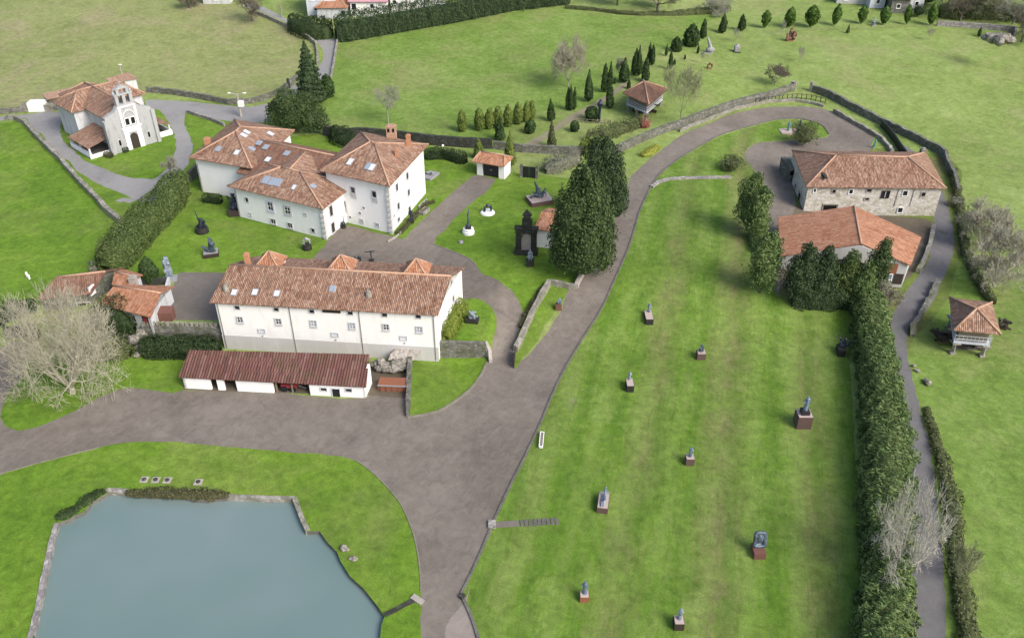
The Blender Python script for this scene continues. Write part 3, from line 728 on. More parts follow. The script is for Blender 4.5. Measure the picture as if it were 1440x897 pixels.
mb.build('post', 'old_wood', sh)
for x, y, w, h, nm in ((705, 710, .72, .42, 'window'), (762, 726, .95, 1.25, 'door'), (820, 714, .72, .42, 'window')): window(sh, wsh, *Z3(x, y), w, h, 'old_plaster', 'black_paint', fw=.07, name=nm, sill=False)
window(sh, facet(fp[1], fp[2]), 0, 0, .01, .01, pos=Vector((*fp[1], 1.2)) + D * .4, pane='dark_void', frame='white_plaster', fw=.02, sill=False) if False else None
c = A0 + t * ((opens[2][0] * .62 + opens[2][1] * .38)) + D * .32
tr = thing('farm_cart', (c.x, c.y, 0), 'red farm cart parked under the brown shed roof', 'cart')
MB().box((c.x, c.y, .8), (2.0, 1.1, .55), t).build('box', 'red_paint', tr)
for s in (-1, 1):
    mb = MB(); p = c + t * s * .55 - D.normalized() * .62; mb.tube([(p.x - D.normalized().x * .06, p.y - D.normalized().y * .06, .42), (p.x + D.normalized().x * .06, p.y + D.normalized().y * .06, .42)], .42, 14); mb.build('wheel', 'black_paint', tr)
MB().tube([c + t * 1.0 + Vector((0, 0, .6)), c + t * 2.0 + Vector((0, 0, .25))], .05).build('drawbar', 'frame_grey', tr)

# ---- yard beside the shed: rust coloured skip and rock outcrop
c = at(552, 549); sk = thing('skip', c, 'long rust coloured skip in the yard beside the shed', 'skip')
mb = MB(); mb.prism([(c.x - 1.75, c.y - .1), (c.x + 1.75, c.y - .3), (c.x + 1.85, c.y + 1.35), (c.x - 1.65, c.y + 1.5)], c.z, c.z + .95); mb.build('body', 'rust', sk)
mb = MB(); mb.box((c.x + .02, c.y - .24, c.z + .9), (3.66, .1, .14), (1, -.057, 0)); mb.box((c.x + 1.86, c.y + .53, c.z + .9), (.1, 1.7, .14)); mb.build('rim', 'grey_metal', sk)
mb = MB()
for i in range(5): mb.box((c.x - 1.4 + i * .7, c.y - .22, c.z + .45), (.1, .14, .8))
mb.build('rib', 'rust_red', sk)
def rockpile(name, label, pts, seed):
    r = random.Random(seed); mb = MB()
    for (px, py, z, s) in pts:
        p = U(px, py, z); k = len(mb.v); mb.ell(p, (s * r.uniform(.8, 1.3), s * r.uniform(.7, 1.1), s * r.uniform(.5, .8)), 9, 6)
        for i in range(k, len(mb.v)):
            v = Vector(mb.v[i]); mb.v[i] = tuple(v + Vector((r.uniform(-1, 1), r.uniform(-1, 1), r.uniform(-1, 1))) * s * .16)
    o = mb.build_at(name, 'rock', U(pts[0][0], pts[0][1], 0)); return tag(o, label, 'rock')
rockpile('rock_outcrop', 'pale rock outcrop under the corner of the farmhouse', [(526, 512, .5, .55), (534, 517, .6, .6), (543, 519, .6, .6), (553, 518, .7, .65), (562, 517, .7, .6), (570, 515, .8, .6), (541, 513, 1.0, .65), (556, 511, 1.1, .7), (566, 508, 1.1, .65), (530, 510, .8, .55), (548, 515, .9, .6), (536, 508, 1.2, .6)], 3)
r_ = random.Random(8); mb = MB(); gx_, gy_ = 14, 8
TLp, TRp, BRp, BLp = [Vector(v) for v in (on_plane(556, 490, wfront[0], wfront[1]), on_plane(592, 492, wfront[0], wfront[1]), U(576, 508, 1.0), U(545, 506, 1.3))]
vs = []
for j_ in range(gy_ + 1):
    for i_ in range(gx_ + 1):
        p_ = TLp.lerp(TRp, i_ / gx_).lerp(BLp.lerp(BRp, i_ / gx_), j_ / gy_); vs.append(p_ + Vector((r_.uniform(-.08, .08), r_.uniform(-.1, .05), r_.uniform(-.07, .07))) + Vector((0, 0, .12 * math.sin(math.pi * j_ / gy_))))
mb.add(vs, [(j_ * (gx_ + 1) + i_, (j_ + 1) * (gx_ + 1) + i_, (j_ + 1) * (gx_ + 1) + i_ + 1, j_ * (gx_ + 1) + i_ + 1) for j_ in range(gy_) for i_ in range(gx_)])
o_ = mb.build_at('mortar_apron', 'pale_kerb', (BLp.x, BLp.y, 0)); m_ = o_.modifiers.new('thick', 'SOLIDIFY'); m_.thickness = .5; m_.offset = -1
tag(o_, 'white mortar apron sloping from the farmhouse wall to the rocks', 'apron')

# ---- the white mansion of three joined blocks
Z2 = lambda x, y: (250 + x / 3.892, 150 + y / 3.892)
mn = thing('mansion', (-30, 128, 2.5), 'white three part mansion with hipped tile roofs and many skylights', 'house')
eA, eB, eC, eD = 11.2, 8.25, 9.2, 8.6
qA = [U(449, 240, eA), U(548, 262, eA), U(602.5, 203, eA), U(507, 185, eA)]
apA = U(521, 199.5, eA + 3.1); apA2 = U(526, 201, eA + 3.1)
fA = hip_faces(qA, apA, apA2)
rA = roof(mn, fA, 'roof_tile'); rA_faces = fA
fpA = inset(qA, .75); walls(mn, fpA, 1.8, [eA - .12] * 4, 'white_plaster'); wA, wAr = facet(fpA[0], fpA[1]), facet(fpA[1], fpA[2])
qB = [U(319.4, 261.8, eB), U(454, 294, eB), U(482.5, 269.5, eB), None]
sdv = (qB[2] - qB[1]).normalized(); fr = (qB[1] - qB[0])
sdv = (sdv + Vector((-fr.y, fr.x, 0)).normalized()).normalized()
qB[2] = qB[1] + sdv * 9.5; qB[3] = qB[0] + sdv * 9.5
rb0 = lerp(qB[0], qB[3], .52) + fr.normalized() * 7.6; rb1 = lerp(qB[1], qB[2], .52) - fr.normalized() * 7.4; rb0.z = rb1.z = eB + 2.7
fB = hip_faces(qB, rb0, rb1); rB = roof(mn, fB, 'roof_tile')
fpB = inset(qB, .7); walls(mn, fpB, 1.8, [eB - .12] * 4, 'white_plaster'); wB, wBr = facet(fpB[0], fpB[1]), facet(fpB[1], fpB[2])
qC = [U(265.4, 222, eC), U(354, 237, eC), U(414.5, 183.4, eC), U(329.7, 167.5, eC)]
apC = U(331, 185, eC + 2.9); apC2 = U(338, 178.5, eC + 2.9)
fC = [[qC[0], qC[1], apC], [qC[1], qC[2], apC2, apC], [qC[2], qC[3], apC2], [qC[3], qC[0], apC, apC2]]
rC = roof(mn, fC, 'roof_tile'); fpC = inset(qC, .75); walls(mn, fpC, 1.8, [eC - .12] * 4, 'white_plaster'); wC = facet(fpC[0], fpC[1])
# wing that joins the blocks, ridge running between them
dr = eD + 2.2
D0, D1 = U(366, 197.5, dr), U(470, 219, dr); bk0, bk1 = U(410, 193, eD + .6), U(485, 204.5, eD + .6)
dd = (D1 - D0).normalized(); nd = Vector((-dd.y, dd.x, 0))
f0, f1 = D0 - nd * 8.0 + dd * 1, D1 - nd * 7.5 + dd * 1; f0.z = f1.z = eD - .3
b0, b1 = D0 + nd * 5.5, D1 + nd * 5.5; b0.z = b1.z = eD
fD = [[f0, f1, D1, D0], [b1, b0, D0, D1]]; rD = roof(mn, fD, 'roof_tile_dull')
walls(mn, inset([b1, b0, D0 - nd * 3, D1 - nd * 3], .4), 1.8, [eD - .6] * 4, 'white_plaster')
# front gablet ridge of the middle block running back to the wing
g0, g1 = lerp(rb0, rb1, .5), U(430, 213.5, eB + 2.75); g0.z = g1.z = eB + 2.75; gx = (rb1 - rb0).normalized()
gl, gr = g1 - gx * 4.5 - sdv * .2, g1 + gx * 4.5 - sdv * .2; gl.z = gr.z = eB + .8
hl, hr = g0 - gx * 3.4, g0 + gx * 3.4; hl.z = hr.z = eB + 1.7
roof(mn, [[hl, g0, g1, gl], [g0, hr, gr, g1]], 'roof_tile', .1)
for x, y, w, h in ((960, 457, .75, .95), (1076, 480, .75, 1.0), (909, 532, .75, .95)):
    window(mn, wA, *Z2(x, y), w, h, 'surround', fw=.14); c = on_plane(*Z2(x, y), wA[0], wA[1]); MB().box(c - Vector((0, 0, h / 2 + .62)) + wA[1] * .03, (w + .3, .06, .75), wA[2]).build('apron', 'quoin', mn)
for x, y, w, h in ((1008, 627, .5, .55), (1093, 648, .5, .5)): window(mn, wA, *Z2(x, y), w, h, 'surround', 'sky_glass', 1, fw=.14, sill=False)
for x, y in ((1020, 553), (999, 582), (945, 604)): window(mn, wA, *Z2(x, y), .3, .3, 'surround', fw=.05, sill=False)
window(mn, wA, *Z2(907, 628), .75, 2.1, 'surround', 'dark_wood', fw=.12, name='door', sill=False)
for x, y, h in ((1254, 380, 1.15), (1197, 442, 1.15), (1262, 470, 1.1), (1206, 545, 1.1), (1266, 560, .8), (1207, 618, .6), (1183, 598, .3)): window(mn, wAr, *Z2(x, y), .8 if h > .4 else .3, h, 'surround', fw=.13)
for x, y, w, h in ((379, 510, .6, .7), (397, 591, .5, .5), (700, 592, .35, .4), (741, 677, .62, .62)): window(mn, wB, *Z2(x, y), w, h, 'surround', 'dark_glass' if x not in (700, 397) else 'pale_glass', fw=.1, sill=False)
for x, y, h, f in ((508, 545, 1.35, 'surround_lilac'), (602, 568, 1.1, 'surround')): window(mn, wB, *Z2(x, y), .95, h, f, 'dark_glass', 2, fw=.25)
for x, y in ((524, 628), (616, 650)): window(mn, wB, *Z2(x, y), .85, .75, 'surround', 'dark_glass', 1, fw=.12)
for x, y, w, h in ((837, 571, .8, 1.7), (848, 662, .85, 1.7)): window(mn, wBr, *Z2(x, y), w, h, 'surround', 'dark_wood', fw=.14)
window(mn, wC, *Z2(301, 486), .65, .75, 'surround', fw=.1, sill=False)
for cpt, z1 in ((fpA[1], eA - .2), (fpB[1], eB - .2)):
    mb = MB(); c = Vector((*cpt, 0)); zz = 2.4; k = 0
    while zz < z1 - .45:
        s = .62 if k % 2 else .46; mb.box((c.x, c.y, zz + .22), (s, s, .44), (1, -.35, 0)); zz += .45; k += 1
    mb.build('corner_quoin', 'quoin', mn)
for c2, w_ in ((fpB[0], wB), (fpC[0], wC)):
    c = Vector((*c2, 0)) + w_[2] * .25 + w_[1] * .09; pipe(mn, [(c.x, c.y, 8.0), (c.x, c.y, 2.4)], .05)
for x, y, g in ((222, 233, 'sky_glass'), (323, 253, 'pale_glass')): skylight(rC, fC[0], *Z2(x, y), .75, 1.0, g)
for x, y, g in ((377, 141, 'pale_glass'), (361, 159, 'pale_glass'), (507, 150, 'pale_glass'), (405, 232, 'sky_glass')): skylight(rC, fC[1], *Z2(x, y), .8, 1.0, g)
for x, y, g in ((444, 200, 'sky_glass'), (481, 223, 'sky_glass'), (596, 257, 'sky_glass'), (493, 291, 'pale_glass')): skylight(rD, fD[0], *Z2(x, y), .8, 1.0, g)
for x, y in ((482, 402), (517, 411), (550, 416)): skylight(rB, fB[0], *Z2(x, y), .95, 1.35, 'sky_glass')
skylight(rB, fB[0], *Z2(636, 443), .5, .8, 'pale_glass'); skylight(rB, fB[3], *Z2(741, 437), .8, .8, 'sky_glass')
for x, y, g in ((944, 304, 'pale_glass'), (1041, 328, 'sky_glass'), (1064, 334, 'pale_glass')): skylight(rA, fA[0], *Z2(x, y), .75, 1.25, g)
c = on_plane(*Z2(1264, 212), qA[1], (qA[2] - qA[1]).cross(apA2 - qA[1]).normalized()); chimney(rA, c, .7, 1.6)
c = on_plane(*Z2(1200, 270), qA[1], (qA[2] - qA[1]).cross(apA2 - qA[1]).normalized()); chimney(rA, c, .55, 1.0)
c = on_plane(*Z2(165, 205), qC[3], (qC[0] - qC[3]).cross(apC - qC[3]).normalized()); chimney(rC, c, .9, .9)
c = lerp(qA[3], qA[2], .48); c.z = eA + .6; chimney(rA, c + Vector((0, -.8, 0)), 1.6, 1.7, 'ridge_tile', d=1.2)
mb = MB()
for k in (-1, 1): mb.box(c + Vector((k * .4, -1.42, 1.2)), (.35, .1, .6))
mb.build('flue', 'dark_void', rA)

# ---- old stone house and orange barn on the right
ez = 5.6
q = [U(1133.7, 262.7, ez), U(1331, 265, ez), U(1302, 214, ez), U(1114, 212, ez)]
st = thing('stone_house', (*((q[0] + q[2]) / 2)[:2], 1.0), 'old stone two storey house with hipped tile roof beside the bend of the lane', 'house')
r0, r1 = U(1176, 218, ez + 2.9), U(1276, 221, ez + 2.9)
fs = hip_faces(q, r0, r1); sr = roof(st, fs, 'roof_tile'); fp = inset(q, .5)
fp[3] = fp[3] + Vector((-.3, .4)); walls(st, fp, 0, [ez - .1] * 4, 'house_stone'); wS, wSl = facet(fp[0], fp[1]), facet(fp[3], fp[0])
Z6 = lambda x, y: (1020 + x / 3.205, 160 + y / 3.205)
for x, y, w, h, f in ((403, 346, .35, .6, 'white_paint'), (489, 350, .55, .6, 'pale_kerb'), (566, 351, .6, .75, 'white_paint'), (648, 346, .75, .5, 'pale_kerb'), (638, 384, .65, .4, 'pale_kerb'), (721, 364, 1.15, 1.15, 'dark_wood'), (810, 358, .75, .85, 'white_paint'), (892, 363, .6, .7, 'pale_kerb'), (787, 434, .75, .85, 'white_paint')):
    window(st, wS, *Z6(x, y), w, h, f, fw=.13, sill=False, bars=1 if w > 1 else 0)
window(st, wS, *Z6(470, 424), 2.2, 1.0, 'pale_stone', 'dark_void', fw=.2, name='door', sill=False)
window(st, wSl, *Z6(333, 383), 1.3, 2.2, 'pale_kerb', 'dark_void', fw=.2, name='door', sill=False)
window(st, wSl, *Z6(318, 325), .6, .7, 'pale_kerb', fw=.12)
for x, y in ((443, 275),):
    c = on_plane(*Z6(x, y), q[0], (q[1] - q[0]).cross(r1 - q[0]).normalized()); MB().box(c, (.5, 2.6, .35), (1, 0, 0)).build('roof_patch', 'dark_stone', sr)
c = lerp(q[3], q[2], .965); chimney(sr, c + Vector((0, -.6, .2)), .9, .5, 'pale_stone')
for x in (765, 835):
    c = on_plane(*Z6(x, 400), wS[0], wS[1]) + wS[1] * .08; pipe(st, [(c.x, c.y, ez - .2), (c.x, c.y, 2)], .045)
# back lean-to block at the far left corner
p0 = at(1108, 250); tb = MB(); tb.box((p0.x + .3, p0.y + .6, p0.z + 1.3), (1.8, 5.5, 2.8), (1, .1, 0)); tb.build('annex', 'rubble_stone', st)
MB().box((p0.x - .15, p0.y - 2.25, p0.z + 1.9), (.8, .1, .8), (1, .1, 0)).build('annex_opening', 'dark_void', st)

ez = 4.4
q = [U(1097.5, 360, ez), U(1281, 373, ez), U(1296, 333, ez), U(1094, 305, ez)]
rf, rb = U(1211, 342, ez + 2.7), U(1201, 289.5, ez + 2.7)
bn = thing('barn', (*((q[0] + q[2]) / 2)[:2], 1.2), 'wide barn with bright orange tile roof in front of the stone house', 'barn')
fs = [[q[0], rf, rb, q[3]], [rf, q[1], q[2], rb]]; br = roof(bn, fs, 'roof_tile_warm'); fp = inset(q, .4)
tF = (Vector((*fp[0], 0)) + (Vector((*fp[1], 0)) - Vector((*fp[0], 0))) * .6)[:2]; tB = (Vector((*fp[3], 0)) + (Vector((*fp[2], 0)) - Vector((*fp[3], 0))) * .6)[:2]
walls(bn, [fp[0], tF, fp[1], fp[2], tB, fp[3]], .3, [ez - .12, ez + 2.35, ez - .12, ez - .12, ez + 2.35, ez - .12], 'grey_plaster')
wN = facet(fp[0], fp[1])
c = on_plane(1252, 385, wN[0], wN[1]); 
MB().box(c + wN[1] * .08 + Vector((-.5, 0, 1.0)), (2.4, .16, 1.6), wN[2]).build('loft_panel', 'rust', bn)
window(bn, wN, 1247, 378, 1.6, .8, 'white_paint', 'sky_glass', 1, name='window', pos=c + wN[1] * .1 + Vector((-.6, 0, -.4)))
MB().box(c + wN[1] * .05 + wN[2] * 1.25 + Vector((0, 0, -.75)), (1.3, .1, 1.7), wN[2]).build('opening', 'dark_wood', bn)
for k, zz in ((q[0], 0), (lerp(q[0], q[1], .02), 0)):
    pass
pipe(bn, [(q[0].x + .25, q[0].y + .05, ez - .15), (q[0].x + .35, q[0].y + .3, .7)], .07)

# ---- raised granaries
def granary(q, apex, floor_z, base_pts, label, ground, wallmat='blue_grey_plaster', rmat='roof_tile', inset_d=1.0):
    z0 = sum(H1(p.x, p.y) for p in base_pts) / len(base_pts)
    g = thing('granary', ((q[0].x + q[2].x) / 2, (q[0].y + q[2].y) / 2, z0), label, 'granary')
    roof(g, hpyr(q, apex), rmat); fp = inset(q, inset_d); ez_ = q[0].z
    walls(g, fp, floor_z, [ez_ - .1] * 4, 'old_wood')
    sk_ = inset(q, inset_d - .35); MB().prism(sk_, floor_z - .25, floor_z).build('floor', wallmat, g)
    n = 4; mb = MB()                                            # railing of the gallery
    for i in range(4):
        a, b = Vector((*sk_[i], floor_z)), Vector((*sk_[(i + 1) % 4], floor_z))
        for zz in (.45, .95): mb.tube([a + Vector((0, 0, zz)), b + Vector((0, 0, zz))], .05, 4)
        m = 9
        for k in range(m): p = a.lerp(b, k / m); mb.tube([p, p + Vector((0, 0, .95))], .035, 4)
    mb.build('gallery_rail', wallmat, g)
    for p in fp + ([((Vector(fp[0]) + Vector(fp[1])) / 2)] if len(base_pts) > 4 else []):
        zb = H1(*p); mb = MB(); c = Vector((p[0], p[1], zb))
        mb.prism([(p[0] - .38, p[1] - .38), (p[0] + .38, p[1] - .38), (p[0] + .38, p[1] + .38), (p[0] - .38, p[1] + .38)], zb - .2, zb + .25)
        mb.tube([c + Vector((0, 0, .2)), (c.x, c.y, floor_z - .5)], [.34, .22], 4); mb.box((c.x, c.y, floor_z - .38), (1.05, 1.05, .18))
        mb.build('stone_leg', 'pale_stone', g)
    return g, fp
q = [U(1341, 464, 4.3), U(1408, 470, 4.3), U(1395, 425, 4.3), U(1335, 418, 4.3)]
g1, fpg = granary(q, U(1373.5, 434, 6.4), 2.15, [q[0]] * 4, 'small granary with tile roof on stone legs in the right hand field', 0)
c = at(1366, 492); mb = MB(); mb.prism([(c.x - 2.1, c.y), (c.x + 2.3, c.y - .1), (c.x + 2.5, c.y + 4.5), (c.x - 2, c.y + 4.6)], c.z - .1, c.z + .12); mb.build('stone_base', 'rubble_stone', g1)
def stack(name, label, px, py, seed, sc_=1.0, mat='dark_wood', cat='log pile', n=14):
    r = random.Random(seed); p = at(px, py); mb = MB()
    for i in range(n):
        a = Vector((p.x + r.uniform(-.9, .9) * sc_, p.y + r.uniform(-.2, .9) * sc_, p.z + .15 + r.uniform(0, 1.0) * sc_)); d = Vector((r.uniform(-1, 1), r.uniform(-.5, .5), r.uniform(-.1, .4))).normalized() * r.uniform(.5, 1.1) * sc_
        mb.tube([a - d, a + d], r.uniform(.07, .2) * sc_, 5)
    return tag(mb.build_at(name, mat, p), label, cat)
stack('log_pile', 'dark heap of logs under the small granary', 1366, 490, 5, 1.2)
stack('log_pile', 'dark heap of timber at left of the small granary', 1330, 484, 6, 1.3)
stack('log_pile', 'dark brush heap behind right corner of the small granary', 1413, 462, 7, .9)
q = [U(875.5, 131, 7.2), U(912.5, 147.5, 7.2), U(940, 125, 7.2), U(904, 112.5, 7.2)]
g2, _ = granary(q, U(906, 114.5, 9.6), 5.0, [q[0]] * 5, 'large square granary with hipped tile roof in the cypress garden', 0, 'blue_grey_plaster', 'roof_tile_dull', 1.2)
stack('log_pile', 'dark stack of stored timber beneath the large granary', 908, 160, 8, 1.8)

# ---- chapel
O2 = Vector((-74.8, 151.2)); e1 = Vector((.68, .733)); e2 = Vector((-.733, .68)); cz = H1(-74, 156)
def L2(s, t, z=0): p = O2 + e1 * s + e2 * t; return Vector((p.x, p.y, cz + z))
ch = thing('chapel', L2(4, 10), 'old whitewashed chapel with stone belfry, arched door and crossing tile roofs', 'chapel')
def blk(s0, s1, t0, t1, z, mat='old_plaster', name='wall'): return MB().prism([L2(s0, t0)[:2], L2(s1, t0)[:2], L2(s1, t1)[:2], L2(s0, t1)[:2]], cz - .4, cz + z).build(name, mat, ch)
blk(1, 8, .6, 21, 6.2); blk(-1.6, 12.2, 11, 18.6, 6.0)
blk(-.4, 8.6, 0, 1.1, 6.4, 'weathered_plaster', name='facade')
nv = [L2(.3, .9, 6.3), L2(8.7, .9, 6.3), L2(8.7, 21.6, 6.3), L2(.3, 21.6, 6.3)]
n0, n1 = L2(4.5, .9, 8.6), L2(4.5, 18, 8.6)
roof(ch, [[nv[0], n0, n1, nv[3]], [n0, nv[1], nv[2], n1], [nv[2], nv[3], n1]], 'roof_tile')
tq = [L2(-2.2, 10.4, 6.1), L2(12.8, 10.4, 6.1), L2(12.8, 19.2, 6.1), L2(-2.2, 19.2, 6.1)]
roof(ch, hip_faces(tq, L2(1.5, 14.8, 8.45), L2(9.2, 14.8, 8.45)), 'roof_tile')
# gabled facade top and belfry
fq = [(-.4, 6.3), (8.6, 6.3), (8.6, 7.0), (6.6, 7.7), (5.6, 8.8), (2.6, 8.8), (1.6, 7.7), (-.4, 7.0)]
mb = MB(); k = len(fq)
mb.add([L2(s, 0.02, z) for s, z in fq] + [L2(s, 1.08, z) for s, z in fq], [tuple(range(k)), tuple(range(2 * k - 1, k - 1, -1))] + [(i, i + k, (i + 1) % k + k, (i + 1) % k) for i in range(k)]); mb.build('gable', 'weathered_plaster', ch)
bf = MB()
for s in (2.75, 4.1, 5.45): bf.prism([L2(s - .3, .1)[:2], L2(s + .3, .1)[:2], L2(s + .3, .95)[:2], L2(s - .3, .95)[:2]], cz + 8.8, cz + 11.0)
bf.prism([L2(2.3, .0)[:2], L2(5.9, .0)[:2], L2(5.9, 1.05)[:2], L2(2.3, 1.05)[:2]], cz + 11.0, cz + 11.35)
for s in (3.15, 5.05): bf.prism([L2(s - .25, .1)[:2], L2(s + .25, .1)[:2], L2(s + .25, .95)[:2], L2(s - .25, .95)[:2]], cz + 11.35, cz + 12.5)
bf.add([L2(2.6, .05, 12.5), L2(5.6, .05, 12.5), L2(5.6, 1, 12.5), L2(2.6, 1, 12.5), L2(4.1, .05, 13.5), L2(4.1, 1, 13.5)], [(0, 1, 4), (2, 3, 5), (1, 2, 5, 4), (3, 0, 4, 5), (0, 3, 2, 1)])
bf.tube([L2(4.1, .5, 13.4), L2(4.1, .5, 14.3)], .1, 5); bf.tube([L2(3.8, .5, 14.0), L2(4.4, .5, 14.0)], .08, 5)
for s in (2.5, 5.7): bf.lathe(L2(s, .5, 11.3), [(.2, 0), (.28, .3), (.1, .8), (.02, 1.1)], 8)
bf.v = [(x, y, z if z < cz + 8.8 else cz + 8.8 + (z - cz - 8.8) * .74) for x, y, z in bf.v]
bel = bf.build('belfry', 'weathered_plaster', ch)
for s in (3.42, 4.78): MB().lathe(L2(s, .5, 9.3), [(.34, 0), (.26, .3), (.16, .55), (.06, .62)], 10).build('bell', 'black_plinth', bel)
wCh = facet(L2(-.4, 0), L2(8.6, 0)); up = Vector((0, 0, 1))
# portal with arch, twin window, roundel, corner bands
mb = MB(); tt = wCh[2]; nn = wCh[1]; pc = L2(4.1, 0)
for s in (-1, 1): mb.box(pc + tt * s * 1.25 + nn * .06 + up * 1.7, (.9, .14, 3.4), tt)
mb.box(pc + nn * .055 + up * 3.75, (3.4, .12, .8), tt)
for s in (-1, 1): mb.box(pc + tt * s * 1.45 + nn * .05 + up * 6.2, (.4, .1, 4.1), tt)
mb.box(pc + nn * .09 + up * 4.25, (3.9, .22, .2), tt); mb.box(pc + nn * .06 + up * 8.3, (3.4, .14, .22), tt)
for k in range(10):
    a0 = math.pi * k / 9; mb.box(pc + nn * .06 + up * (6.55 + .95 * math.sin(a0)) + tt * (1.0 * math.cos(a0)), (.36, .12, .3), tt * -math.sin(a0) + up * math.cos(a0), nn)
mb.build('portal', 'white_paint', ch)
d_ = MB(); pts = [pc + tt * x + up * z + nn * .02 for x, z in [(-.8, .05), (.8, .05), (.8, 2.3), (.62, 2.75), (.3, 3.02), (0, 3.1), (-.3, 3.02), (-.62, 2.75), (-.8, 2.3)]]
d_.add(pts + [p + nn * .03 for p in pts], [tuple(range(8, -1, -1)), tuple(range(9, 18))] + [(i, (i + 1) % 9, (i + 1) % 9 + 9, i + 9) for i in range(9)]); d_.build('door', 'dark_wood', ch)
for s in (-.55, .55): window(ch, wCh, 0, 0, .75, 1.25, 'white_paint', 'dark_glass', fw=.12, sill=False, pos=pc + tt * s + up * 5.4)
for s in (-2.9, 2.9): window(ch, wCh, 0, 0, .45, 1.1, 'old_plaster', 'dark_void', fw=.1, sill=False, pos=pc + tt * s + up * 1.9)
for s in (-.5, 8.7): MB().prism([L2(s - .35, -.35)[:2], L2(s + .35, -.35)[:2], L2(s + .35, .6)[:2], L2(s - .35, .6)[:2]], cz - .2, cz + 6.5).build('buttress', 'weathered_plaster', ch)
# side porches
for k, (sa, sb, t0, t1) in enumerate(((1.0, -4.4, 1.2, 9.6), (8.0, 12.4, 1.6, 10.6))):
    pf = [L2(sb, t0, 2.1), L2(sa, t0, 3.5), L2(sa, t1, 3.5), L2(sb, t1, 2.1)]; pr = roof(ch, [pf], 'roof_tile', .14, False, name='porch_roof')
    s1_ = sb + (.3 if k == 0 else -.3); fa, fb = sorted((sa, sb)); MB().prism([L2(fa, t0)[:2], L2(fb, t0)[:2], L2(fb, t1)[:2], L2(fa, t1)[:2]], cz - .3, cz + .12).build('porch_floor', 'kerb_stone', ch)
    for t_ in (t0 + .3, (t0 + t1) / 2, t1 - .3): MB().prism([L2(s1_ - .16, t_ - .16)[:2], L2(s1_ + .16, t_ - .16)[:2], L2(s1_ + .16, t_ + .16)[:2], L2(s1_ - .16, t_ + .16)[:2]], cz - .2, cz + 2.1).build('porch_post', 'old_plaster', ch)
    mb = MB(); w0, w1 = min(s1_ - .2, s1_ + .2), max(s1_ - .2, s1_ + .2); mb.prism([L2(w0, t0)[:2], L2(w1, t0)[:2], L2(w1, t1)[:2], L2(w0, t1)[:2]], cz - .3, cz + 1.0)
    a_, b_ = sorted((sa, sb)); mb.prism([L2(a_, t0 - .15)[:2], L2(b_, t0 - .15)[:2], L2(b_, t0 + .2)[:2], L2(a_, t0 + .2)[:2]], cz - .3, cz + (.95 if k else .7)); mb.build('porch_wall', 'white_plaster', ch)

# ---- tiled sheds beside the chapel and along its back wall
def quadshed(name, label, pxs, zt, zb, wallm, roofm, cat='shed'):
    q = [U(x, y, z) for (x, y), z in zip(pxs, zt)]
    t = thing(name, (*((q[0] + q[2]) / 2)[:2], zb), label, cat); roof(t, [q], roofm, .14, False)
    walls(t, inset(q, .3), zb, [z - .12 for z in zt], wallm); return t
zc = H1(-78, 178)
quadshed('lean_to', 'long low lean-to roof of orange tiles against the field behind the chapel', [(66, 140), (105, 132), (101, 123), (58, 132)], [zc + 2.2, zc + 2.2, zc + 2.8, zc + 2.8], zc - .4, 'rubble_stone', 'roof_tile_pale')
quadshed('store', 'small tiled store behind right arm of the chapel', [(157, 117), (194, 110), (180, 102), (148, 111)], [zc + 3.0, zc + 3.0, zc + 3.6, zc + 3.6], zc - .4, 'old_plaster', 'roof_tile_pale')
c = at(52, 158); hs = thing('stone_hut', c, 'small white hut by the stone wall left of the chapel', 'hut')
MB().prism([(c.x - 1.7, c.y), (c.x + 1.7, c.y + .3), (c.x + 1.6, c.y + 2.6), (c.x - 1.9, c.y + 2.3)], c.z - .2, c.z + 1.9).build('wall', 'white_paint', hs)
mb = MB()
for s in (-1, 1): mb.prism([(c.x + s * 2.5 - .8, c.y + .1), (c.x + s * 2.5 + .8, c.y + .2), (c.x + s * 2.5 + .8, c.y + 2.2), (c.x + s * 2.5 - .8, c.y + 2.0)], c.z - .2, c.z + 1.4)
mb.build('side_wall', 'pale_stone', hs)

# ---- tiled outbuildings at the left
def gabled(name, label, cat, q, ezz, rise, zb, wallm, roofm, along=True, ov=.4):
    q = [Vector((*p[:2], ezz)) for p in q]
    t = thing(name, (*((q[0] + q[2]) / 2)[:2], zb), label, cat)
    if along:
        r0, r1 = lerp(q[0], q[3], .5), lerp(q[1], q[2], .5); r0.z = r1.z = ezz + rise; fs = [[q[0], q[1], r1, r0], [q[2], q[3], r0, r1]]
        fp = inset(q, ov); ring = [fp[0], fp[1], (fp[1] + fp[2]) / 2, fp[2], fp[3], (fp[3] + fp[0]) / 2]; zs = [ezz - .1, ezz - .1, ezz + rise - .25, ezz - .1, ezz - .1, ezz + rise - .25]
    else:
        r0, r1 = lerp(q[0], q[1], .5), lerp(q[3], q[2], .5); r0.z = r1.z = ezz + rise; fs = [[q[1], q[2], r1, r0], [q[3], q[0], r0, r1]]
        fp = inset(q, ov); ring = [fp[0], (fp[0] + fp[1]) / 2, fp[1], fp[2], (fp[2] + fp[3]) / 2, fp[3]]; zs = [ezz - .1, ezz + rise - .25, ezz - .1, ezz - .1, ezz + rise - .25, ezz - .1]
    ro = roof(t, fs, roofm); walls(t, ring, zb, zs, wallm); return t, ro, fp, fs
def ridge_q(a, b, rb_, ra_, ez_, rise):
    A_, B_, RB, RA = U(*a, ez_), U(*b, ez_), U(*rb_, ez_ + rise), U(*ra_, ez_ + rise); Bk = B_ + (RB - B_) * 2; Ak = A_ + (RA - A_) * 2; Bk.z = Ak.z = ez_
    return [A_, B_, Bk, Ak]
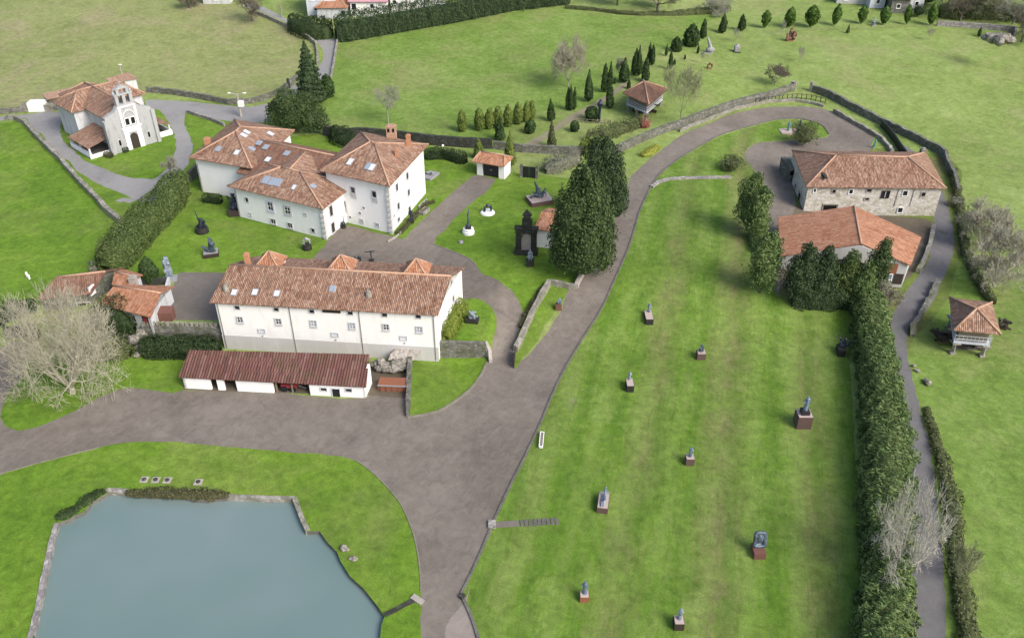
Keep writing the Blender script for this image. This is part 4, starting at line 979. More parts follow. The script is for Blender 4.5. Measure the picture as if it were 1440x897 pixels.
t, ro, fp, fs = gabled('outbuilding', 'low outbuilding with dull brown tile roof behind the big bare tree', 'outbuilding', ridge_q((52, 421), (128, 413), (148, 382), (78, 390), 4.3, 1.4), 4.3, 1.4, 0, 'rubble_stone', 'roof_tile_dull')
window(t, facet(fp[1], fp[2]), 129, 408, .9, 1.2, 'white_paint', 'white_paint', fw=.1, sill=False)
window(t, facet(fp[0], fp[1]), 0, 0, 1.6, 1.6, 'grey_plaster', 'dark_void', fw=.1, sill=False, name='door', pos=Vector((*lerp((*fp[0], 0), (*fp[1], 0), .8)[:2], 2.0)))
q = ridge_q((138, 427), (212, 446), (226, 412), (160, 402), 4.8, 1.3)
t, ro, fp, fs = gabled('cottage', 'small cottage with bright orange tile roof beside the paved court', 'cottage', q, 4.8, 1.3, 1.0, 'old_plaster', 'roof_tile_warm')
q2 = [U(157, 400, 5.2), U(188, 408, 5.2), U(201, 386, 5.2), U(172, 378, 5.2)]
roof(t, [[q2[0], q2[1], lerp(q2[1], q2[2], .45) + Vector((0, 0, .9)), lerp(q2[0], q2[3], .45) + Vector((0, 0, .9))], [q2[2], q2[3], lerp(q2[0], q2[3], .45) + Vector((0, 0, .9)), lerp(q2[1], q2[2], .45) + Vector((0, 0, .9))]], 'roof_tile_warm', name='wing_roof')
walls(t, inset(q2, .35), 1.5, [5.1] * 4, 'old_plaster', 'wing_wall')
wq = facet(fp[0], fp[1])
window(t, wq, 0, 0, .8, 1.6, 'dark_wood', 'red_paint', fw=.08, sill=False, name='door', pos=Vector((*lerp((*fp[0], 0), (*fp[1], 0), .88)[:2], 3.4)))
c = on_plane(190, 404, q[0], Vector((0, 0, 1))); chimney(ro, Vector((c.x, c.y, 5.7)), .9, .7, 'pale_kerb')
c = at(233, 447, .4); mb = MB(); mb.prism([(c.x - 1, c.y - .3), (c.x + 1, c.y - .3), (c.x + 1, c.y + 1), (c.x - 1, c.y + 1)], c.z - .8, [c.z + .9, c.z + .9, c.z + 1.3, c.z + 1.3])
tag(mb.build_at('rust_hut', 'rust_red', c), 'small rust red hut against the corner of the paved court', 'hut')

# ---- gatehouse, black gates, white store behind the big thuja, stone doorway
a, b = at(672, 246), at(706, 252); gz = a.z
gh = thing('gatehouse', lerp(a, b, .5), 'white gatehouse with tiled cap and wide black garage doors', 'gatehouse')
dx = (b - a).normalized(); dy = Vector((-dx.y, dx.x, 0))
if dy.y < 0: dy = -dy
for s in (0, 1):
    p = a + (b - a) * s + dx * (.4 if s == 0 else -.1); mb = MB(); mb.prism([(p - dx * .55)[:2], (p + dx * .55)[:2], (p + dx * .55 + dy * 3)[:2], (p - dx * .55 + dy * 3)[:2]], gz - .4, gz + 2.75); mb.build('side_wall', 'white_plaster', gh)
mb = MB(); p = lerp(a, b, .5); mb.box(p + dy * 2.9 + Vector((0, 0, 1.2)), ((b - a).length, .2, 3), dx); mb.build('back_wall', 'white_plaster', gh)
for s in (-1, 1):
    c = p + dx * (.12 + s * .86) + dy * .3 + Vector((0, 0, 1.25)); d_ = MB().box(c, (1.68, .1, 2.6), dx).build('gate_leaf', 'black_paint', gh); MB().box(c - dx * s * .7 - dy * .08, (.08, .06, .3), dx).build('handle', 'frame_grey', d_)
q = [a - dx * .8 - dy * .7, b + dx * .7 - dy * .7, b + dx * .7 + dy * 3.6, a - dx * .8 + dy * 3.6]
for v in q: v.z = gz + 2.8
r0, r1 = lerp(q[0], q[3], .5), lerp(q[1], q[2], .5); r0.z = r1.z = gz + 3.9
roof(gh, hip_faces(q, r0 + dx * .8, r1 - dx * .8), 'roof_tile_warm')
a, b = at(733, 249), at(755, 251)
gt = thing('black_gate', lerp(a, b, .5), 'black double gate with stone piers right of the gatehouse', 'gate')
dx = (b - a).normalized(); dy = Vector((-dx.y, dx.x, 0))
for s in (0, 1): MB().box(lerp(a, b, s) + Vector((0, 0, 1.1)), (.5, .5, 2.6), dx).build('pier', 'rubble_stone', gt)
for s in (-1, 1): MB().box(lerp(a, b, .5) + dx * s * .62 + Vector((0, 0, 1.05)), (1.2, .1, 2.1), dx).build('gate_leaf', 'black_paint', gt)
q = [U(751, 322, 5.6), U(785, 326, 5.6), U(799, 296, 5.6), U(772, 292, 5.6)]
wb = thing('garden_house', (*((q[0] + q[2]) / 2)[:2], 2.5), 'white garden house with tile roof half hidden by the big thuja', 'garden house')
ap0, ap1 = lerp(q[0], q[1], .5), lerp(q[3], q[2], .5)
r0, r1 = lerp(q[0], q[3], .5), lerp(q[1], q[2], .5); r0.z = r1.z = 6.9
roof(wb, [[q[0], q[1], r1, r0], [q[2], q[3], r0, r1]], 'roof_tile_warm'); fp = inset(q, .2); walls(wb, [fp[0], fp[1], (fp[1] + fp[2]) / 2, fp[2], fp[3], (fp[3] + fp[0]) / 2], 1.6, [5.5, 5.5, 6.7, 5.5, 5.5, 6.7], 'white_plaster')
c = at(740, 358); sdw = thing('stone_doorway', c, 'black weathered stone doorway monument with pediment and walled up arch', 'monument')
MB().box(c + Vector((0, .4, .3)), (3.6, 1.5, .7), (1, -.1, 0)).build('base', 'dark_stone', sdw)
mb = MB()
for s in (-1, 1): mb.box(c + Vector((s * 1.15, .4, 2.1)), (.85, .8, 3.0), (1, -.1, 0))
mb.box(c + Vector((0, .4, 3.9)), (3.3, .9, .7), (1, -.1, 0)); mb.box(c + Vector((0, .4, 4.35)), (3.6, 1.1, .22), (1, -.1, 0))
mb.box(c + Vector((.1, .45, 5.1)), (1.5, .7, 1.4), (1, -.1, 0)); mb.box(c + Vector((.1, .45, 6.1)), (1.0, .6, .7), (1, -.1, 0)); 
mb.add([c + Vector((x + .1, y, z)) for x, y, z in ((-.7, .1, 6.45), (.7, .1, 6.45), (.7, .8, 6.45), (-.7, .8, 6.45), (0, .1, 7.3), (0, .8, 7.3))], [(0, 1, 4), (2, 3, 5), (1, 2, 5, 4), (3, 0, 4, 5), (0, 3, 2, 1)])
mb.build('frame', 'dark_stone', sdw)
pts = [c + Vector((x, .25, z)) for x, z in [(-.75, .65), (.75, .65), (.75, 2.5), (.6, 3.0), (.25, 3.4), (-.25, 3.4), (-.6, 3.0), (-.75, 2.5)]]
mb = MB(); mb.add(pts + [p + Vector((0, .4, 0)) for p in pts], [tuple(range(8)), tuple(range(15, 7, -1))] + [(i, i + 8, (i + 1) % 8 + 8, (i + 1) % 8) for i in range(8)]); mb.build('arch_infill', 'pale_kerb', sdw)

# ---- far houses at the top edge
def farhouse(name, label, px0, px1, py, depth, wh, rise, wallm, roofm, wins=(), zoff=0, tilt=0.0, cat='house', hip=False):
    a, b = at(px0, py), at(px1, py + tilt); z = min(a.z, b.z) + zoff
    dx = (b - a); dx.z = 0; dx.normalize(); dy = Vector((-dx.y, dx.x, 0))
    o = .5; q = [a - dx * o - dy * o, b + dx * o - dy * o, b + dx * o + dy * (depth + o), a - dx * o + dy * (depth + o)]
    for v in q: v.z = z + wh
    t = thing(name, (*lerp(a, b, .5)[:2], z), label, cat)
    r0, r1 = lerp(q[0], q[3], .5), lerp(q[1], q[2], .5); r0.z = r1.z = z + wh + rise
    if hip: r0 += dx * depth * .45; r1 -= dx * depth * .45; roof(t, hip_faces(q, r0, r1), roofm)
    else: roof(t, [[q[0], q[1], r1, r0], [q[2], q[3], r0, r1]], roofm)
    fp = inset(q, o)
    if hip: walls(t, fp, z - 1, [z + wh - .1] * 4, wallm)
    else: walls(t, [fp[0], fp[1], (fp[1] + fp[2]) / 2, fp[2], fp[3], (fp[3] + fp[0]) / 2], z - 1, [z + wh - .1, z + wh - .1, z + wh + rise - .3] * 2, wallm)
    W = facet(fp[0], fp[1]); L = (b - a).length
    for u, zz, w, h in wins: window(t, W, 0, 0, w, h, 'white_paint', 'dark_glass', fw=.12, pos=Vector((*(a + dx * L * u)[:2], z + zz)))
    return t
farhouse('village_house', 'tall grey rendered village house at the top beside the lane', 433, 474, 23, 9, 6.5, 2, 'blue_grey_plaster', 'roof_tile_dull', [(.2, 4.6, .8, 1), (.45, 4.7, .8, 1), (.7, 4.6, .8, 1), (.3, 2, .8, 1)])
farhouse('village_house', 'low orange tiled annex in front of the grey village house', 447, 488, 27, 6, 3.0, 1.4, 'old_plaster', 'roof_tile_warm', [(.9, 1.6, 1.0, 1.2)], hip=True)
farhouse('village_house', 'village house with pink metal roof behind the long hedge', 494, 545, 24, 11, 4.0, 2.6, 'cream_plaster', 'roof_pink', [(.1, 2.6, 1.2, 1.6), (.6, 2.8, .9, 1.0)])
farhouse('village_house', 'village house with grey brown roof between pink and cream houses', 550, 570, 20, 9, 4.5, 2, 'cream_plaster', 'roof_tile_dull', [(.3, 3, .9, 1)])
farhouse('village_house', 'cream village house peeping over the long hedge', 573, 596, 18, 9, 6.0, 2, 'cream_plaster', 'roof_tile_dull', [(.55, 4.4, 1.0, 1.0), (.2, 4.4, .9, 1)])
farhouse('village_house', 'white village house peeping over the long hedge', 599, 624, 16, 9, 6.2, 2, 'white_plaster', 'roof_tile_warm', [(.3, 4.6, .9, 1), (.7, 4.6, .9, 1)])
farhouse('village_house', 'grey walled farm building at the top behind the left pasture', 286, 324, 6, 8, 3.2, 1.6, 'old_plaster', 'roof_tile_dull', [(.5, 1.7, 1, 1.2)])
farhouse('village_house', 'slate roofed house beyond the row of hilltop bushes', 1222, 1243, 12, 9, 3.0, 1.8, 'blue_grey_plaster', 'roof_slate', [(.5, 1.8, .9, 1)])
farhouse('village_house', 'low dark stone barn beyond the hilltop bushes', 1251, 1276, 19, 10, 4.0, 2.0, 'rubble_stone', 'roof_slate', [(.4, 2, .9, 1)], tilt=1)
farhouse('village_house', 'house with orange tile roof beyond the hilltop bushes', 1276, 1296, 18, 12, 4.5, 2.4, 'old_plaster', 'roof_tile_warm', [(.5, 2.4, .9, 1)])
farhouse('village_house', 'long low dark roofed building at the top right edge', 1176, 1219, 5, 8, 2.6, 1.2, 'grey_plaster', 'roof_slate', [(.3, 1.5, .9, 1)], tilt=2)
# ------------------------------------------------------------------ vegetation
G = np.random.default_rng(11)
def quads(P, N, size, spread=.75, elong=1.5, updir=0.0):
    """leaf-spray quads at points P around normals N"""
    n = len(P); N = N + G.normal(0, spread, (n, 3)); N /= np.linalg.norm(N, axis=1)[:, None] + 1e-9
    t = G.normal(0, 1, (n, 3)) + (np.array([0, 0, updir]) if np.isscalar(updir) else np.asarray(updir)); t -= N * (t * N).sum(1)[:, None]; t /= np.linalg.norm(t, axis=1)[:, None] + 1e-9
    b = np.cross(N, t); s = (size * G.uniform(.55, 1.35, n))[:, None]
    a, c = t * s * elong * .5, b * s * .5
    return np.stack([P - a - c * .45, P - a * .1 + c, P + a, P - a * .1 - c], 1).reshape(-1, 3)
def qmesh(name, V, mat, core=None):
    n = len(V) // 4; k = 0; F = np.arange(n * 4).reshape(-1, 4)
    me = bpy.data.meshes.new(name)
    cv, cf = core if core else (np.zeros((0, 3)), [])
    allv = np.concatenate([V, np.asarray(cv, float).reshape(-1, 3)]); nl = n * 4 + sum(len(f) for f in cf)
    me.vertices.add(len(allv)); me.vertices.foreach_set('co', allv.ravel())
    me.loops.add(nl); me.polygons.add(n + len(cf))
    li = np.concatenate([F.ravel()] + [np.array(f) + n * 4 for f in cf]).astype(np.int32)
    ls = np.concatenate([np.arange(n) * 4, n * 4 + np.cumsum([0] + [len(f) for f in cf])[:-1] if cf else np.zeros(0)]).astype(np.int32)
    lt = np.concatenate([np.full(n, 4), [len(f) for f in cf]]).astype(np.int32)
    me.loops.foreach_set('vertex_index', li); me.polygons.foreach_set('loop_start', ls); me.polygons.foreach_set('loop_total', lt)
    me.materials.append(M[mat]); me.update(calc_edges=True); me.validate()
    return me
def lump(P, f, amp, seed):
    r = np.random.default_rng(seed); s = 0
    for k in range(5):
        d = r.normal(0, 1, 3); ph = r.uniform(0, 6.28); s = s + np.sin(P @ d * f * (1 + .35 * k) + ph) / (1 + .3 * k)
    return s * amp / 2.2
def rev_crown(prof, W, Hh, leaf, n, seed, lf=2.2, la=.12, core=.86, updir=1.2, spread=.7, elong=1.7):
    """crown of revolution: prof(t)->0..1 radius; returns (quad verts, core)"""
    r = np.random.default_rng(seed); ts = np.linspace(0, 1, 200); w = np.array([max(prof(t), .02) for t in ts]); w /= w.sum()
    t = r.choice(ts, n, p=w) + r.uniform(-.003, .003, n); th = r.uniform(0, 2 * np.pi, n)
    R_ = np.interp(t, ts, [prof(q) for q in ts]); D = np.stack([np.cos(th), np.sin(th), np.zeros(n)], 1)
    P = D * (R_ * W / 2)[:, None]; P[:, 2] = t * Hh
    dr = np.gradient(np.interp(ts, ts, [prof(q) for q in ts]), ts) * W / 2 / Hh
    N = D.copy(); N[:, 2] = -np.interp(t, ts, dr); N /= np.linalg.norm(N, axis=1)[:, None]
    k = lump(P, lf, la, seed) * (W / 2); dep = r.uniform(-.22, .06, n) * W / 2
    P = P + D * np.minimum(k + dep, W * .12)[:, None] * np.minimum(1, R_ * 3)[:, None]
    V = quads(P, N, leaf, spread, elong, updir)
    m, q = 14, 12; cv = []; cf = []
    for i in range(m + 1):
        tt = i / m * .97; rr = prof(tt) * W / 2 * core
        for j in range(q): a = 2 * math.pi * j / q; cv.append((rr * math.cos(a), rr * math.sin(a), tt * Hh))
    for i in range(m):
        for j in range(q): cf.append((i * q + j, i * q + (j + 1) % q, (i + 1) * q + (j + 1) % q, (i + 1) * q + j))
    return V, (cv, cf)
PROF = {
    'column': lambda t: min(1, t * 9 + .25) * (1 - max(0, t - .35) / .65) ** .62 if t < 1 else 0,
    'cone': lambda t: min(1, t * 12 + .2) * (1 - t) ** .8,
    'oval': lambda t: max(0, math.sin(math.pi * min(1, .10 + t * .9))) ** .55 * (1 - .25 * t),
    'egg': lambda t: max(0, math.sin(math.pi * min(1, .16 + t * .84))) ** .6 * (1 - .35 * t),
    'drop': lambda t: max(0, math.sin(math.pi * min(1, .06 + t * .94))) ** .75 * (.72 + .5 * t - .35 * t * t),
    'ball': lambda t: max(0, math.sin(math.pi * min(1, .12 + t * .88))) ** .5}
PROTO = {}
def proto(kind, prof, mat, W, Hh, leaf, n, seed, tr=.12, z0=.04, **kw):
    V, core = rev_crown(PROF[prof], W, Hh * (1 - z0), leaf, n, seed, **kw); V[:, 2] += Hh * z0
    cv = [(x, y, z + Hh * z0) for x, y, z in core[0]]
    S = np.array([1 / W, 1 / W, 1 / Hh]); me = qmesh(kind, V * S, mat, (np.array(cv) * S, core[1]))
    tm = MB().tube([(0, 0, -.06), (0, 0, z0 + .25)], [tr / W, tr / W * .7], 6).mesh('trunk', 'bark'); PROTO[kind] = (me, tm)
proto('cypress', 'column', 'cypress_leaf', 1.7, 6, .26, 1500, 1, lf=3, la=.16)
proto('cypress_b', 'column', 'cypress_leaf', 1.7, 6, .26, 1500, 2, lf=3.5, la=.2)
proto('cone', 'cone', 'cypress_leaf', 2.4, 5, .26, 1500, 3)
proto('golden', 'oval', 'golden_leaf', 2.1, 4.5, .22, 1600, 4)
proto('golden_cone', 'cone', 'golden_leaf', 2.4, 5, .24, 1500, 5)
proto('egg', 'egg', 'cypress_leaf', 4, 5, .34, 2200, 6)
proto('drop', 'drop', 'teardrop_leaf', 2.8, 6.2, .32, 1800, 7, z0=.08, la=.2)
proto('drop_b', 'drop', 'teardrop_leaf', 2.8, 6.2, .32, 1800, 8, z0=.08, la=.26)
proto('ball', 'ball', 'cypress_leaf', 1.8, 1.8, .2, 900, 9)
proto('brown_cone', 'cone', 'olive_leaf', 2.2, 5, .24, 1300, 10)
def plant(kind, px, pyt, pyb, wpx, name, label, cat='tree', group=None, rz=None, base=None):
    p = base or at(px, pyb); hh = zat(px, pyt, p.y + .3) - p.z; w = wpx / ppm(p)
    t = thing(name, p, label, cat, group, rnd.uniform(0, 6) if rz is None else rz); w *= rnd.uniform(.9, 1.14); t.scale = (w, w * rnd.uniform(.9, 1.1), hh); t.rotation_euler.x, t.rotation_euler.y = rnd.gauss(0, .022), rnd.gauss(0, .022)
    for nm, me in zip(('crown', 'trunk'), PROTO[kind]):
        o = link(bpy.data.objects.new(nm, me)); o.parent = t
    return t
ORD = ['first', 'second', 'third', 'fourth', 'fifth', 'sixth', 'seventh', 'eighth', 'ninth', 'tenth', 'eleventh', 'twelfth', 'thirteenth', 'fourteenth', 'fifteenth']
gr = 'golden oval thujas in the garden row'
for i, (x, y0, y1, w) in enumerate([(650, 154, 185, 15), (675, 151, 183, 15), (688, 150, 181.5, 15), (701, 148, 180, 14), (714, 146, 178, 14), (728.6, 143, 174.5, 14), (740.5, 141, 172, 12), (747, 140, 170, 11)]):
    plant('golden', x, y0, y1, w, 'thuja', 'clipped golden oval thuja standing alone at left end of the row' if i == 0 else f'clipped golden oval thuja, {ORD[i]} from left in the row on the field', group=gr)
for x, y0, y1, w, l, k in [(703, 162, 197, 17, 'cone shaped green thuja in front of the golden oval row', 'cone'), (717, 184, 233, 19, 'cone shaped thuja between the gatehouse and the black gate', 'golden_cone'), (674, 193, 222, 17, 'cone shaped thuja behind the gatehouse roof', 'golden_cone'), (776, 169, 207, 14, 'brownish cone shaped conifer beside the garden path', 'brown_cone'), (775.5, 138, 170.5, 9, 'slim dark cypress right of the golden oval row', 'cypress')]:
    plant(k, x, y0, y1, w, 'conifer' if k != 'cypress' else 'cypress', l)
gr = 'slim cypresses of the garden avenue'
CY = [(798, 121, 155, 6, 'left stem of the three stemmed cypress by the pale path'), (802.5, 118, 156, 7, 'middle stem of the three stemmed cypress by the pale path'), (807, 121, 155, 6, 'right stem of the three stemmed cypress by the pale path'), (827.5, 98, 143, 10, 'tall single cypress on the left side of the pale path'), (849.5, 89, 130, 8, 'left one of the paired cypresses near middle of the avenue'), (855.5, 86, 130, 8, 'right one of the paired cypresses near middle of the avenue'),
      (857.5, 116, 153, 9, 'single cypress left of the large granary'), (877, 81, 116, 13, 'broad cypress with grey bare shrub, left of the tallest cypresses'), (884, 111, 125, 5, 'small cypress at left behind the large granary roof'), (864.5, 108, 118, 4, 'tiny cypress at foot of the broad cypress'), (891.5, 68, 106, 9, 'left one of the tall twin cypresses behind the large granary'), (898, 64, 107, 8, 'right one of the tall twin cypresses behind the large granary'),
      (907, 80, 115, 11, 'cypress just behind the large granary peak'), (912, 59, 90, 6, 'left one of a slim cypress pair higher up the hill'), (917, 62, 92, 6, 'right one of a slim cypress pair higher up the hill'), (936.5, 61, 79, 4, 'very thin cypress left of the round hill bushes'), (942, 71, 98, 6, 'thin cypress above right of the large granary'), (948, 82, 92, 3.5, 'tiny cypress above right of the large granary'), (981, 63, 76, 3.5, 'tiny slim cypress below the big egg shaped bush'), (963, 76, 84, 3, 'smallest cypress seedling on the hill slope'),
      (988, 26, 54.5, 9, 'slim cypress right of the big egg shaped bush'), (1015, 19, 47, 10, 'slim cypress at left start of the hilltop row'), (1042.5, 20, 43.5, 10, 'slim cypress beside the rounded hilltop bushes')]
for i, (x, y0, y1, w, l) in enumerate(CY): plant('cypress' if i % 2 else 'cypress_b', x, y0, y1, w, 'cypress', l, group=gr)
gr = 'teardrop clipped trees along the hilltop'
for i, (x, y0, y1, w) in enumerate([(1075, 14, 40, 13), (1109.5, 9, 39, 14), (1140, 7, 39, 19), (1173, 5, 36.5, 14), (1211, 8, 34, 12), (1242, 8, 35, 15), (1274, 6, 35, 11), (1308, 3, 36, 15)]):
    plant('drop' if i % 2 else 'drop_b', x, y0, y1, w, 'clipped_tree', f'teardrop clipped green tree, {ORD[i]} from left in the hilltop row', group=gr)
plant('egg', 971, 33, 65, 24, 'bush', 'big egg shaped dark bush on the hill', 'bush'); plant('egg', 951, 51, 72.5, 17, 'bush', 'smaller round bush left of the big egg shaped bush', 'bush')
for x, y0, y1, w, l in [(746, 168, 187, 14, 'clipped ball shrub at right end of the golden row'), (807.5, 169, 185, 14, 'clipped ball shrub beside the garden path'), (832, 149, 169, 17, 'round shrub left of the tall dark statue'), (461, 103, 136, 20, 'oval green bush beside the dark spruce'), (212.5, 359, 397, 27, 'round bush beside the tall blue statue slab')]:
    plant('ball' if w < 18 else 'egg', x, y0, y1, w, 'shrub', l, 'shrub')
plant('brown_cone', 1192, 34, 47, 5, 'shrub', 'small brown dried shrub on the hilltop track', 'shrub'); plant('cypress', 1376, 37, 52, 5, 'cypress', 'tiny dark cypress before the far ruined wall')

# --- irregular crowns, hedges and thickets
def blob(center, rad, n, leaf, seed, lf=.9, la=.22, spread=.9, updir=.3, shell=.35):
    r = np.random.default_rng(seed); d = r.normal(0, 1, (n, 3)); d /= np.linalg.norm(d, axis=1)[:, None]; d[:, 2] = np.where(d[:, 2] < -.5, -d[:, 2], d[:, 2])
    rad = np.asarray(rad, float); rr = 1 - shell * r.uniform(0, 1, n) ** 2.0
    P = d * rad; k = 1 + lump(P, lf, la, seed); P = P * (rr * np.clip(k, .75, 1.5))[:, None] + np.asarray(center)
    return quads(P, d / rad * rad.mean(), leaf, spread, 1.6, updir)
def blobcore(center, rad, k=.66):
    m = MB(); m.ell(center, [q * k for q in rad], 10, 7); return m.v, m.f
def mergecore(cs):
    v = []; f = []
    for a, b in cs: k = len(v); v += list(a); f += [tuple(i + k for i in q) for q in b]
    return v, f
def crown_tree(name, label, base, blobs, leaf, dens_, mat, seed=1, trunk=(.25, 2), cat='tree', bark='bark', limbs=True, updir=.3, group=None, lf=.9, la=.22):
    """blobs: (dx,dy,z,(rx,ry,rz)) relative to base"""
    t = thing(name, base, label, cat, group); Vs = []; cs = []; leaf *= .5
    for i, (dx, dy, z, rad) in enumerate(blobs):
        area = 4 * math.pi * ((rad[0] * rad[1] + rad[0] * rad[2] + rad[1] * rad[2]) / 3); n = int(area * dens_ / (leaf * leaf))
        Vs.append(blob((dx, dy, z), rad, n, leaf, seed * 31 + i, lf, la, updir=updir)); cs.append(blobcore((dx, dy, z), rad))
    me = qmesh('crown', np.concatenate(Vs), mat, mergecore(cs)); c = link(bpy.data.objects.new('crown', me)); c.parent = t
    mb = MB(); zt = max(.6, min(b[2] for b in blobs)); mb.tube([(0, 0, -.3), (0, 0, zt)], [trunk[0], trunk[0] * .7], 8)
    if limbs:
        for dx, dy, z, rad in blobs[:6]: mb.tube([(0, 0, zt * .7), (dx * .6, dy * .6, z)], [trunk[0] * .5, trunk[0] * .2], 5)
    mb.build('trunk', bark, t, local=True); return t
def hedge(name, label, pts, w, hh, leaf, dens_, mat, seed=1, elong=2.0, lf=.8, la=.2, cat='hedge', world=False, updir=.5, kind=None, top=.6, base_drop=.3, ridge=0.0):
    """pts: pixel path of the hedge's centre line at ground level; w, hh: width and height (numbers or lists per point)"""
    P = [Vector((p[0], p[1], 0)) for p in pts] if world else [Vector((*at(*p)[:2], 0)) for p in pts]
    k = len(P); ws = w if hasattr(w, '__len__') else [w] * k; hs = hh if hasattr(hh, '__len__') else [hh] * k
    Q = []; 
    for i in range(k - 1):
        m = max(1, int((P[i + 1] - P[i]).length / .8))
        for j in range(m + (1 if i == k - 2 else 0)):
            f = j / m; q = P[i].lerp(P[i + 1], f); Q.append((q.x, q.y, ws[i] + (ws[i + 1] - ws[i]) * f, hs[i] + (hs[i + 1] - hs[i]) * f))
    Q = np.array(Q); D = np.gradient(Q[:, :2], axis=0); D /= np.linalg.norm(D, axis=1)[:, None]; Nn = np.stack([-D[:, 1], D[:, 0]], 1)
    L = np.r_[0, np.cumsum(np.linalg.norm(np.diff(Q[:, :2], axis=0), axis=1))]; per = (Q[:, 2] + 2 * Q[:, 3]).mean(); leaf *= .46; n = int(L[-1] * per * dens_ / (leaf * leaf) + 40)
    r = np.random.default_rng(seed); s = r.uniform(-.3, L[-1] + .3, n); ex = top
    ag = np.linspace(0, math.pi, 400); gx = np.sign(np.cos(ag)) * np.abs(np.cos(ag)) ** ex * Q[:, 2].mean() / 2; gz_ = np.abs(np.sin(ag)) ** ex * Q[:, 3].mean()
    al = np.r_[0, np.cumsum(np.hypot(np.diff(gx), np.diff(gz_)))]; a = np.interp(r.uniform(0, al[-1], n), al, ag)
    ip = lambda c: np.interp(s, L, c)
    ca, sa = np.cos(a), np.sin(a); cx = np.sign(ca) * np.abs(ca) ** ex; cz = np.sign(sa) * np.abs(sa) ** ex
    X, Y, W_, H_ = ip(Q[:, 0]), ip(Q[:, 1]), ip(Q[:, 2]), ip(Q[:, 3]); nx, ny = ip(Nn[:, 0]), ip(Nn[:, 1])
    endf = np.clip(np.minimum(s + .3, L[-1] + .3 - s) / (W_ * .5 + .01), .12, 1) ** .4
    base = np.stack([X, Y, s * 0], 1); kk = np.clip(1 + lump(np.stack([X + nx * cx * W_, Y + ny * cx * W_, cz * H_], 1), lf, la, seed), .78, 1.4); kk = kk + ridge * (np.abs(np.sin(np.pi * (s / 1.5 + .42 * cx * W_ / 2 + .5 * np.sin(s * .35)))) ** .7 - .62); dep = (1 - .22 * r.uniform(0, 1, n) ** 2) * kk
    off = cx * W_ / 2 * dep * endf; z = np.maximum(cz * H_ * (dep ** .6) * (.75 + .25 * endf), -.2)
    gz = hgt(X + nx * off, Y + ny * off); P3 = np.stack([X + nx * off, Y + ny * off, gz + z], 1)
    N3 = np.stack([nx * ca, ny * ca, sa * 1.0 + .05], 1)
    o = np.array([Q[len(Q) // 2, 0], Q[len(Q) // 2, 1], 0]); o[2] = H1(o[0], o[1])
    V = quads(P3, N3, leaf, .6, elong, updir) - o
    cv = []; cf = []; q = 8
    for i in range(len(Q)):
        e = .4 if i in (0, len(Q) - 1) else .68; g = H1(Q[i, 0], Q[i, 1])
        for j in range(q):
            b = math.pi * j / (q - 1); cc, ss = math.cos(b), math.sin(b); cc = math.copysign(abs(cc) ** ex, cc); ss = abs(ss) ** ex
            cv.append((Q[i, 0] + Nn[i, 0] * cc * Q[i, 2] / 2 * e - o[0], Q[i, 1] + Nn[i, 1] * cc * Q[i, 2] / 2 * e - o[1], g + ss * Q[i, 3] * e - (base_drop if ss < .1 else 0) - o[2]))
    for i in range(len(Q) - 1):
        for j in range(q - 1): cf.append((i * q + j, i * q + j + 1, (i + 1) * q + j + 1, (i + 1) * q + j))
    cf += [tuple(range(q)), tuple((len(Q) - 1) * q + j for j in range(q - 1, -1, -1))]
    ob = link(bpy.data.objects.new(name, qmesh(name, V, mat, (cv, cf)))); ob.location = o
    return tag(ob, label, cat, kind=kind)

hedge('hedge', 'long tall shaggy green hedge between statue lawn and right lane', [(1237, 985), (1240, 897), (1243, 830), (1243, 745), (1243, 680), (1241, 610), (1234, 555), (1225, 500), (1220, 455), (1214, 424)], [4.8, 4.6, 4.2, 4.6, 5.0, 4.8, 4.2, 4.2, 4.4, 3.8], [3.8, 3.8, 3.6, 3.8, 4.2, 4.2, 4.0, 3.9, 3.8, 3.6], .31, 1.15, 'hedge_leaf', 3, lf=.9, la=.22, top=.7, ridge=.38, elong=3.4, updir=(-1.5, .5, 1.3))
hedge('hedge', 'broad clipped laurel hedge along left edge of the mansion lawn', [(256, 266), (238, 296), (205, 330), (170, 366), (150, 385)], [4.8, 5, 5.4, 5.6, 4.5], [4.2, 4.2, 4.2, 4.2, 3.4], .32, 1.15, 'laurel_leaf', 4, lf=.8, la=.18, top=.5)
hedge('hedge', 'tall dark conifer hedge along the top of the far field', [(474, 58), (560, 43), (635, 30), (720, 13), (800, 4)], [5, 5, 5, 5, 5], [6.4, 6.4, 6.4, 6.4, 6.0], .42, 1.2, 'conifer_leaf', 5, lf=1.3, la=.16, top=.35, updir=1.5)
hedge('hedge', 'low dark hedge behind the gatehouse and mansion', [(598, 223), (625, 222), (655, 230)], 2.2, 2.0, .3, 1.1, 'ivy_leaf', 6)
hedge('hedge', 'low clipped hedge against foot of the mansion left block', [(287, 283), (312, 286)], 1.5, 1.3, .22, 1.2, 'ivy_leaf', 7, top=.4)
hedge('hedge', 'low hedge in front of the orange barn between the conifers', [(1112, 427), (1150, 428), (1180, 428), (1208, 428)], 3.0, 2.9, .3, 1.2, 'conifer_leaf', 8)
hedge('ivy_bank', 'dark ivy covered retaining bank left of the farmhouse', [(-49, 91.4), (-44, 91.3), (-38.6, 91.0)], 3.6, 2.3, .3, 1.3, 'ivy_leaf', 9, cat='ivy', world=True, lf=1.0)
hedge('hedge', 'scrubby bramble hedge along right edge of the lane', [(1302, 575), (1316, 620), (1330, 670), (1338, 710), (1344, 770), (1350, 830), (1362, 897), (1372, 980)], [.8, 1.2, 1.7, 2.0, 2.0, 2.1, 2.3, 2.4], [.4, .6, .8, .9, .8, .9, 1.0, 1.0], .3, .8, 'olive_leaf', 10, lf=1.3, la=.55)
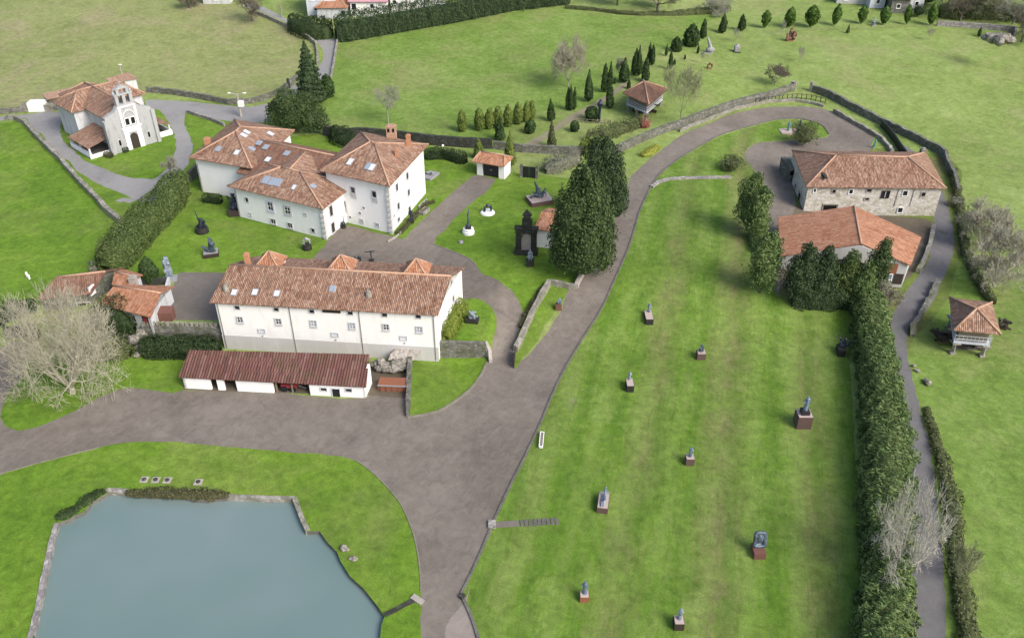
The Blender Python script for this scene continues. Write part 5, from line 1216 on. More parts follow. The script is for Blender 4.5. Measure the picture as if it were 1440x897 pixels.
hedge('hedge', 'ivy covered wall top along the paddock beside the stone house lane', [(1337, 240), (1345, 270), (1350, 300), (1352, 330), (1358, 360), (1372, 392), (1386, 415), (1396, 428)], 1.3, 1.1, .26, 1.0, 'olive_leaf', 12, lf=1.6, la=.35)
hedge('reeds', 'overgrown reeds along the far pond edge', [(178, 694), (215, 693), (260, 695), (300, 697), (322, 696)], [.7, 1.3, 1.4, 1.5, .6], [.3, .5, .55, .6, .2], .26, 1.0, 'moss_leaf', 13, cat='reeds', lf=1.8, la=.45, updir=1.6)
hedge('waterside_shrub', 'dark shrubby growth at left corner of the pond', [(80, 729), (95, 724), (110, 714), (125, 703), (147, 690)], [1.2, 1.5, .9, 1.5, .8], [.45, .6, .3, .6, .3], .26, 1.0, 'ivy_leaf', 14, cat='shrub', lf=1.8, la=.45)
hedge('hedge', 'field edge hedge at far left below the green meadow', [(-30, 470), (2, 447), (30, 440), (52, 432)], [3.5, 3, 2.2, 2], [3.0, 2.4, 1.6, 1.6], .32, 1.1, 'ivy_leaf', 15, lf=1.2, la=.3)
hedge('hedge', 'dark hedge row along foot of the barn side conifers', [(1060, 330), (1064, 345), (1070, 360)], 2.2, 1.6, .3, 1.0, 'hedge_leaf', 16)
hedge('thicket', 'grey leafless vine thicket behind the black gate', [(766, 244), (782, 238), (798, 232), (814, 226)], [3, 4, 4, 3], [2.2, 2.8, 2.6, 2.0], .34, .5, 'grey_leaf', 17, cat='thicket', lf=1.5, la=.4)
hedge('thicket', 'mixed shrub border in front of the large granary', [(826, 200), (845, 196), (862, 190), (884, 182), (902, 178)], [2.5, 3, 3, 2.5, 2], [2.2, 2.6, 2.4, 2.0, 1.6], .34, .7, 'olive_leaf', 18, cat='thicket', lf=1.5, la=.4)
hedge('shrub', 'golden green shrub in the border below the granary', [(818, 218), (832, 214), (850, 213)], 3.4, 2.7, .34, 1.0, 'bright_leaf', 19, cat='shrub', lf=1.2, la=.3)
hedge('shrub', 'red leafed shrub in front of the large granary', [(900, 180), (911, 177)], 2.6, 2.0, .3, .6, 'red_leaf', 20, cat='shrub', lf=1.6, la=.4)
hedge('shrub', 'low yellow shrub at bend of the driveway', [(903, 221), (914, 215), (925, 208)], 1.6, .8, .26, 1.0, 'yellow_leaf', 21, cat='shrub', lf=1.6, la=.4)
hedge('shrub', 'yellow green shrubs at right end of the farmhouse', [(627, 478), (634, 462), (643, 444), (650, 432)], [2.2, 2.4, 2.6, 2.0], [1.7, 2.0, 2.2, 1.6], .28, .9, 'bright_leaf', 22, cat='shrub', lf=1.4, la=.4)
hedge('hedge', 'dark village hedge beside the far lane junction', [(412, 38), (430, 46), (450, 52), (468, 52)], [5, 7, 7, 5], [3.5, 4.0, 4.5, 4.5], .45, 1.0, 'ivy_leaf', 23, lf=.8, la=.3)
hedge('hedge', 'dark wall foot hedge below the far garden wall by mansion', [(470, 192), (490, 203), (505, 206)], [4, 4.5, 3], [2.5, 2.6, 1.6], .34, 1.1, 'ivy_leaf', 24, lf=1.1, la=.3)
hedge('flower_border', 'rusty leafed flower border along the driveway side wall', [(732, 462), (742, 440), (752, 424), (764, 404)], .8, .5, .2, .8, 'moss_leaf', 25, cat='flower bed', lf=2, la=.5)
hedge('flower_border', 'planted bed at foot of the mansion right wall', [(559, 330), (572, 318), (586, 302), (600, 288), (610, 285)], .9, .5, .2, .7, 'moss_leaf', 26, cat='flower bed', lf=2, la=.5)
hedge('thicket', 'brown bramble patch under the big bare tree', [(120, 500), (150, 498), (185, 500)], [3, 4, 3], [1.6, 2.0, 1.8], .32, .7, 'olive_leaf', 27, cat='thicket', lf=1.4, la=.4)
hedge('shrub', 'dark evergreen shrub below the orange roofed cottage', [(135, 464), (152, 462), (172, 460), (190, 466)], [3, 3.6, 3.4, 2], [3.4, 4.4, 3.8, 2.0], .34, 1.1, 'ivy_leaf', 28, cat='shrub', lf=1.2, la=.3)
hedge('shrub', 'yellowish bush beside the black gate at far left', [(40, 478), (56, 470)], 2.6, 2.0, .3, .9, 'moss_leaf', 29, cat='shrub', lf=1.4, la=.4)
hedge('shrub', 'grey twiggy bush at lower end of the laurel hedge', [(128, 382), (142, 380)], 2.6, 1.8, .3, .5, 'grey_leaf', 30, cat='shrub', lf=1.4, la=.4)
hedge('hedge', 'dark overgrown foot of the wooded top right corner', [(1318, 24), (1340, 22), (1370, 24), (1410, 24), (1450, 30), (1500, 40)], [6, 6, 8, 8, 8, 8], [2.5, 2.5, 3.0, 3.2, 3.5, 3.5], .6, .7, 'olive_leaf', 31, lf=.7, la=.4)
hedge('hedge', 'dark low hedge line across the top of the hill field', [(795, 12), (835, 15), (870, 20), (905, 22), (945, 22), (985, 19), (1025, 14)], [1.2, 1.2, 1.2, 1.4, 1.6, 2.5, 3], [.8, .8, .9, .9, 1.0, 1.3, 1.4], .4, 1.0, 'olive_leaf', 32)
hedge('shrub', 'dark shrub at foot of the tall spruce', [(440, 143), (450, 142), (455, 138)], 3, 1.6, .32, 1.0, 'ivy_leaf', 33, cat='shrub')
hedge('shrub', 'little shrub at foot of the chapel facade', [(174, 215), (181, 213)], 1.2, .9, .2, 1.0, 'ivy_leaf', 34, cat='shrub')
hedge('shrub', 'mossy shrub at the corner of the chapel left porch', [(148, 220), (158, 222)], 1.4, 1.0, .2, .8, 'moss_leaf', 35, cat='shrub')
for i, (px, py, w, h, mat, l) in enumerate([(1343, 290, 2.6, 1.6, 'grey_leaf', 'grey bush beside the wall at the paddock top'), (1322, 262, 0, 0, '', ''), (1302, 7, 6, 4, 'conifer_leaf', 'dark bush right of the orange roofed far house'), (1290, 24, 4, 3, 'ivy_leaf', 'dark bush in front of the orange roofed far house'), (1028, 240, 4.6, 2.6, 'olive_leaf', 'olive shrub at left of the driveway hedge clump'), (1128, 205, 5.4, 4.4, 'olive_leaf', 'round twiggy shrub on the driveway island')]):
    if w: p = at(px, py); crown_tree('shrub', l, p, [(0, 0, h * .5, (w / 2, w / 2, h * .55))], .3, .75, mat, 40 + i, (.1, 1), 'shrub', lf=1.4, la=.35)

# --- big individual trees
p = at(817, 388); crown_tree('thuja_tree', 'huge dark green thuja beside the driveway', p, [(0, 0, 5.6, (4.4, 3.8, 6.6)), (-1.8, -.5, 8.4, (2.7, 2.6, 6.2)), (1.9, .4, 8.0, (2.6, 2.6, 6.2)), (.2, .2, 10.8, (2.4, 2.3, 5.6)), (-1.0, .3, 12.4, (1.4, 1.5, 4.3)), (1.1, -.3, 11.8, (1.4, 1.5, 4.2)), (-3.0, .4, 4.5, (1.9, 2, 5.5)), (3.0, .2, 4.0, (1.9, 2, 5)), (.3, -2, 5, (2.8, 1.9, 5.5)), (0, -.3, 14.2, (.8, .9, 3.4))], .42, 1.15, 'thuja_leaf', 2, (.5, 2), updir=1.3, lf=1.5, la=.22)
p = at(850, 316); crown_tree('thuja_tree', 'second tall dark thuja just behind the huge one', p + Vector((-.6, 1.5, 0)), [(0, 0, 5, (3.6, 3, 6)), (-1.2, 0, 8.5, (2.4, 2.4, 5.5)), (1.4, 0, 7.5, (2.2, 2.4, 5)), (0, 0, 10.5, (1.7, 1.8, 4.4)), (2.6, -.5, 3.5, (1.8, 2, 4))], .42, 1.1, 'conifer_leaf', 3, (.45, 2), updir=1.3, lf=1.5, la=.2)
proto('spruce', 'cone', 'conifer_leaf', 6.2, 16, .34, 9000, 77, lf=1.6, la=.22, updir=.2); plant('spruce', 440, 58, 147, 37, 'spruce', 'tall dark spruce at junction of the church lane')
p = at(418, 186); crown_tree('oak_tree', 'broad evergreen tree behind the mansion roof', p, [(0, 0, 3.4, (4.6, 4, 3.6)), (-3, .5, 3.2, (3, 3, 3)), (3.2, 0, 2.8, (3, 3, 2.8)), (-1.2, 0, 5.8, (3.0, 3, 2.6)), (1.4, .6, 5.0, (2.6, 2.6, 2.4)), (-3.5, 0, 4.4, (1.8, 2, 1.8)), (4.8, -.6, 2.0, (2, 2, 1.8))], .40, 1.0, 'thuja_leaf', 6, (.4, 2), lf=1.2, la=.28)
for i, (px, py, pyt, wpx, l) in enumerate([(1050, 324, 246, 40, 'tall bushy conifer left of the second driveway'), (1062, 338, 262, 34, 'bushy conifer in the clump beside the second driveway'), (1069, 411, 328, 46, 'bright bushy conifer at lower end of the driveway clump')]):
    p = at(px, py); hh = zat(px, pyt, p.y) - p.z; w = wpx / ppm(p) / 2
    crown_tree('conifer', l, p, [(0, 0, hh * .35, (w, w, hh * .38)), (-w * .3, 0, hh * .6, (w * .72, w * .7, hh * .34)), (w * .25, .2, hh * .66, (w * .6, w * .6, hh * .3)), (.1, 0, hh * .78, (w * .45, w * .45, hh * .24))], .36, 1.1, 'hedge_leaf', 50 + i, (.2, 1), updir=1.0, lf=1.5, la=.28)
for i, (px, py, pyt, wpx, mat, l) in enumerate([(1120, 425, 343, 46, 'conifer_leaf', 'tall dark pointed conifer at left front of the orange barn'), (1148, 425, 347, 40, 'conifer_leaf', 'second dark conifer at front of the orange barn'), (1182, 420, 356, 54, 'bright_leaf', 'loose yellow green conifer in front of the orange barn'), (1222, 424, 334, 38, 'thuja_leaf', 'tall pointed conifer at right front of the orange barn'), (1206, 430, 372, 40, 'hedge_leaf', 'bushy conifer at top end of the long hedge')]):
    p = at(px, py); hh = zat(px, pyt, p.y) - p.z; w = wpx / ppm(p) / 2; k = 'bright' in mat
    mt = 'laurel_leaf' if k else mat
    crown_tree('conifer', l, p, [(0, 0, hh * .3, (w, w, hh * .33)), (-w * .25, 0, hh * .52, (w * .75, w * .75, hh * .32)), (w * .25, 0, hh * .55, (w * .65, w * .7, hh * .3)), (w * .1, 0, hh * .74, (w * .48, w * .5, hh * .28))], .34, 1.1, mt, 60 + i, (.2, 1), updir=1.4, lf=1.6, la=.24)

# --- leafless trees
def bare(name, label, px, pyb, pyt, wpx, bark, seed, depth=6, base_r=.22, spread=.75, fork=3, trunk_f=.22, cat='tree', twig=.012, group=None, base=None, nb=0, low=.6):
    p = base or at(px, pyb); hh = zat(px, pyt, p.y) - p.z; w = wpx / ppm(p) / 2; r = random.Random(seed); mb = MB()
    vs = []; fs = []
    def seg(a, b, ra, rb, n):
        d = (b - a)
        if d.length < 1e-5: return
        d.normalize(); x = d.cross(Vector((.3, .2, 1))).normalized(); y = d.cross(x); k = len(vs)
        for q, rr in ((a, ra), (b, rb)):
            for j in range(n): t = 2 * math.pi * j / n; vs.append(tuple(q + (x * math.cos(t) + y * math.sin(t)) * rr))
        for j in range(n): fs.append((k + j, k + (j + 1) % n, k + n + (j + 1) % n, k + n + j))
    def grow(a, d, L, rad, lev):
        m = 3 if lev > 1 else 2; q = a; dd = d.copy()
        for i in range(m):
            dd = (dd + Vector((r.gauss(0, .16), r.gauss(0, .16), r.gauss(0, .12) + .03))).normalized(); e = q + dd * L / m
            r2 = max(rad * (1 - .45 * (i + 1) / m), twig); seg(q, e, max(rad * (1 - .45 * i / m), twig), r2, 5 if lev > 3 else 3)
            if lev > 0 and i > 0:
                for _ in range(1 if lev > 3 else fork - 1):
                    nd = (dd * .75 + Vector((r.gauss(0, spread), r.gauss(0, spread), r.gauss(.15, spread * .6)))).normalized(); grow(e, nd, L * r.uniform(.58, .8), r2 * .68, lev - 1)
            q = e
        if lev > 0: grow(q, dd, L * .72, max(rad * .5, twig), lev - 1)
    L0 = 1.0; tp = Vector((0, 0, trunk_f * 3)); seg(Vector((0, 0, -.2)), tp, base_r * 1.25, base_r, 7); nf = len(fs)
    nb = nb or fork + 2
    for i in range(nb):
        a = 2 * math.pi * i / nb + r.uniform(-.4, .4); grow(tp, Vector((math.cos(a) * spread, math.sin(a) * spread, 1.0 * r.uniform(low, 1.2))).normalized(), L0, base_r * .62, depth)
    A = np.array(vs); ext = np.percentile(np.abs(A[:, :2]), 99.3); zt = np.percentile(A[:, 2], 99.5)
    # scale the ring centres to the wanted spread and height, keep the radii
    sx, sz = w / ext, hh / zt; A2 = A.copy(); segs = [(f, f[3] - f[0]) for f in fs]
    t = thing(name, p, label, cat, group)
    pos = 0
    while pos < len(segs):
        f, n = segs[pos]; k = f[0]
        for s_ in (k, k + n):
            c = A[s_:s_ + n].mean(0); A2[s_:s_ + n] = (A[s_:s_ + n] - c) + c * np.array([sx, sx, sz])
        pos += n
    me = bpy.data.meshes.new('crown'); me.from_pydata(A2.tolist(), [], fs[nf:]) ; me.materials.append(M[bark]); me.update()
    c = link(bpy.data.objects.new('crown', me)); c.parent = t
    MB().tube([(0, 0, -.3), (0, 0, tp.z * sz)], [base_r * 1.35, base_r], 7).build('trunk', bark, t, local=True)
    return t
bare('bare_tree', 'big pale leafless tree spreading over the drive at left', 103, 552, 414, 148, 'beige_bark', 3, 5, .30, 1.0, 3, .05, twig=.013, nb=14, low=.4)
bare('bare_tree', 'pale leafless tree leaning over the lane at lower right', 1258, 822, 690, 94, 'white_bark', 5, 5, .20, .9, 3, .08, twig=.011, nb=6, low=.3)
bare('bare_shrub', 'small pale leafless shrub on verge right of the lane', 1346, 818, 768, 40, 'green_bark', 6, 4, .06, .8, 3, .08, 'shrub', .014)
bare('bare_tree', 'fine grey leafless tree in the far field', 799, 123, 55, 58, 'pale_bark', 47, 5, .13, .85, 3, .12, twig=.022, nb=7)
bare('bare_tree', 'small leafless tree with dark trunk on the far field', 546, 173, 124, 46, 'grey_bark', 8, 5, .13, .8, 3, .5, twig=.010)
bare('bare_tree', 'green grey leafless tree right of the large granary', 956, 174, 92, 64, 'green_bark', 9, 5, .10, .6, 3, .16, twig=.015)
bare('bare_tree', 'bushy grey leafless tree beside the paddock wall', 1398, 402, 324, 88, 'beige_bark', 10, 5, .12, .9, 3, .07, twig=.022, nb=9, low=.35)
bare('bare_tree', 'grey leafless bushes above the paddock tree', 1376, 345, 286, 66, 'beige_bark', 12, 5, .12, .9, 3, .07, twig=.022, nb=9, low=.35)
bare('bare_shrub', 'pale leafless shrub at top of the long hedge by the lane', 1243, 440, 398, 40, 'pale_bark', 13, 5, .07, .9, 3, .08, 'shrub', .016)
bare('bare_tree', 'leafless tree at top edge of the left pasture', 355, 30, -8, 44, 'brown_bark', 14, 5, .22, .9, 3, .22, twig=.02)
bare('bare_tree', 'dark scrubby tree at top left behind the pasture', 268, 12, -12, 34, 'brown_bark', 15, 5, .2, .9, 3, .15, twig=.03)
bare('bare_shrub', 'grey leafless shrub on the hill above the driveway wall', 1089, 120, 92, 34, 'brown_bark', 16, 5, .06, .8, 3, .12, 'shrub', .016)
bare('bare_shrub', 'wispy grey sapling on the hill below the fourth hilltop tree', 1124, 88, 66, 14, 'grey_bark', 17, 3, .04, .6, 3, .2, 'sapling', .012)
bare('bare_shrub', 'pale sapling below the last hilltop tree', 1306, 57, 39, 13, 'pale_bark', 18, 3, .04, .6, 3, .2, 'sapling', .014)
bare('bare_shrub', 'grey leafless shrub beside the broad garden cypress', 872, 112, 82, 14, 'grey_bark', 19, 5, .04, .5, 3, .15, 'shrub', .014)
bare('bare_shrub', 'grey sapling behind the dark stone cube on the hill', 1034, 60, 40, 11, 'grey_bark', 20, 3, .04, .6, 3, .25, 'sapling', .012)
bare('bare_shrub', 'grey sapling at left of the rust brown sculpture', 1099, 52, 28, 10, 'grey_bark', 21, 3, .04, .6, 3, .25, 'sapling', .012)
bare('bare_shrub', 'thin sapling in the middle of the hill slope', 986, 90, 72, 8, 'grey_bark', 22, 3, .04, .5, 3, .3, 'sapling', .012)
bare('bare_shrub', 'wispy dry sapling on the statue lawn near the drive', 803, 592, 555, 16, 'pale_bark', 23, 3, .03, .5, 2, .3, 'sapling', .008)
bare('bare_tree', 'leafless tree behind the left laurel hedge', 243, 256, 222, 24, 'grey_bark', 24, 5, .08, .5, 3, .2, twig=.014)
bare('bare_tree', 'tree with dark trunk standing beyond the hill top hedge', 924, 18, -18, 60, 'brown_bark', 25, 5, .32, .8, 3, .35, twig=.016)
bare('bare_tree', 'fallen grey branches beyond the hill top hedge', 1008, 20, -6, 50, 'grey_bark', 26, 5, .10, 1.1, 3, .06, twig=.02)
for i, (px, py, w) in enumerate([(1350, 30, 60), (1385, 28, 64), (1425, 34, 70), (1436, 60, 50), (1330, 20, 44), (1465, 60, 70)]):
    bare('bare_tree', ['scrubby tree at left of the wooded top right corner', 'scrubby tree in middle of the wooded top right corner', 'tall scrubby tree in the wooded top right corner', 'scrubby tree above the ruined wall at right edge', 'small scrubby tree behind the end of the hilltop row', 'scrubby tree at the far right edge of the picture'][i], px, py, py - 46, w, ['brown_bark', 'green_bark', 'grey_bark'][i % 3], 30 + i, 5, .2, .9, 3, .2, twig=.02, group='scrubby trees in the top right corner')
for i, (px, py, w, l) in enumerate([(925, 12, 46, 'pale green foliage tree crown beyond the hill top hedge'), (868, 8, 50, 'small olive tree beyond the hill top hedge'), (1372, 18, 60, 'olive green tree among the scrub at top right'), (1412, 12, 60, 'dull green tree in the top right corner')]):
    p = at(px, py); w2 = w / ppm(p) / 2; crown_tree('tree', l, p, [(0, 0, w2 * .9, (w2, w2 * .8, w2 * .6)), (w2 * .5, 0, w2 * 1.3, (w2 * .6, w2 * .6, w2 * .5)), (-w2 * .6, .5, w2 * 1.2, (w2 * .5, w2 * .5, w2 * .45))], .55, .28, 'olive_leaf', 70 + i, (.25, 2), lf=.7, la=.4)
# ------------------------------------------------------------------ walls, fences, gates
def wall_px(name, label, px, w, hh, mat, jit=.08, smooth=False, step=.9, cat='wall'):
    P0 = at(*px[len(px) // 2]); mb = strip(px, w, hh, None, step, smooth, jit, sink=.5)
    return tag(mb.build_at(name, mat, P0), label, cat)
wall_px('retaining_wall', 'long dark mossy wall along near edge of the far field', [(455, 190), (480, 195), (505, 193), (560, 198), (610, 204), (650, 207), (692, 209)], .6, 2.0, 'dark_stone', .06)
wall_px('stone_wall', 'dark stone wall behind the black gate and thicket', [(694, 209), (735, 214), (770, 216), (812, 217), (845, 219), (867, 216)], .6, 1.5, 'rubble_stone')
wall_px('stone_wall', 'mossy stone wall along upper side of the driveway', [(867, 216), (895, 203), (930, 188), (955, 180), (990, 166), (1032, 151), (1060, 143), (1080, 139), (1100, 132), (1116, 127)], .6, [1.6, 1.6], 'rubble_stone')
wall_px('wall_pier', 'pale stone pier at left side of the hill opening', [(1113, 127.5), (1117, 126)], .9, 1.9, 'pale_stone', .02, cat='pier')
wall_px('wall_pier', 'pale stone pier at right side of the hill opening', [(1138, 127.5), (1142, 128.5)], .9, 2.0, 'pale_stone', .02, cat='pier')
wall_px('stone_wall', 'long rough stone wall climbing down right side behind the stone house', [(1143, 129), (1165, 137), (1212, 162), (1250, 181), (1292, 201), (1320, 216), (1328, 222)], .7, 1.5, 'rubble_stone', .12)
wall_px('stone_wall', 'stone wall running down along the lane to the paddock', [(1328, 222), (1331, 235), (1340, 250), (1346, 275)], .6, 1.4, 'rubble_stone', .12)
wall_px('stone_wall', 'low pale stone wall edging the driveway top bend', [(955, 186), (990, 172), (1032, 155), (1080, 144), (1117, 142.5), (1140, 146), (1158, 151)], .45, .6, 'pale_stone', .1)
wall_px('stone_wall', 'low rubble wall edging the driveway bend near the stone house', [(1172, 158), (1200, 174), (1220, 185), (1238, 196), (1249, 208), (1254, 216)], .6, .8, 'pale_stone', .14)
wall_px('board_fence', 'black board fence beside the lane behind the stone house', [(1238, 178), (1247, 187), (1257, 200), (1266, 214), (1272, 222)], .25, 1.5, 'black_paint', .0, cat='fence')
wall_px('stone_wall', 'dry stone wall behind the chapel lane', [(207, 130), (225, 131), (250, 134), (275, 138), (300, 143), (322, 147), (345, 147), (370, 142), (392, 133), (407, 123), (417, 113), (422, 108)], .6, 1.2, 'rubble_stone', .14)
wall_px('stone_wall', 'pale roadside wall curving up the far lane', [(447, 92), (447, 78), (445, 64), (432, 54), (415, 45), (397, 36), (378, 27), (360, 20)], .5, .9, 'pale_stone', .06)
wall_px('stone_wall', 'thin wall on the field side of the far lane', [(475, 58), (472, 75), (469, 95), (466, 110)], .4, .7, 'pale_stone', .06)
wall_px('stone_wall', 'lichened stone wall along edge of the left meadow', [(10, 168), (22, 169), (36, 175), (50, 191), (64, 206), (85, 226), (97, 240), (109, 254), (122, 267), (136, 281), (150, 297), (162, 308), (171, 315)], .7, 1.0, 'pale_stone', .14)
wall_px('stone_wall', 'rough stone wall at far left behind the church lane', [(-30, 160), (0, 160), (18, 159), (36, 157)], .6, 1.0, 'rubble_stone', .14)
wall_px('stone_wall', 'rough wall between white hut and the chapel', [(68, 157), (80, 155), (90, 152)], .6, 1.1, 'rubble_stone', .14)
wall_px('lane_wall', 'low concrete wall along near side of the church lane', [(264, 159), (278, 164), (295, 169), (316, 178)], .4, .7, 'edge_stone', .02)
wall_px('stone_wall', 'grey stone wall joining laurel hedge to the mansion', [(268, 256), (276, 249), (284, 241)], .5, 2.0, 'rubble_stone')
wall_px('stone_wall', 'ivy speckled retaining wall at right end of the farmhouse', [(615, 502), (635, 501.5), (660, 501), (684, 500)], .5, [2.6, 2.2], 'rubble_stone', .03)
wall_px('wall_coping', 'pale coping along top of the short retaining wall', [(616, 500.6), (650, 499.8), (684, 498.6)], .6, [2.72, 2.32], 'pale_kerb', .02, cat='coping') if False else None
wall_px('stone_wall', 'short white topped wall end beside the driveway curve', [(684, 500), (689, 503), (690, 510)], .45, [2.3, .5], 'pale_kerb', .02)
wall_px('stone_wall', 'pale stone wall on the strip between lawn and driveway', [(772, 401), (762, 418), (750, 440), (741, 460), (731, 483), (725, 495)], .6, .9, 'pale_stone', .12)
wall_px('stone_wall', 'low broken stone wall below the huge thuja', [(771, 399), (785, 402), (800, 405), (810, 406)], .55, .7, 'pale_stone', .14)
wall_px('stone_wall', 'short pale wall corner beside the driveway under the thuja', [(810, 406), (814, 397), (820, 387), (824, 379)], .5, .9, 'pale_kerb', .06)
wall_px('wooden_gate', 'open dark wooden gate at lower end of the wall strip', [(724.5, 497), (723.5, 508), (722.5, 518)], .12, 1.3, 'dark_wood', 0, cat='gate')
wall_px('stone_wall', 'dark stone wall on left side of the grass triangle', [(574, 586), (574.5, 560), (576, 535), (577, 514)], .5, [.5, 1.5], 'rubble_stone', .12)
wall_px('court_wall', 'whitewashed low wall at left edge of the paved court', [(229, 433), (232, 420), (236, 407), (239, 397)], .35, .9, 'old_plaster', .02)
wall_px('court_wall', 'dark stone wall behind the cottage garden', [(196, 402), (212, 401), (236, 399)], .35, 1.0, 'dark_stone', .03)
wall_px('lawn_step', 'low stone retaining step crossing the upper lawn', [(916, 264), (926, 257), (940, 253), (960, 251.5), (990, 251), (1015, 250.5), (1028, 250)], .7, .32, 'edge_stone', .04, cat='step')
wall_px('far_wall', 'long pale concrete wall at top right corner', [(1317, 37), (1340, 38), (1380, 41), (1426, 45)], .5, 1.4, 'edge_stone', .02)
wall_px('far_wall', 'short return of the concrete wall at top right', [(1426, 45), (1426, 52), (1424, 58)], .5, 1.5, 'edge_stone', .02)
rockpile('rubble_heap', 'dark rubble heap in front of the top right concrete wall', [(1390, 52, 9.5, 1.6), (1400, 54, 9.5, 1.8), (1411, 55, 9.8, 1.7), (1420, 57, 9.6, 1.4), (1405, 58, 9.5, 1.3)], 9)
wall_px('stone_wall', 'rough boulder edging beside the lane bend', [(1318, 399), (1308, 420), (1299, 436), (1289, 453), (1281, 464), (1283, 474)], .7, .7, 'rubble_stone', .3)
wall_px('stone_wall', 'short pale stone wall between the barn and the lane', [(1312, 322), (1307, 345), (1299, 368), (1290, 385)], .6, .8, 'pale_stone', .15)
wall_px('pond_wall', 'pale stone coping along the far edge of the pond', [(318, 697), (345, 698), (375, 699.5), (414, 700)], .4, .12, 'pale_stone', .03, cat='coping')
wall_px('pond_wall', 'pale stone coping at right corner of the pond', [(414, 700), (420, 716), (426, 732), (433, 746)], .5, .16, 'pale_stone', .04, cat='coping')
wall_px('pond_wall', 'grey stone edging along left side of the pond', [(79, 736), (75, 752), (71, 768), (66, 790), (61, 814), (57, 836), (52, 858), (47, 880), (41, 900), (30, 938)], .42, .12, 'edge_stone', .1, cat='edging')
wall_px('pond_wall', 'short mossy coping at top left corner of the pond', [(150, 689), (165, 689.5), (180, 691)], .5, .16, 'pale_stone', .04, cat='coping')
wall_px('drain_channel', 'dark drainage channel between pond and the drive', [(541, 865), (555, 858), (570, 850), (584, 843)], .45, .12, 'dark_stone', .02, cat='channel')
wall_px('channel_block', 'pale concrete block at the drive end of the channel', [(584, 846), (590, 840)], 1.3, .15, 'pale_kerb', .0, cat='block')
wall_px('drain_post', 'dark stone drain head at the drive edge corner', [(648, 838), (652, 841)], .55, .35, 'dark_stone', .02, cat='drain')
# crenellated parapet of the paved court
pp = [at(205, 458), at(310, 459)]; a, b = Vector((-49.2, 93.6, 2.45)), Vector((-38.2, 93.2, 2.45))
par = thing('parapet_wall', lerp(a, b, .5), 'stone parapet with small crenels edging the paved court', 'wall')
d = (b - a).normalized(); L = (b - a).length
MB().box(lerp(a, b, .5) + Vector((0, 0, -.6)), (L, .45, 2.2), d).build('base', 'rubble_stone', par)
for i in range(17): MB().box(a + d * (L * (i + .5) / 17) + Vector((0, 0, .76)), (.38, .36, .5), d).build('merlon', 'pale_stone', par)
# railing between the two stone walls of the drive top
def railing(name, label, px, hh, n, mat, r=.03):
    W = [at(*p) for p in px]; W = resample(W, 1.0); t = thing(name, W[len(W) // 2], label, 'fence')
    for v in W: v.z = H1(v.x, v.y)
    mb = MB()
    for z in (.25 * hh, hh): mb.tube([v + Vector((0, 0, z)) for v in W], r, 4)
    k = max(1, len(W) // n)
    for v in W[::2]: mb.tube([v, v + Vector((0, 0, hh))], r * .6, 4)
    mb.build('rail', mat, t)
    for v in W[::k]: MB().tube([v - Vector((0, 0, .2)), v + Vector((0, 0, hh + .1))], r * 1.6, 5).build('post', mat, t)
railing('railing', 'dark iron railing across the hill opening above the driveway', [(1062, 146), (1080, 143.5), (1100, 141), (1120, 139), (1140, 141), (1160, 146)], 1.1, 9, 'black_paint', .05)
railing('wire_fence', 'post and wire fence along the top of the hill field', [(812, 14), (845, 17), (880, 20), (915, 21), (960, 20)], 1.2, 8, 'old_wood', .035)
railing('wire_fence', 'post and wire fence below the row of hilltop trees', [(1085, 47), (1120, 44), (1160, 43), (1200, 42), (1260, 39), (1310, 38)], .6, 10, 'old_wood', .025)
railing('plank_fence', 'short weathered fence below the tall statue in the garden', [(808, 171), (825, 173), (842, 174), (858, 174)], .7, 5, 'old_wood', .05)
# little black gate at far left
a, b = at(12, 476), at(33, 474); t = thing('garden_gate', lerp(a, b, .5), 'small black gate between bushes at far left of the drive', 'gate'); d = (b - a).normalized()
MB().box(lerp(a, b, .5) + Vector((0, 0, .95)), ((b - a).length, .12, 1.8), d).build('gate_leaf', 'black_paint', t)
for s in (0, 1): MB().box(lerp(a, b, s) + Vector((0, 0, 1)), (.3, .3, 2.3), d).build('post', 'dark_stone', t)

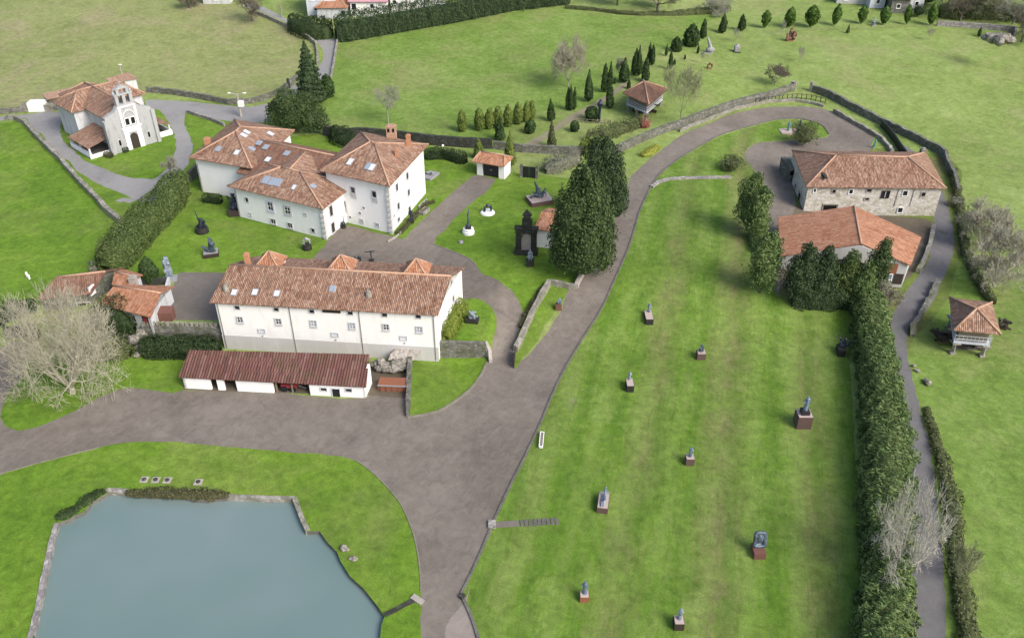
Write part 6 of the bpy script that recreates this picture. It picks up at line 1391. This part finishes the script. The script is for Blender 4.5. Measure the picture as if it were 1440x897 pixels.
# ------------------------------------------------------------------ sculptures: plinth + one continuous bronze figure
def figure_mesh(build, mat, vox=.07, name='figure'):
    mb = MB(); build(mb); me = mb.mesh(name, mat)
    o = bpy.data.objects.new(name, me); link(o)
    m = o.modifiers.new('remesh', 'REMESH'); m.mode = 'VOXEL'; m.voxel_size = vox; m.use_smooth_shade = True
    dg = bpy.context.evaluated_depsgraph_get(); ev = o.evaluated_get(dg); nm = bpy.data.meshes.new_from_object(ev); nm.name = name
    bpy.data.objects.remove(o); nm.materials.clear(); nm.materials.append(M[mat])
    nm.polygons.foreach_set('use_smooth', [True] * len(nm.polygons)); return nm
def limb(mb, pts, r): mb.tube(pts, r, 8); [mb.ell(p, (q, q, q), 8, 6) for p, q in zip(pts, r)]
def standing(mb, h=1.8, robe=True, arm=0, lean=0.0):
    k = h / 1.8; V = lambda x, y, z: Vector(((x + lean * z) * k, y * k, z * k))
    mb.lathe((0, 0, 0), [(.01, 0), (.01, .001)], 6)
    mb.ell(V(0, 0, 1.66), (.10 * k, .12 * k, .14 * k)); limb(mb, [V(0, 0, 1.5), V(0, 0, 1.62)], [.07 * k, .06 * k])
    limb(mb, [V(0, 0, .95), V(0, 0, 1.2), V(0, 0, 1.42)], [.17 * k, .17 * k, .16 * k])
    for s in (-1, 1):
        mb.ell(V(.17 * s, 0, 1.42), (.09 * k, .09 * k, .09 * k)); limb(mb, [V(.1 * s, 0, .95), V(.11 * s, -.05 if s > 0 else .03, .5), V(.12 * s, 0, .06)], [.11 * k, .08 * k, .06 * k]); mb.ell(V(.12 * s, -.08, .05), (.06 * k, .13 * k, .05 * k))
    a1 = [V(.2, 0, 1.42), V(.3, -.05, 1.15), V(.22, -.28, 1.05)] if arm == 0 else [V(.2, 0, 1.42), V(.36, -.05, 1.66), V(.4, -.1, 2.02)]
    limb(mb, a1, [.07 * k, .055 * k, .045 * k]); limb(mb, [V(-.2, 0, 1.42), V(-.32, .02, 1.15), V(-.3, -.1, .88)], [.07 * k, .055 * k, .045 * k])
    if robe: mb.tube([V(0, 0, .03), V(0, .02, .5), V(0, .01, 1.0)], [.27 * k, .22 * k, .17 * k], 10)
def seated(mb, k=1.0):
    V = lambda x, y, z: Vector((x * k, y * k, z * k))
    mb.ell(V(0, .2, .25), (.45 * k, .4 * k, .32 * k)); limb(mb, [V(0, .15, .5), V(0, .12, .9), V(0, .08, 1.15)], [.2 * k, .2 * k, .17 * k]); mb.ell(V(0, .02, 1.42), (.11 * k, .13 * k, .15 * k)); limb(mb, [V(0, .06, 1.2), V(0, .03, 1.36)], [.07 * k, .06 * k])
    for s in (-1, 1): limb(mb, [V(.13 * s, .1, .5), V(.2 * s, -.4, .55), V(.18 * s, -.45, .08)], [.13 * k, .1 * k, .07 * k]); limb(mb, [V(.2 * s, .08, 1.12), V(.32 * s, -.05, .85), V(.15 * s, -.3, .7)], [.08 * k, .06 * k, .05 * k])
def reclining(mb, k=1.0):
    V = lambda x, y, z: Vector((x * k, y * k, z * k))
    limb(mb, [V(-.2, 0, .22), V(.35, 0, .35), V(.6, 0, .75)], [.2 * k, .19 * k, .17 * k]); mb.ell(V(.72, -.02, 1.05), (.12 * k, .13 * k, .15 * k)); limb(mb, [V(-.2, -.1, .2), V(-.75, -.12, .55), V(-1.2, -.1, .1)], [.15 * k, .11 * k, .08 * k]); limb(mb, [V(-.2, .12, .2), V(-.8, .14, .22), V(-1.35, .16, .1)], [.15 * k, .11 * k, .07 * k]); limb(mb, [V(.55, -.2, .8), V(.8, -.3, .4), V(.7, -.35, .08)], [.09 * k, .07 * k, .05 * k])
def slab(mb, k=1.0):
    mb.tube([(0, 0, 0), (.05, .05, 1.4 * k), (-.05, .1, 2.7 * k), (.1, .05, 3.9 * k)], [.62 * k, .66 * k, .58 * k, .38 * k], 7); r = random.Random(4)
    for i in range(9): mb.ell((r.uniform(-.5, .5) * k, -.35 * k, r.uniform(.3, 3.4) * k), (.24 * k, .2 * k, .4 * k), 8, 6)
def spire(mb, k=1.0):
    mb.tube([(0, 0, 0), (.05, 0, .9 * k), (-.05, 0, 1.7 * k), (.12, 0, 2.6 * k), (.1, 0, 3.0 * k)], [.3 * k, .16 * k, .13 * k, .1 * k, .05 * k], 8)
    for z, a in ((1.2, .5), (1.8, -.5), (2.3, .45)): limb(mb, [Vector((0, 0, z * k)), Vector((a * .5 * k, -.05, (z + .35) * k))], [.09 * k, .05 * k])
def group(mb, k=1.0, n=7, seed=2, up=1.0):
    r = random.Random(seed)
    for i in range(n):
        a = Vector((r.uniform(-.7, .7), r.uniform(-.5, .5), r.uniform(.1, .5))) * k; b = a + Vector((r.uniform(-.7, .7), r.uniform(-.3, .3), r.uniform(.4, 1.3) * up)) * k; c = b + Vector((r.uniform(-.4, .4), r.uniform(-.3, .3), r.uniform(-.1, .7) * up)) * k
        limb(mb, [a, b, c], [.24 * k, .18 * k, .1 * k])
    mb.ell((0, 0, .25 * k), (.7 * k, .5 * k, .3 * k)); mb.ell((.1 * k, 0, 1.75 * k * up), (.16 * k, .17 * k, .2 * k)); limb(mb, [Vector((0, 0, .4)) * k, Vector((.1, 0, 1.3 * up)) * k, Vector((.1, 0, 1.65 * up)) * k], [.3 * k, .2 * k, .1 * k])
def framefig(mb, k=1.0):
    for a, b in (((-.5, 0, .1), (-.45, .5, 1.5)), ((.5, 0, .1), (.5, .5, 1.5)), ((-.45, .5, 1.5), (.5, .5, 1.5)), ((-.5, 0, .15), (.5, 0, .15))): mb.tube([Vector(a) * k, Vector(b) * k], [.22 * k, .2 * k], 8)
    mb.ell((-.05 * k, .3 * k, .85 * k), (.36 * k, .28 * k, .62 * k))
def leanbird(mb, k=1.0):
    limb(mb, [Vector((.45, 0, 0)) * k, Vector((.2, 0, .9)) * k, Vector((-.25, 0, 2.0)) * k], [.3 * k, .26 * k, .12 * k]); mb.ell((.3 * k, 0, .35 * k), (.65 * k, .45 * k, .4 * k))
def tallbird(mb, k=1.0):
    limb(mb, [Vector((0, 0, 0)), Vector((.02, 0, 1.6)) * k, Vector((0, 0, 2.9)) * k], [.24 * k, .2 * k, .32 * k]); mb.ell((0, 0, 3.3 * k), (.5 * k, .4 * k, .55 * k)); limb(mb, [Vector((.3, -.1, 3.4)) * k, Vector((.75, -.15, 3.15)) * k], [.16 * k, .1 * k]); mb.ell((.05 * k, 0, 3.95 * k), (.24 * k, .24 * k, .28 * k))
def arch(mb, k=1.0):
    limb(mb, [Vector((-.5, 0, 0)) * k, Vector((-.45, 0, .7)) * k, Vector((0, 0, 1.05)) * k, Vector((.5, 0, .9)) * k, Vector((.55, 0, .2)) * k], [.2 * k, .22 * k, .3 * k, .24 * k, .14 * k])
def cubefig(mb, k=1.0): mb.box((0, 0, .55 * k), (1.0 * k, .9 * k, 1.1 * k)); mb.ell((0, 0, 1.2 * k), (.35 * k, .35 * k, .25 * k))
def statue(px, py, label, ped, fig, fmat='bronze', pmat='brown_plinth', rz=0.0, figoff=(0, 0), step2=None, toppl=None, round_=False, vox=.07, figrz=0.0, name='statue', topmat='pale_plinth'):
    p = at(px, py); w, d, hh = ped; c = p + Vector((0, d / 2, 0)); t = thing(name, c, label, 'sculpture', None, rz)
    mb = MB(); z = 0
    if hh > 0:
        if round_: mb.lathe((0, 0, 0), [(w / 2, -.2), (w / 2, hh * .5), (w / 2 * .92, hh * .55), (w / 2 * .88, hh)], 20)
        else: mb.box((0, 0, hh / 2 - .15), (w, d, hh + .3))
        mb.build('plinth', pmat, t, local=True); z = hh
    if toppl: MB().box((0, 0, hh + .03), (w - .08, d - .08, .06)).build('plinth_top', topmat, t, local=True); z += .06
    if step2: MB().box((figoff[0], figoff[1], z + step2[2] / 2), step2).build('block', 'black_plinth', t, local=True); z += step2[2]
    me = figure_mesh(fig, fmat, vox); o = link(bpy.data.objects.new('figure', me)); o.location = (figoff[0], figoff[1], z - .03); o.rotation_euler = (0, 0, figrz); o.parent = t
    return t
F_ = lambda f, *a, **k: (lambda mb: f(mb, *a, **k))
statue(913, 457, 'slim bluish statue on long pale topped plinth, farthest on the striped lawn', (1.05, 2.3, .9), F_(standing, 1.5), 'blue_bronze', 'black_plinth', figoff=(.1, .7), toppl=1)
statue(986, 506.5, 'small crouching statue on square brown plinth in middle of the lawn', (1.1, 1.1, .95), F_(seated, .8), 'bronze', 'brown_plinth', toppl=1)
statue(886, 551.5, 'pale blue statue on long dark ended plinth near the driveway side', (.9, 1.6, .95), F_(standing, 1.35), 'pale_bronze', 'black_plinth', figoff=(0, .5), toppl=1)
statue(970, 655, 'small bluish statue on square red brown plinth at lawn centre', (.95, .95, .95), F_(standing, 1.5, True, 0, .03), 'blue_bronze', 'brown_plinth', toppl=1)
statue(1130, 603.5, 'robed blue statue on the biggest brown cube plinth, right side of lawn', (1.7, 1.6, 1.75), F_(standing, 2.1, True), 'blue_bronze', 'brown_plinth', step2=(.95, .95, .5), toppl=1, figoff=(0, 0))
statue(849.5, 722, 'bluish reclining statue on long slanted pale plinth', (1.15, 2.4, .75), F_(reclining, .95), 'blue_bronze', 'brown_plinth', rz=-.18, figoff=(.05, .2), toppl=1, figrz=1.5)
statue(1068, 786.5, 'broad framed bronze sculpture on red brown plinth, right of lower lawn', (1.15, 1.5, .75), F_(framefig, 1.0), 'bronze', 'rust_red', figoff=(.1, .2))
statue(821.7, 847, 'slender bluish statue on small red plinth, lower left of lawn', (.85, .85, .7), F_(standing, 1.75, True, 0, -.02), 'blue_bronze', 'rust', toppl=1, figoff=(.05, .1))
statue(954.6, 886.5, 'pale bluish statue on dark brown plinth, nearest to the camera', (.9, 1.0, .9), F_(standing, 1.55, True, 0, .03), 'pale_bronze', 'dark_wood', figoff=(.05, .1), toppl=1)
statue(1184, 502, 'black crouching sculpture on black plinth against the long hedge', (.95, 1.6, 1.0), F_(group, .75, 5, 8, 1.0), 'dark_bronze', 'black_plinth', figoff=(.2, .3), rz=-.12)
statue(785.5, 437, 'small bluish bust on rusty plinth on the grass strip by the driveway', (.85, .8, .85), F_(seated, .75), 'blue_bronze', 'rust_red', figoff=(.1, 0))
t = statue(1115, 190, 'pair of dark figures on wide pale plinth in the driveway island', (4.6, 2.6, .35), F_(standing, 2.0, True), 'teal_bronze', 'pale_plinth', figoff=(-.6, .2)); me = figure_mesh(F_(standing, 2.2, False, 1), 'dark_bronze'); o = link(bpy.data.objects.new('figure', me)); o.location = (1.8, .9, .32); o.parent = t
statue(1229, 209, 'small turquoise statue on the grass by the driveway bend', (.5, .5, .2), F_(standing, 1.7, True, 1, .1), 'teal_bronze', 'grey_plinth')
statue(759, 290, 'large bronze reclining figure with raised arm on wide reddish plinth', (4.0, 3.2, .75), lambda mb: (reclining(mb, 1.35), limb(mb, [Vector((-.3, 0, .5)), Vector((-.45, .1, 1.9)), Vector((-.9, .1, 2.9))], [.42, .3, .16]), group(mb, .9, 5, 12)), 'bronze', 'brown_plinth', rz=.35, toppl=1, figoff=(.1, .2))
statue(685.5, 304.5, 'dark arched sculpture on round white disc in the garden lawn', (2.4, 2.4, .3), F_(arch, 1.05), 'dark_bronze', 'white_paint', round_=True)
statue(658.5, 332, 'slender grey spire sculpture on round white drum base', (1.9, 1.9, .9), F_(spire, 1.05), 'bronze', 'white_plaster', round_=True, step2=(.9, .9, .35))
statue(648, 343, 'small round stone disc on the grass near the courtyard', (.75, .75, .3), lambda mb: mb.ell((0, 0, 0), (.28, .28, .16)), 'stone_figure', 'grey_plinth', round_=True, vox=.05, name='stone_disc')
statue(745.5, 375.5, 'pale seated figure on black plinth beside the stone doorway', (1.15, 1.1, 1.0), F_(seated, 1.1), 'pale_bronze', 'black_plinth')
statue(604, 254, 'pale figure lying on flat grey slab right of the mansion', (2.0, 3.2, .4), F_(reclining, .95), 'stone_figure', 'grey_plinth', rz=-.45)
statue(330, 305, 'dark twisted bronze group on dark plinth against the mansion wall', (2.2, 1.9, .9), F_(group, 1.15, 7, 3, 1.1), 'dark_bronze', 'dark_wood', rz=.2, figoff=(-.1, .2))
statue(282, 330.5, 'dark seated bronze with thin raised spike on dark drum plinth', (2.1, 1.9, .95), lambda mb: (group(mb, 1.0, 5, 6, .7), limb(mb, [Vector((-.2, .1, 1.0)), Vector((-.5, .1, 2.9))], [.14, .05])), 'dark_bronze', 'black_plinth', round_=True)
statue(295, 363, 'grey climbing figures sculpture on square dark plinth of the left lawn', (2.2, 1.8, .65), F_(group, 1.05, 6, 9, 1.2), 'bronze', 'dark_wood', toppl=1, topmat='grey_plinth', rz=.3)
statue(237, 397.5, 'tall blue grey carved slab sculpture beside the paved court', (2.0, 1.5, .35), F_(slab, .88), 'pale_bronze', 'grey_plinth', rz=.3)
statue(431, 353.5, 'grey sculpture on rounded black base in front of the mansion', (1.45, 1.45, .85), F_(arch, .9), 'stone_figure', 'black_plinth', round_=True)
statue(578, 314.5, 'dark standing figure by right corner of the mansion', (.9, .9, .5), F_(standing, 2.0, True), 'dark_bronze', 'black_plinth')
statue(482.5, 322, 'black pot like sculpture with thin spike in the mansion corner', (.9, .9, .45), lambda mb: (mb.ell((0, 0, .3), (.4, .4, .35)), limb(mb, [Vector((.1, 0, .4)), Vector((.15, 0, 2.2))], [.1, .05])), 'dark_bronze', 'black_plinth', round_=True)
statue(664, 455.5, 'blue grey crouching bronze on black slab beside the farmhouse bushes', (1.7, 1.2, .5), F_(group, .8, 6, 14, .8), 'pale_bronze', 'black_plinth', rz=-.15)
statue(842.5, 174, 'tall dark blue bird headed statue in the cypress garden', (.7, .7, .2), F_(tallbird, 1.15), 'dark_bronze', 'grey_plinth')
statue(996, 76, 'leaning lilac grey sculpture on the hill', (1.9, 1.4, .2), F_(leanbird, 1.75), 'stone_figure', 'grey_plinth', vox=.1)
statue(1036.5, 75, 'small dark grey cube sculpture on the hill', (1.7, 1.5, .2), F_(cubefig, 1.3), 'stone_figure', 'dark_stone', vox=.1)
statue(1111, 58.5, 'rust brown sculpture on the hill below the hilltop trees', (1.4, 1.2, .3), F_(group, 1.4, 7, 15, 1.1), 'brown_bronze', 'rust', vox=.1)
statue(1229, 37.5, 'small blue grey statue between the hilltop trees', (.9, .9, .3), F_(seated, 1.3), 'pale_bronze', 'grey_plinth', vox=.1)
statue(998, 98, 'tiny dark bush like statue on the hill slope', (.8, .8, .2), F_(arch, 1.0), 'brown_bronze', 'rust', vox=.1)
statue(522, 368, 'thin black sculpture on the courtyard behind the farmhouse roof', (.7, .7, .15), lambda mb: (limb(mb, [Vector((0, 0, 0)), Vector((0, 0, 1.5))], [.09, .08]), limb(mb, [Vector((-.9, 0, 1.3)), Vector((.5, 0, 1.5))], [.07, .09])), 'dark_bronze', 'black_plinth', vox=.05)
statue(504, 370, 'low black sculpture on the courtyard behind the middle dormer', (.7, .7, .15), F_(group, .5, 5, 18), 'dark_bronze', 'black_plinth', vox=.06)
# ------------------------------------------------------------------ lamps, posts, benches, steps
def lamp(px, py, pyt, label, heads=2, mat='grey_metal', arm=.7, name='street_lamp', globe=False, r=.09):
    p = at(px, py); hh = zat(px, pyt, p.y) - p.z; t = thing(name, p, label, 'lamp')
    MB().tube([p - Vector((0, 0, .2)), p + Vector((0, 0, hh))], [r * 1.3, r * .8], 8).build('pole', mat, t)
    for i in range(heads):
        s = (-1, 1)[i % 2]; e = p + Vector((s * arm, -.1, hh + .15)); MB().tube([p + Vector((0, 0, hh - .3)), e], r * .5, 5).build('arm', mat, t)
        mb = MB(); mb.ell(e + Vector((s * .15, 0, 0)), (.24, .24, .26) if globe else (.42, .18, .12)); mb.build('lamp_head', 'lamp_globe', t, True)
    return t
lamp(339, 164, 132, 'tall concrete street lamp with two white heads by the church lane', 2, 'pale_kerb', 1.4, r=.22)
p = at(340, 147, 0); mb = MB(); mb.box(Vector((p.x + .7, p.y - 3, p.z + 4.2)), (1.1, .8, 1.2)); 
tag(mb.build_at('transformer_box', 'white_paint', p), 'white transformer box mounted on the church lane lamp pole', 'electric box')
p = at(337, 164); lampz = zat(346, 146, p.y)
bpy.data.objects['transformer_box'].data.transform(Matrix.Translation(Vector((p.x + .75 + 0, p.y, lampz)) - Vector((at(340, 147).x + .7, at(340, 147).y - 3, at(340, 147).z + 4.2))))
lamp(176, 122, 92, 'grey utility pole with lamp rising behind the chapel roof', 1, 'pale_kerb', -.3, r=.16)
lamp(680, 181, 170, 'short garden lamp with two white globes by the golden thujas', 2, 'black_paint', .7, 'garden_lamp', True, .06)
lamp(624, 224, 206, 'garden lamp with a single white globe behind the gatehouse hedge', 1, 'black_paint', -.1, 'garden_lamp', True, .06)
def post(px, py, hh, r, mat, label, name='post', cat='post'):
    p = at(px, py); mb = MB(); mb.tube([p - Vector((0, 0, .3)), p + Vector((0, 0, hh * .92)), p + Vector((0, 0, hh))], [r, r, r * .5], 8); return tag(mb.build_at(name, mat, p), label, cat)
post(39, 390, .9, .16, 'white_paint', 'upper short white post in the left meadow'); post(41.5, 392, .7, .16, 'white_paint', 'lower short white post in the left meadow')
post(406.5, 124, 2.2, .35, 'dark_stone', 'dark stone post beside the wall of the church lane'); post(393, 133, 1.2, .3, 'dark_stone', 'short dark stone post on the church lane wall')
post(396.5, 25, 3.0, .2, 'edge_stone', 'thin grey post beside the far lane'); post(1376, 50, 1.6, .2, 'dark_wood', 'dark stake before the far concrete wall')
p = at(1300, 214, 0); 
def slabs(name, label, px, w, d, mat, hz=.08):
    p = at(*px); mb = MB(); mb.box((p.x, p.y, p.z + hz / 2 - .05), (w, d, hz + .1)); t = thing(name, p, label, 'slab'); mb.build('paving', mat, t); MB().lathe((p.x, p.y, p.z + hz), [(w * .28, 0), (w * .26, .12), (w * .1, .2)], 12).build('cover', 'dark_stone', t); return t
for i, (px, l) in enumerate((((203, 674.5), 'first from the left of the paved ground lights above the pond'), ((219, 675), 'second from the left of the paved ground lights above the pond'), ((235.5, 675.5), 'third from the left of the paved ground lights above the pond'), ((279, 678), 'paved ground light standing apart at right above the reeds'))):
    slabs('ground_light', l, px, .85, .9, 'pale_kerb')
# stepping path on the statue lawn
a, b = at(694, 738), at(787, 732.5); st_ = thing('stone_path', lerp(a, b, .5), 'short grey paved path with dark slabs leading onto the lawn', 'path'); d = (b - a).normalized(); L = (b - a).length; n_ = Vector((-d.y, d.x, 0))
MB().box(a + d * L * .19 + Vector((0, 0, .0)), (L * .38, .8, .14), d).build('slab', 'court_paving', st_)
for i in range(9): c = a + d * L * (.43 + .066 * i); MB().box(Vector((c.x, c.y, H1(c.x, c.y))), (L * .052, .85 + .1 * (i % 2), .15), d + n_ * rnd.uniform(-.12, .12)).build('slab', 'kerb_stone', st_)
c = at(692, 738); tag(MB().box((c.x, c.y, c.z + .1), (.8, 1.0, .35)).build_at('step_stone', 'edge_stone', c), 'pale stone block at start of the paved path on the drive edge', 'step')
# white bench seen end on
a, b = at(760.5, 632), at(762.5, 611); bc = lerp(a, b, .5); d = (b - a).normalized(); L = (b - a).length; bt = thing('garden_bench', bc, 'narrow white framed bench on the lawn beside the driveway', 'bench'); x = Vector((d.y, -d.x, 0))
MB().box(bc + Vector((0, 0, .44)), (L - .16, .3, .05), d).build('seat', 'old_wood', bt)
mb = MB()
for s in (-1, 1): mb.box(bc + x * s * .2 + Vector((0, 0, .45)), (L, .09, .09), d); mb.box(bc + d * s * (L / 2 - .04) + Vector((0, 0, .447)), (.085, .3, .085), d)
mb.build('frame', 'white_paint', bt)
for s in (-1, 1): MB().box(bc + d * s * (L / 2 - .3) + Vector((0, 0, .2)), (.1, .42, .4), d).build('leg', 'white_paint', bt)
# bed edging and trough by the mansion
for l, px in (('wooden edging round planted bed at the mansion corner', [(545, 341), (557, 334), (575, 316), (587, 301)]), ('upper wooden edging frame of the bed by the mansion', [(589, 292), (600, 281), (601, 285), (594, 299), (589, 292)])):
    wall_px('bed_edging', l, px, .16, .28, 'pale_kerb', 0, cat='edging')
c = at(595, 300); tr_ = thing('stone_trough', c, 'long grey stone trough beside the bed right of the mansion', 'trough'); MB().box(c + Vector((.2, .2, .3)), (.9, 2.0, .6), (1, -.5, 0)).build('basin', 'edge_stone', tr_); MB().box(c + Vector((.2, .2, .61)), (.6, 1.7, .03), (1, -.5, 0)).build('soil', 'moss_leaf', tr_)
rockpile('field_stone', 'pale boulder on grass below the lane bend', [(1305, 538, .3, .5), (1302, 535, .25, .35)], 21); rockpile('field_stone', 'small pale rocks beside the lane above the boulder', [(1289, 520, .2, .3), (1285, 514, .2, .25), (1292, 522, .2, .25)], 22)
rockpile('field_stone', 'grey stones at foot of the bank under the cottage', [(190, 477, 1.0, .9), (200, 470, 1.4, 1.0), (205, 462, 1.8, 1.0), (197, 488, .6, .8), (180, 474, .9, .8), (165, 468, 1.0, .8)], 23)
rockpile('field_stone', 'white stones below the ivy bank beside the drive lawn', [(197, 496, .4, .6), (192, 500, .3, .4), (200, 491, .6, .5)], 24)
rockpile('field_stone', 'dry tussock stones on the pond lawn near the water', [(483, 770, .15, .4), (487, 772, .12, .3)], 25)
rockpile('field_stone', 'pale flat stone on the pond lawn near the water', [(497, 785, .12, .4)], 26)
c = at(178, 285); tag(strip([(166, 284), (172, 281), (180, 282), (186, 284)], 1.4, .05, None, .8, True, .02).build_at('paving_patch', 'old_asphalt', c), 'grey patch of rubble on the grass beside church lane', 'patch')
c = at(1327, 327); tag(strip([(1323, 327), (1328, 326.5), (1332, 328)], 1.0, .03, None, .6, True, .0).build_at('road_patch', 'kerb_stone', c), 'small dark repair patch in the lane near the stone house', 'patch')
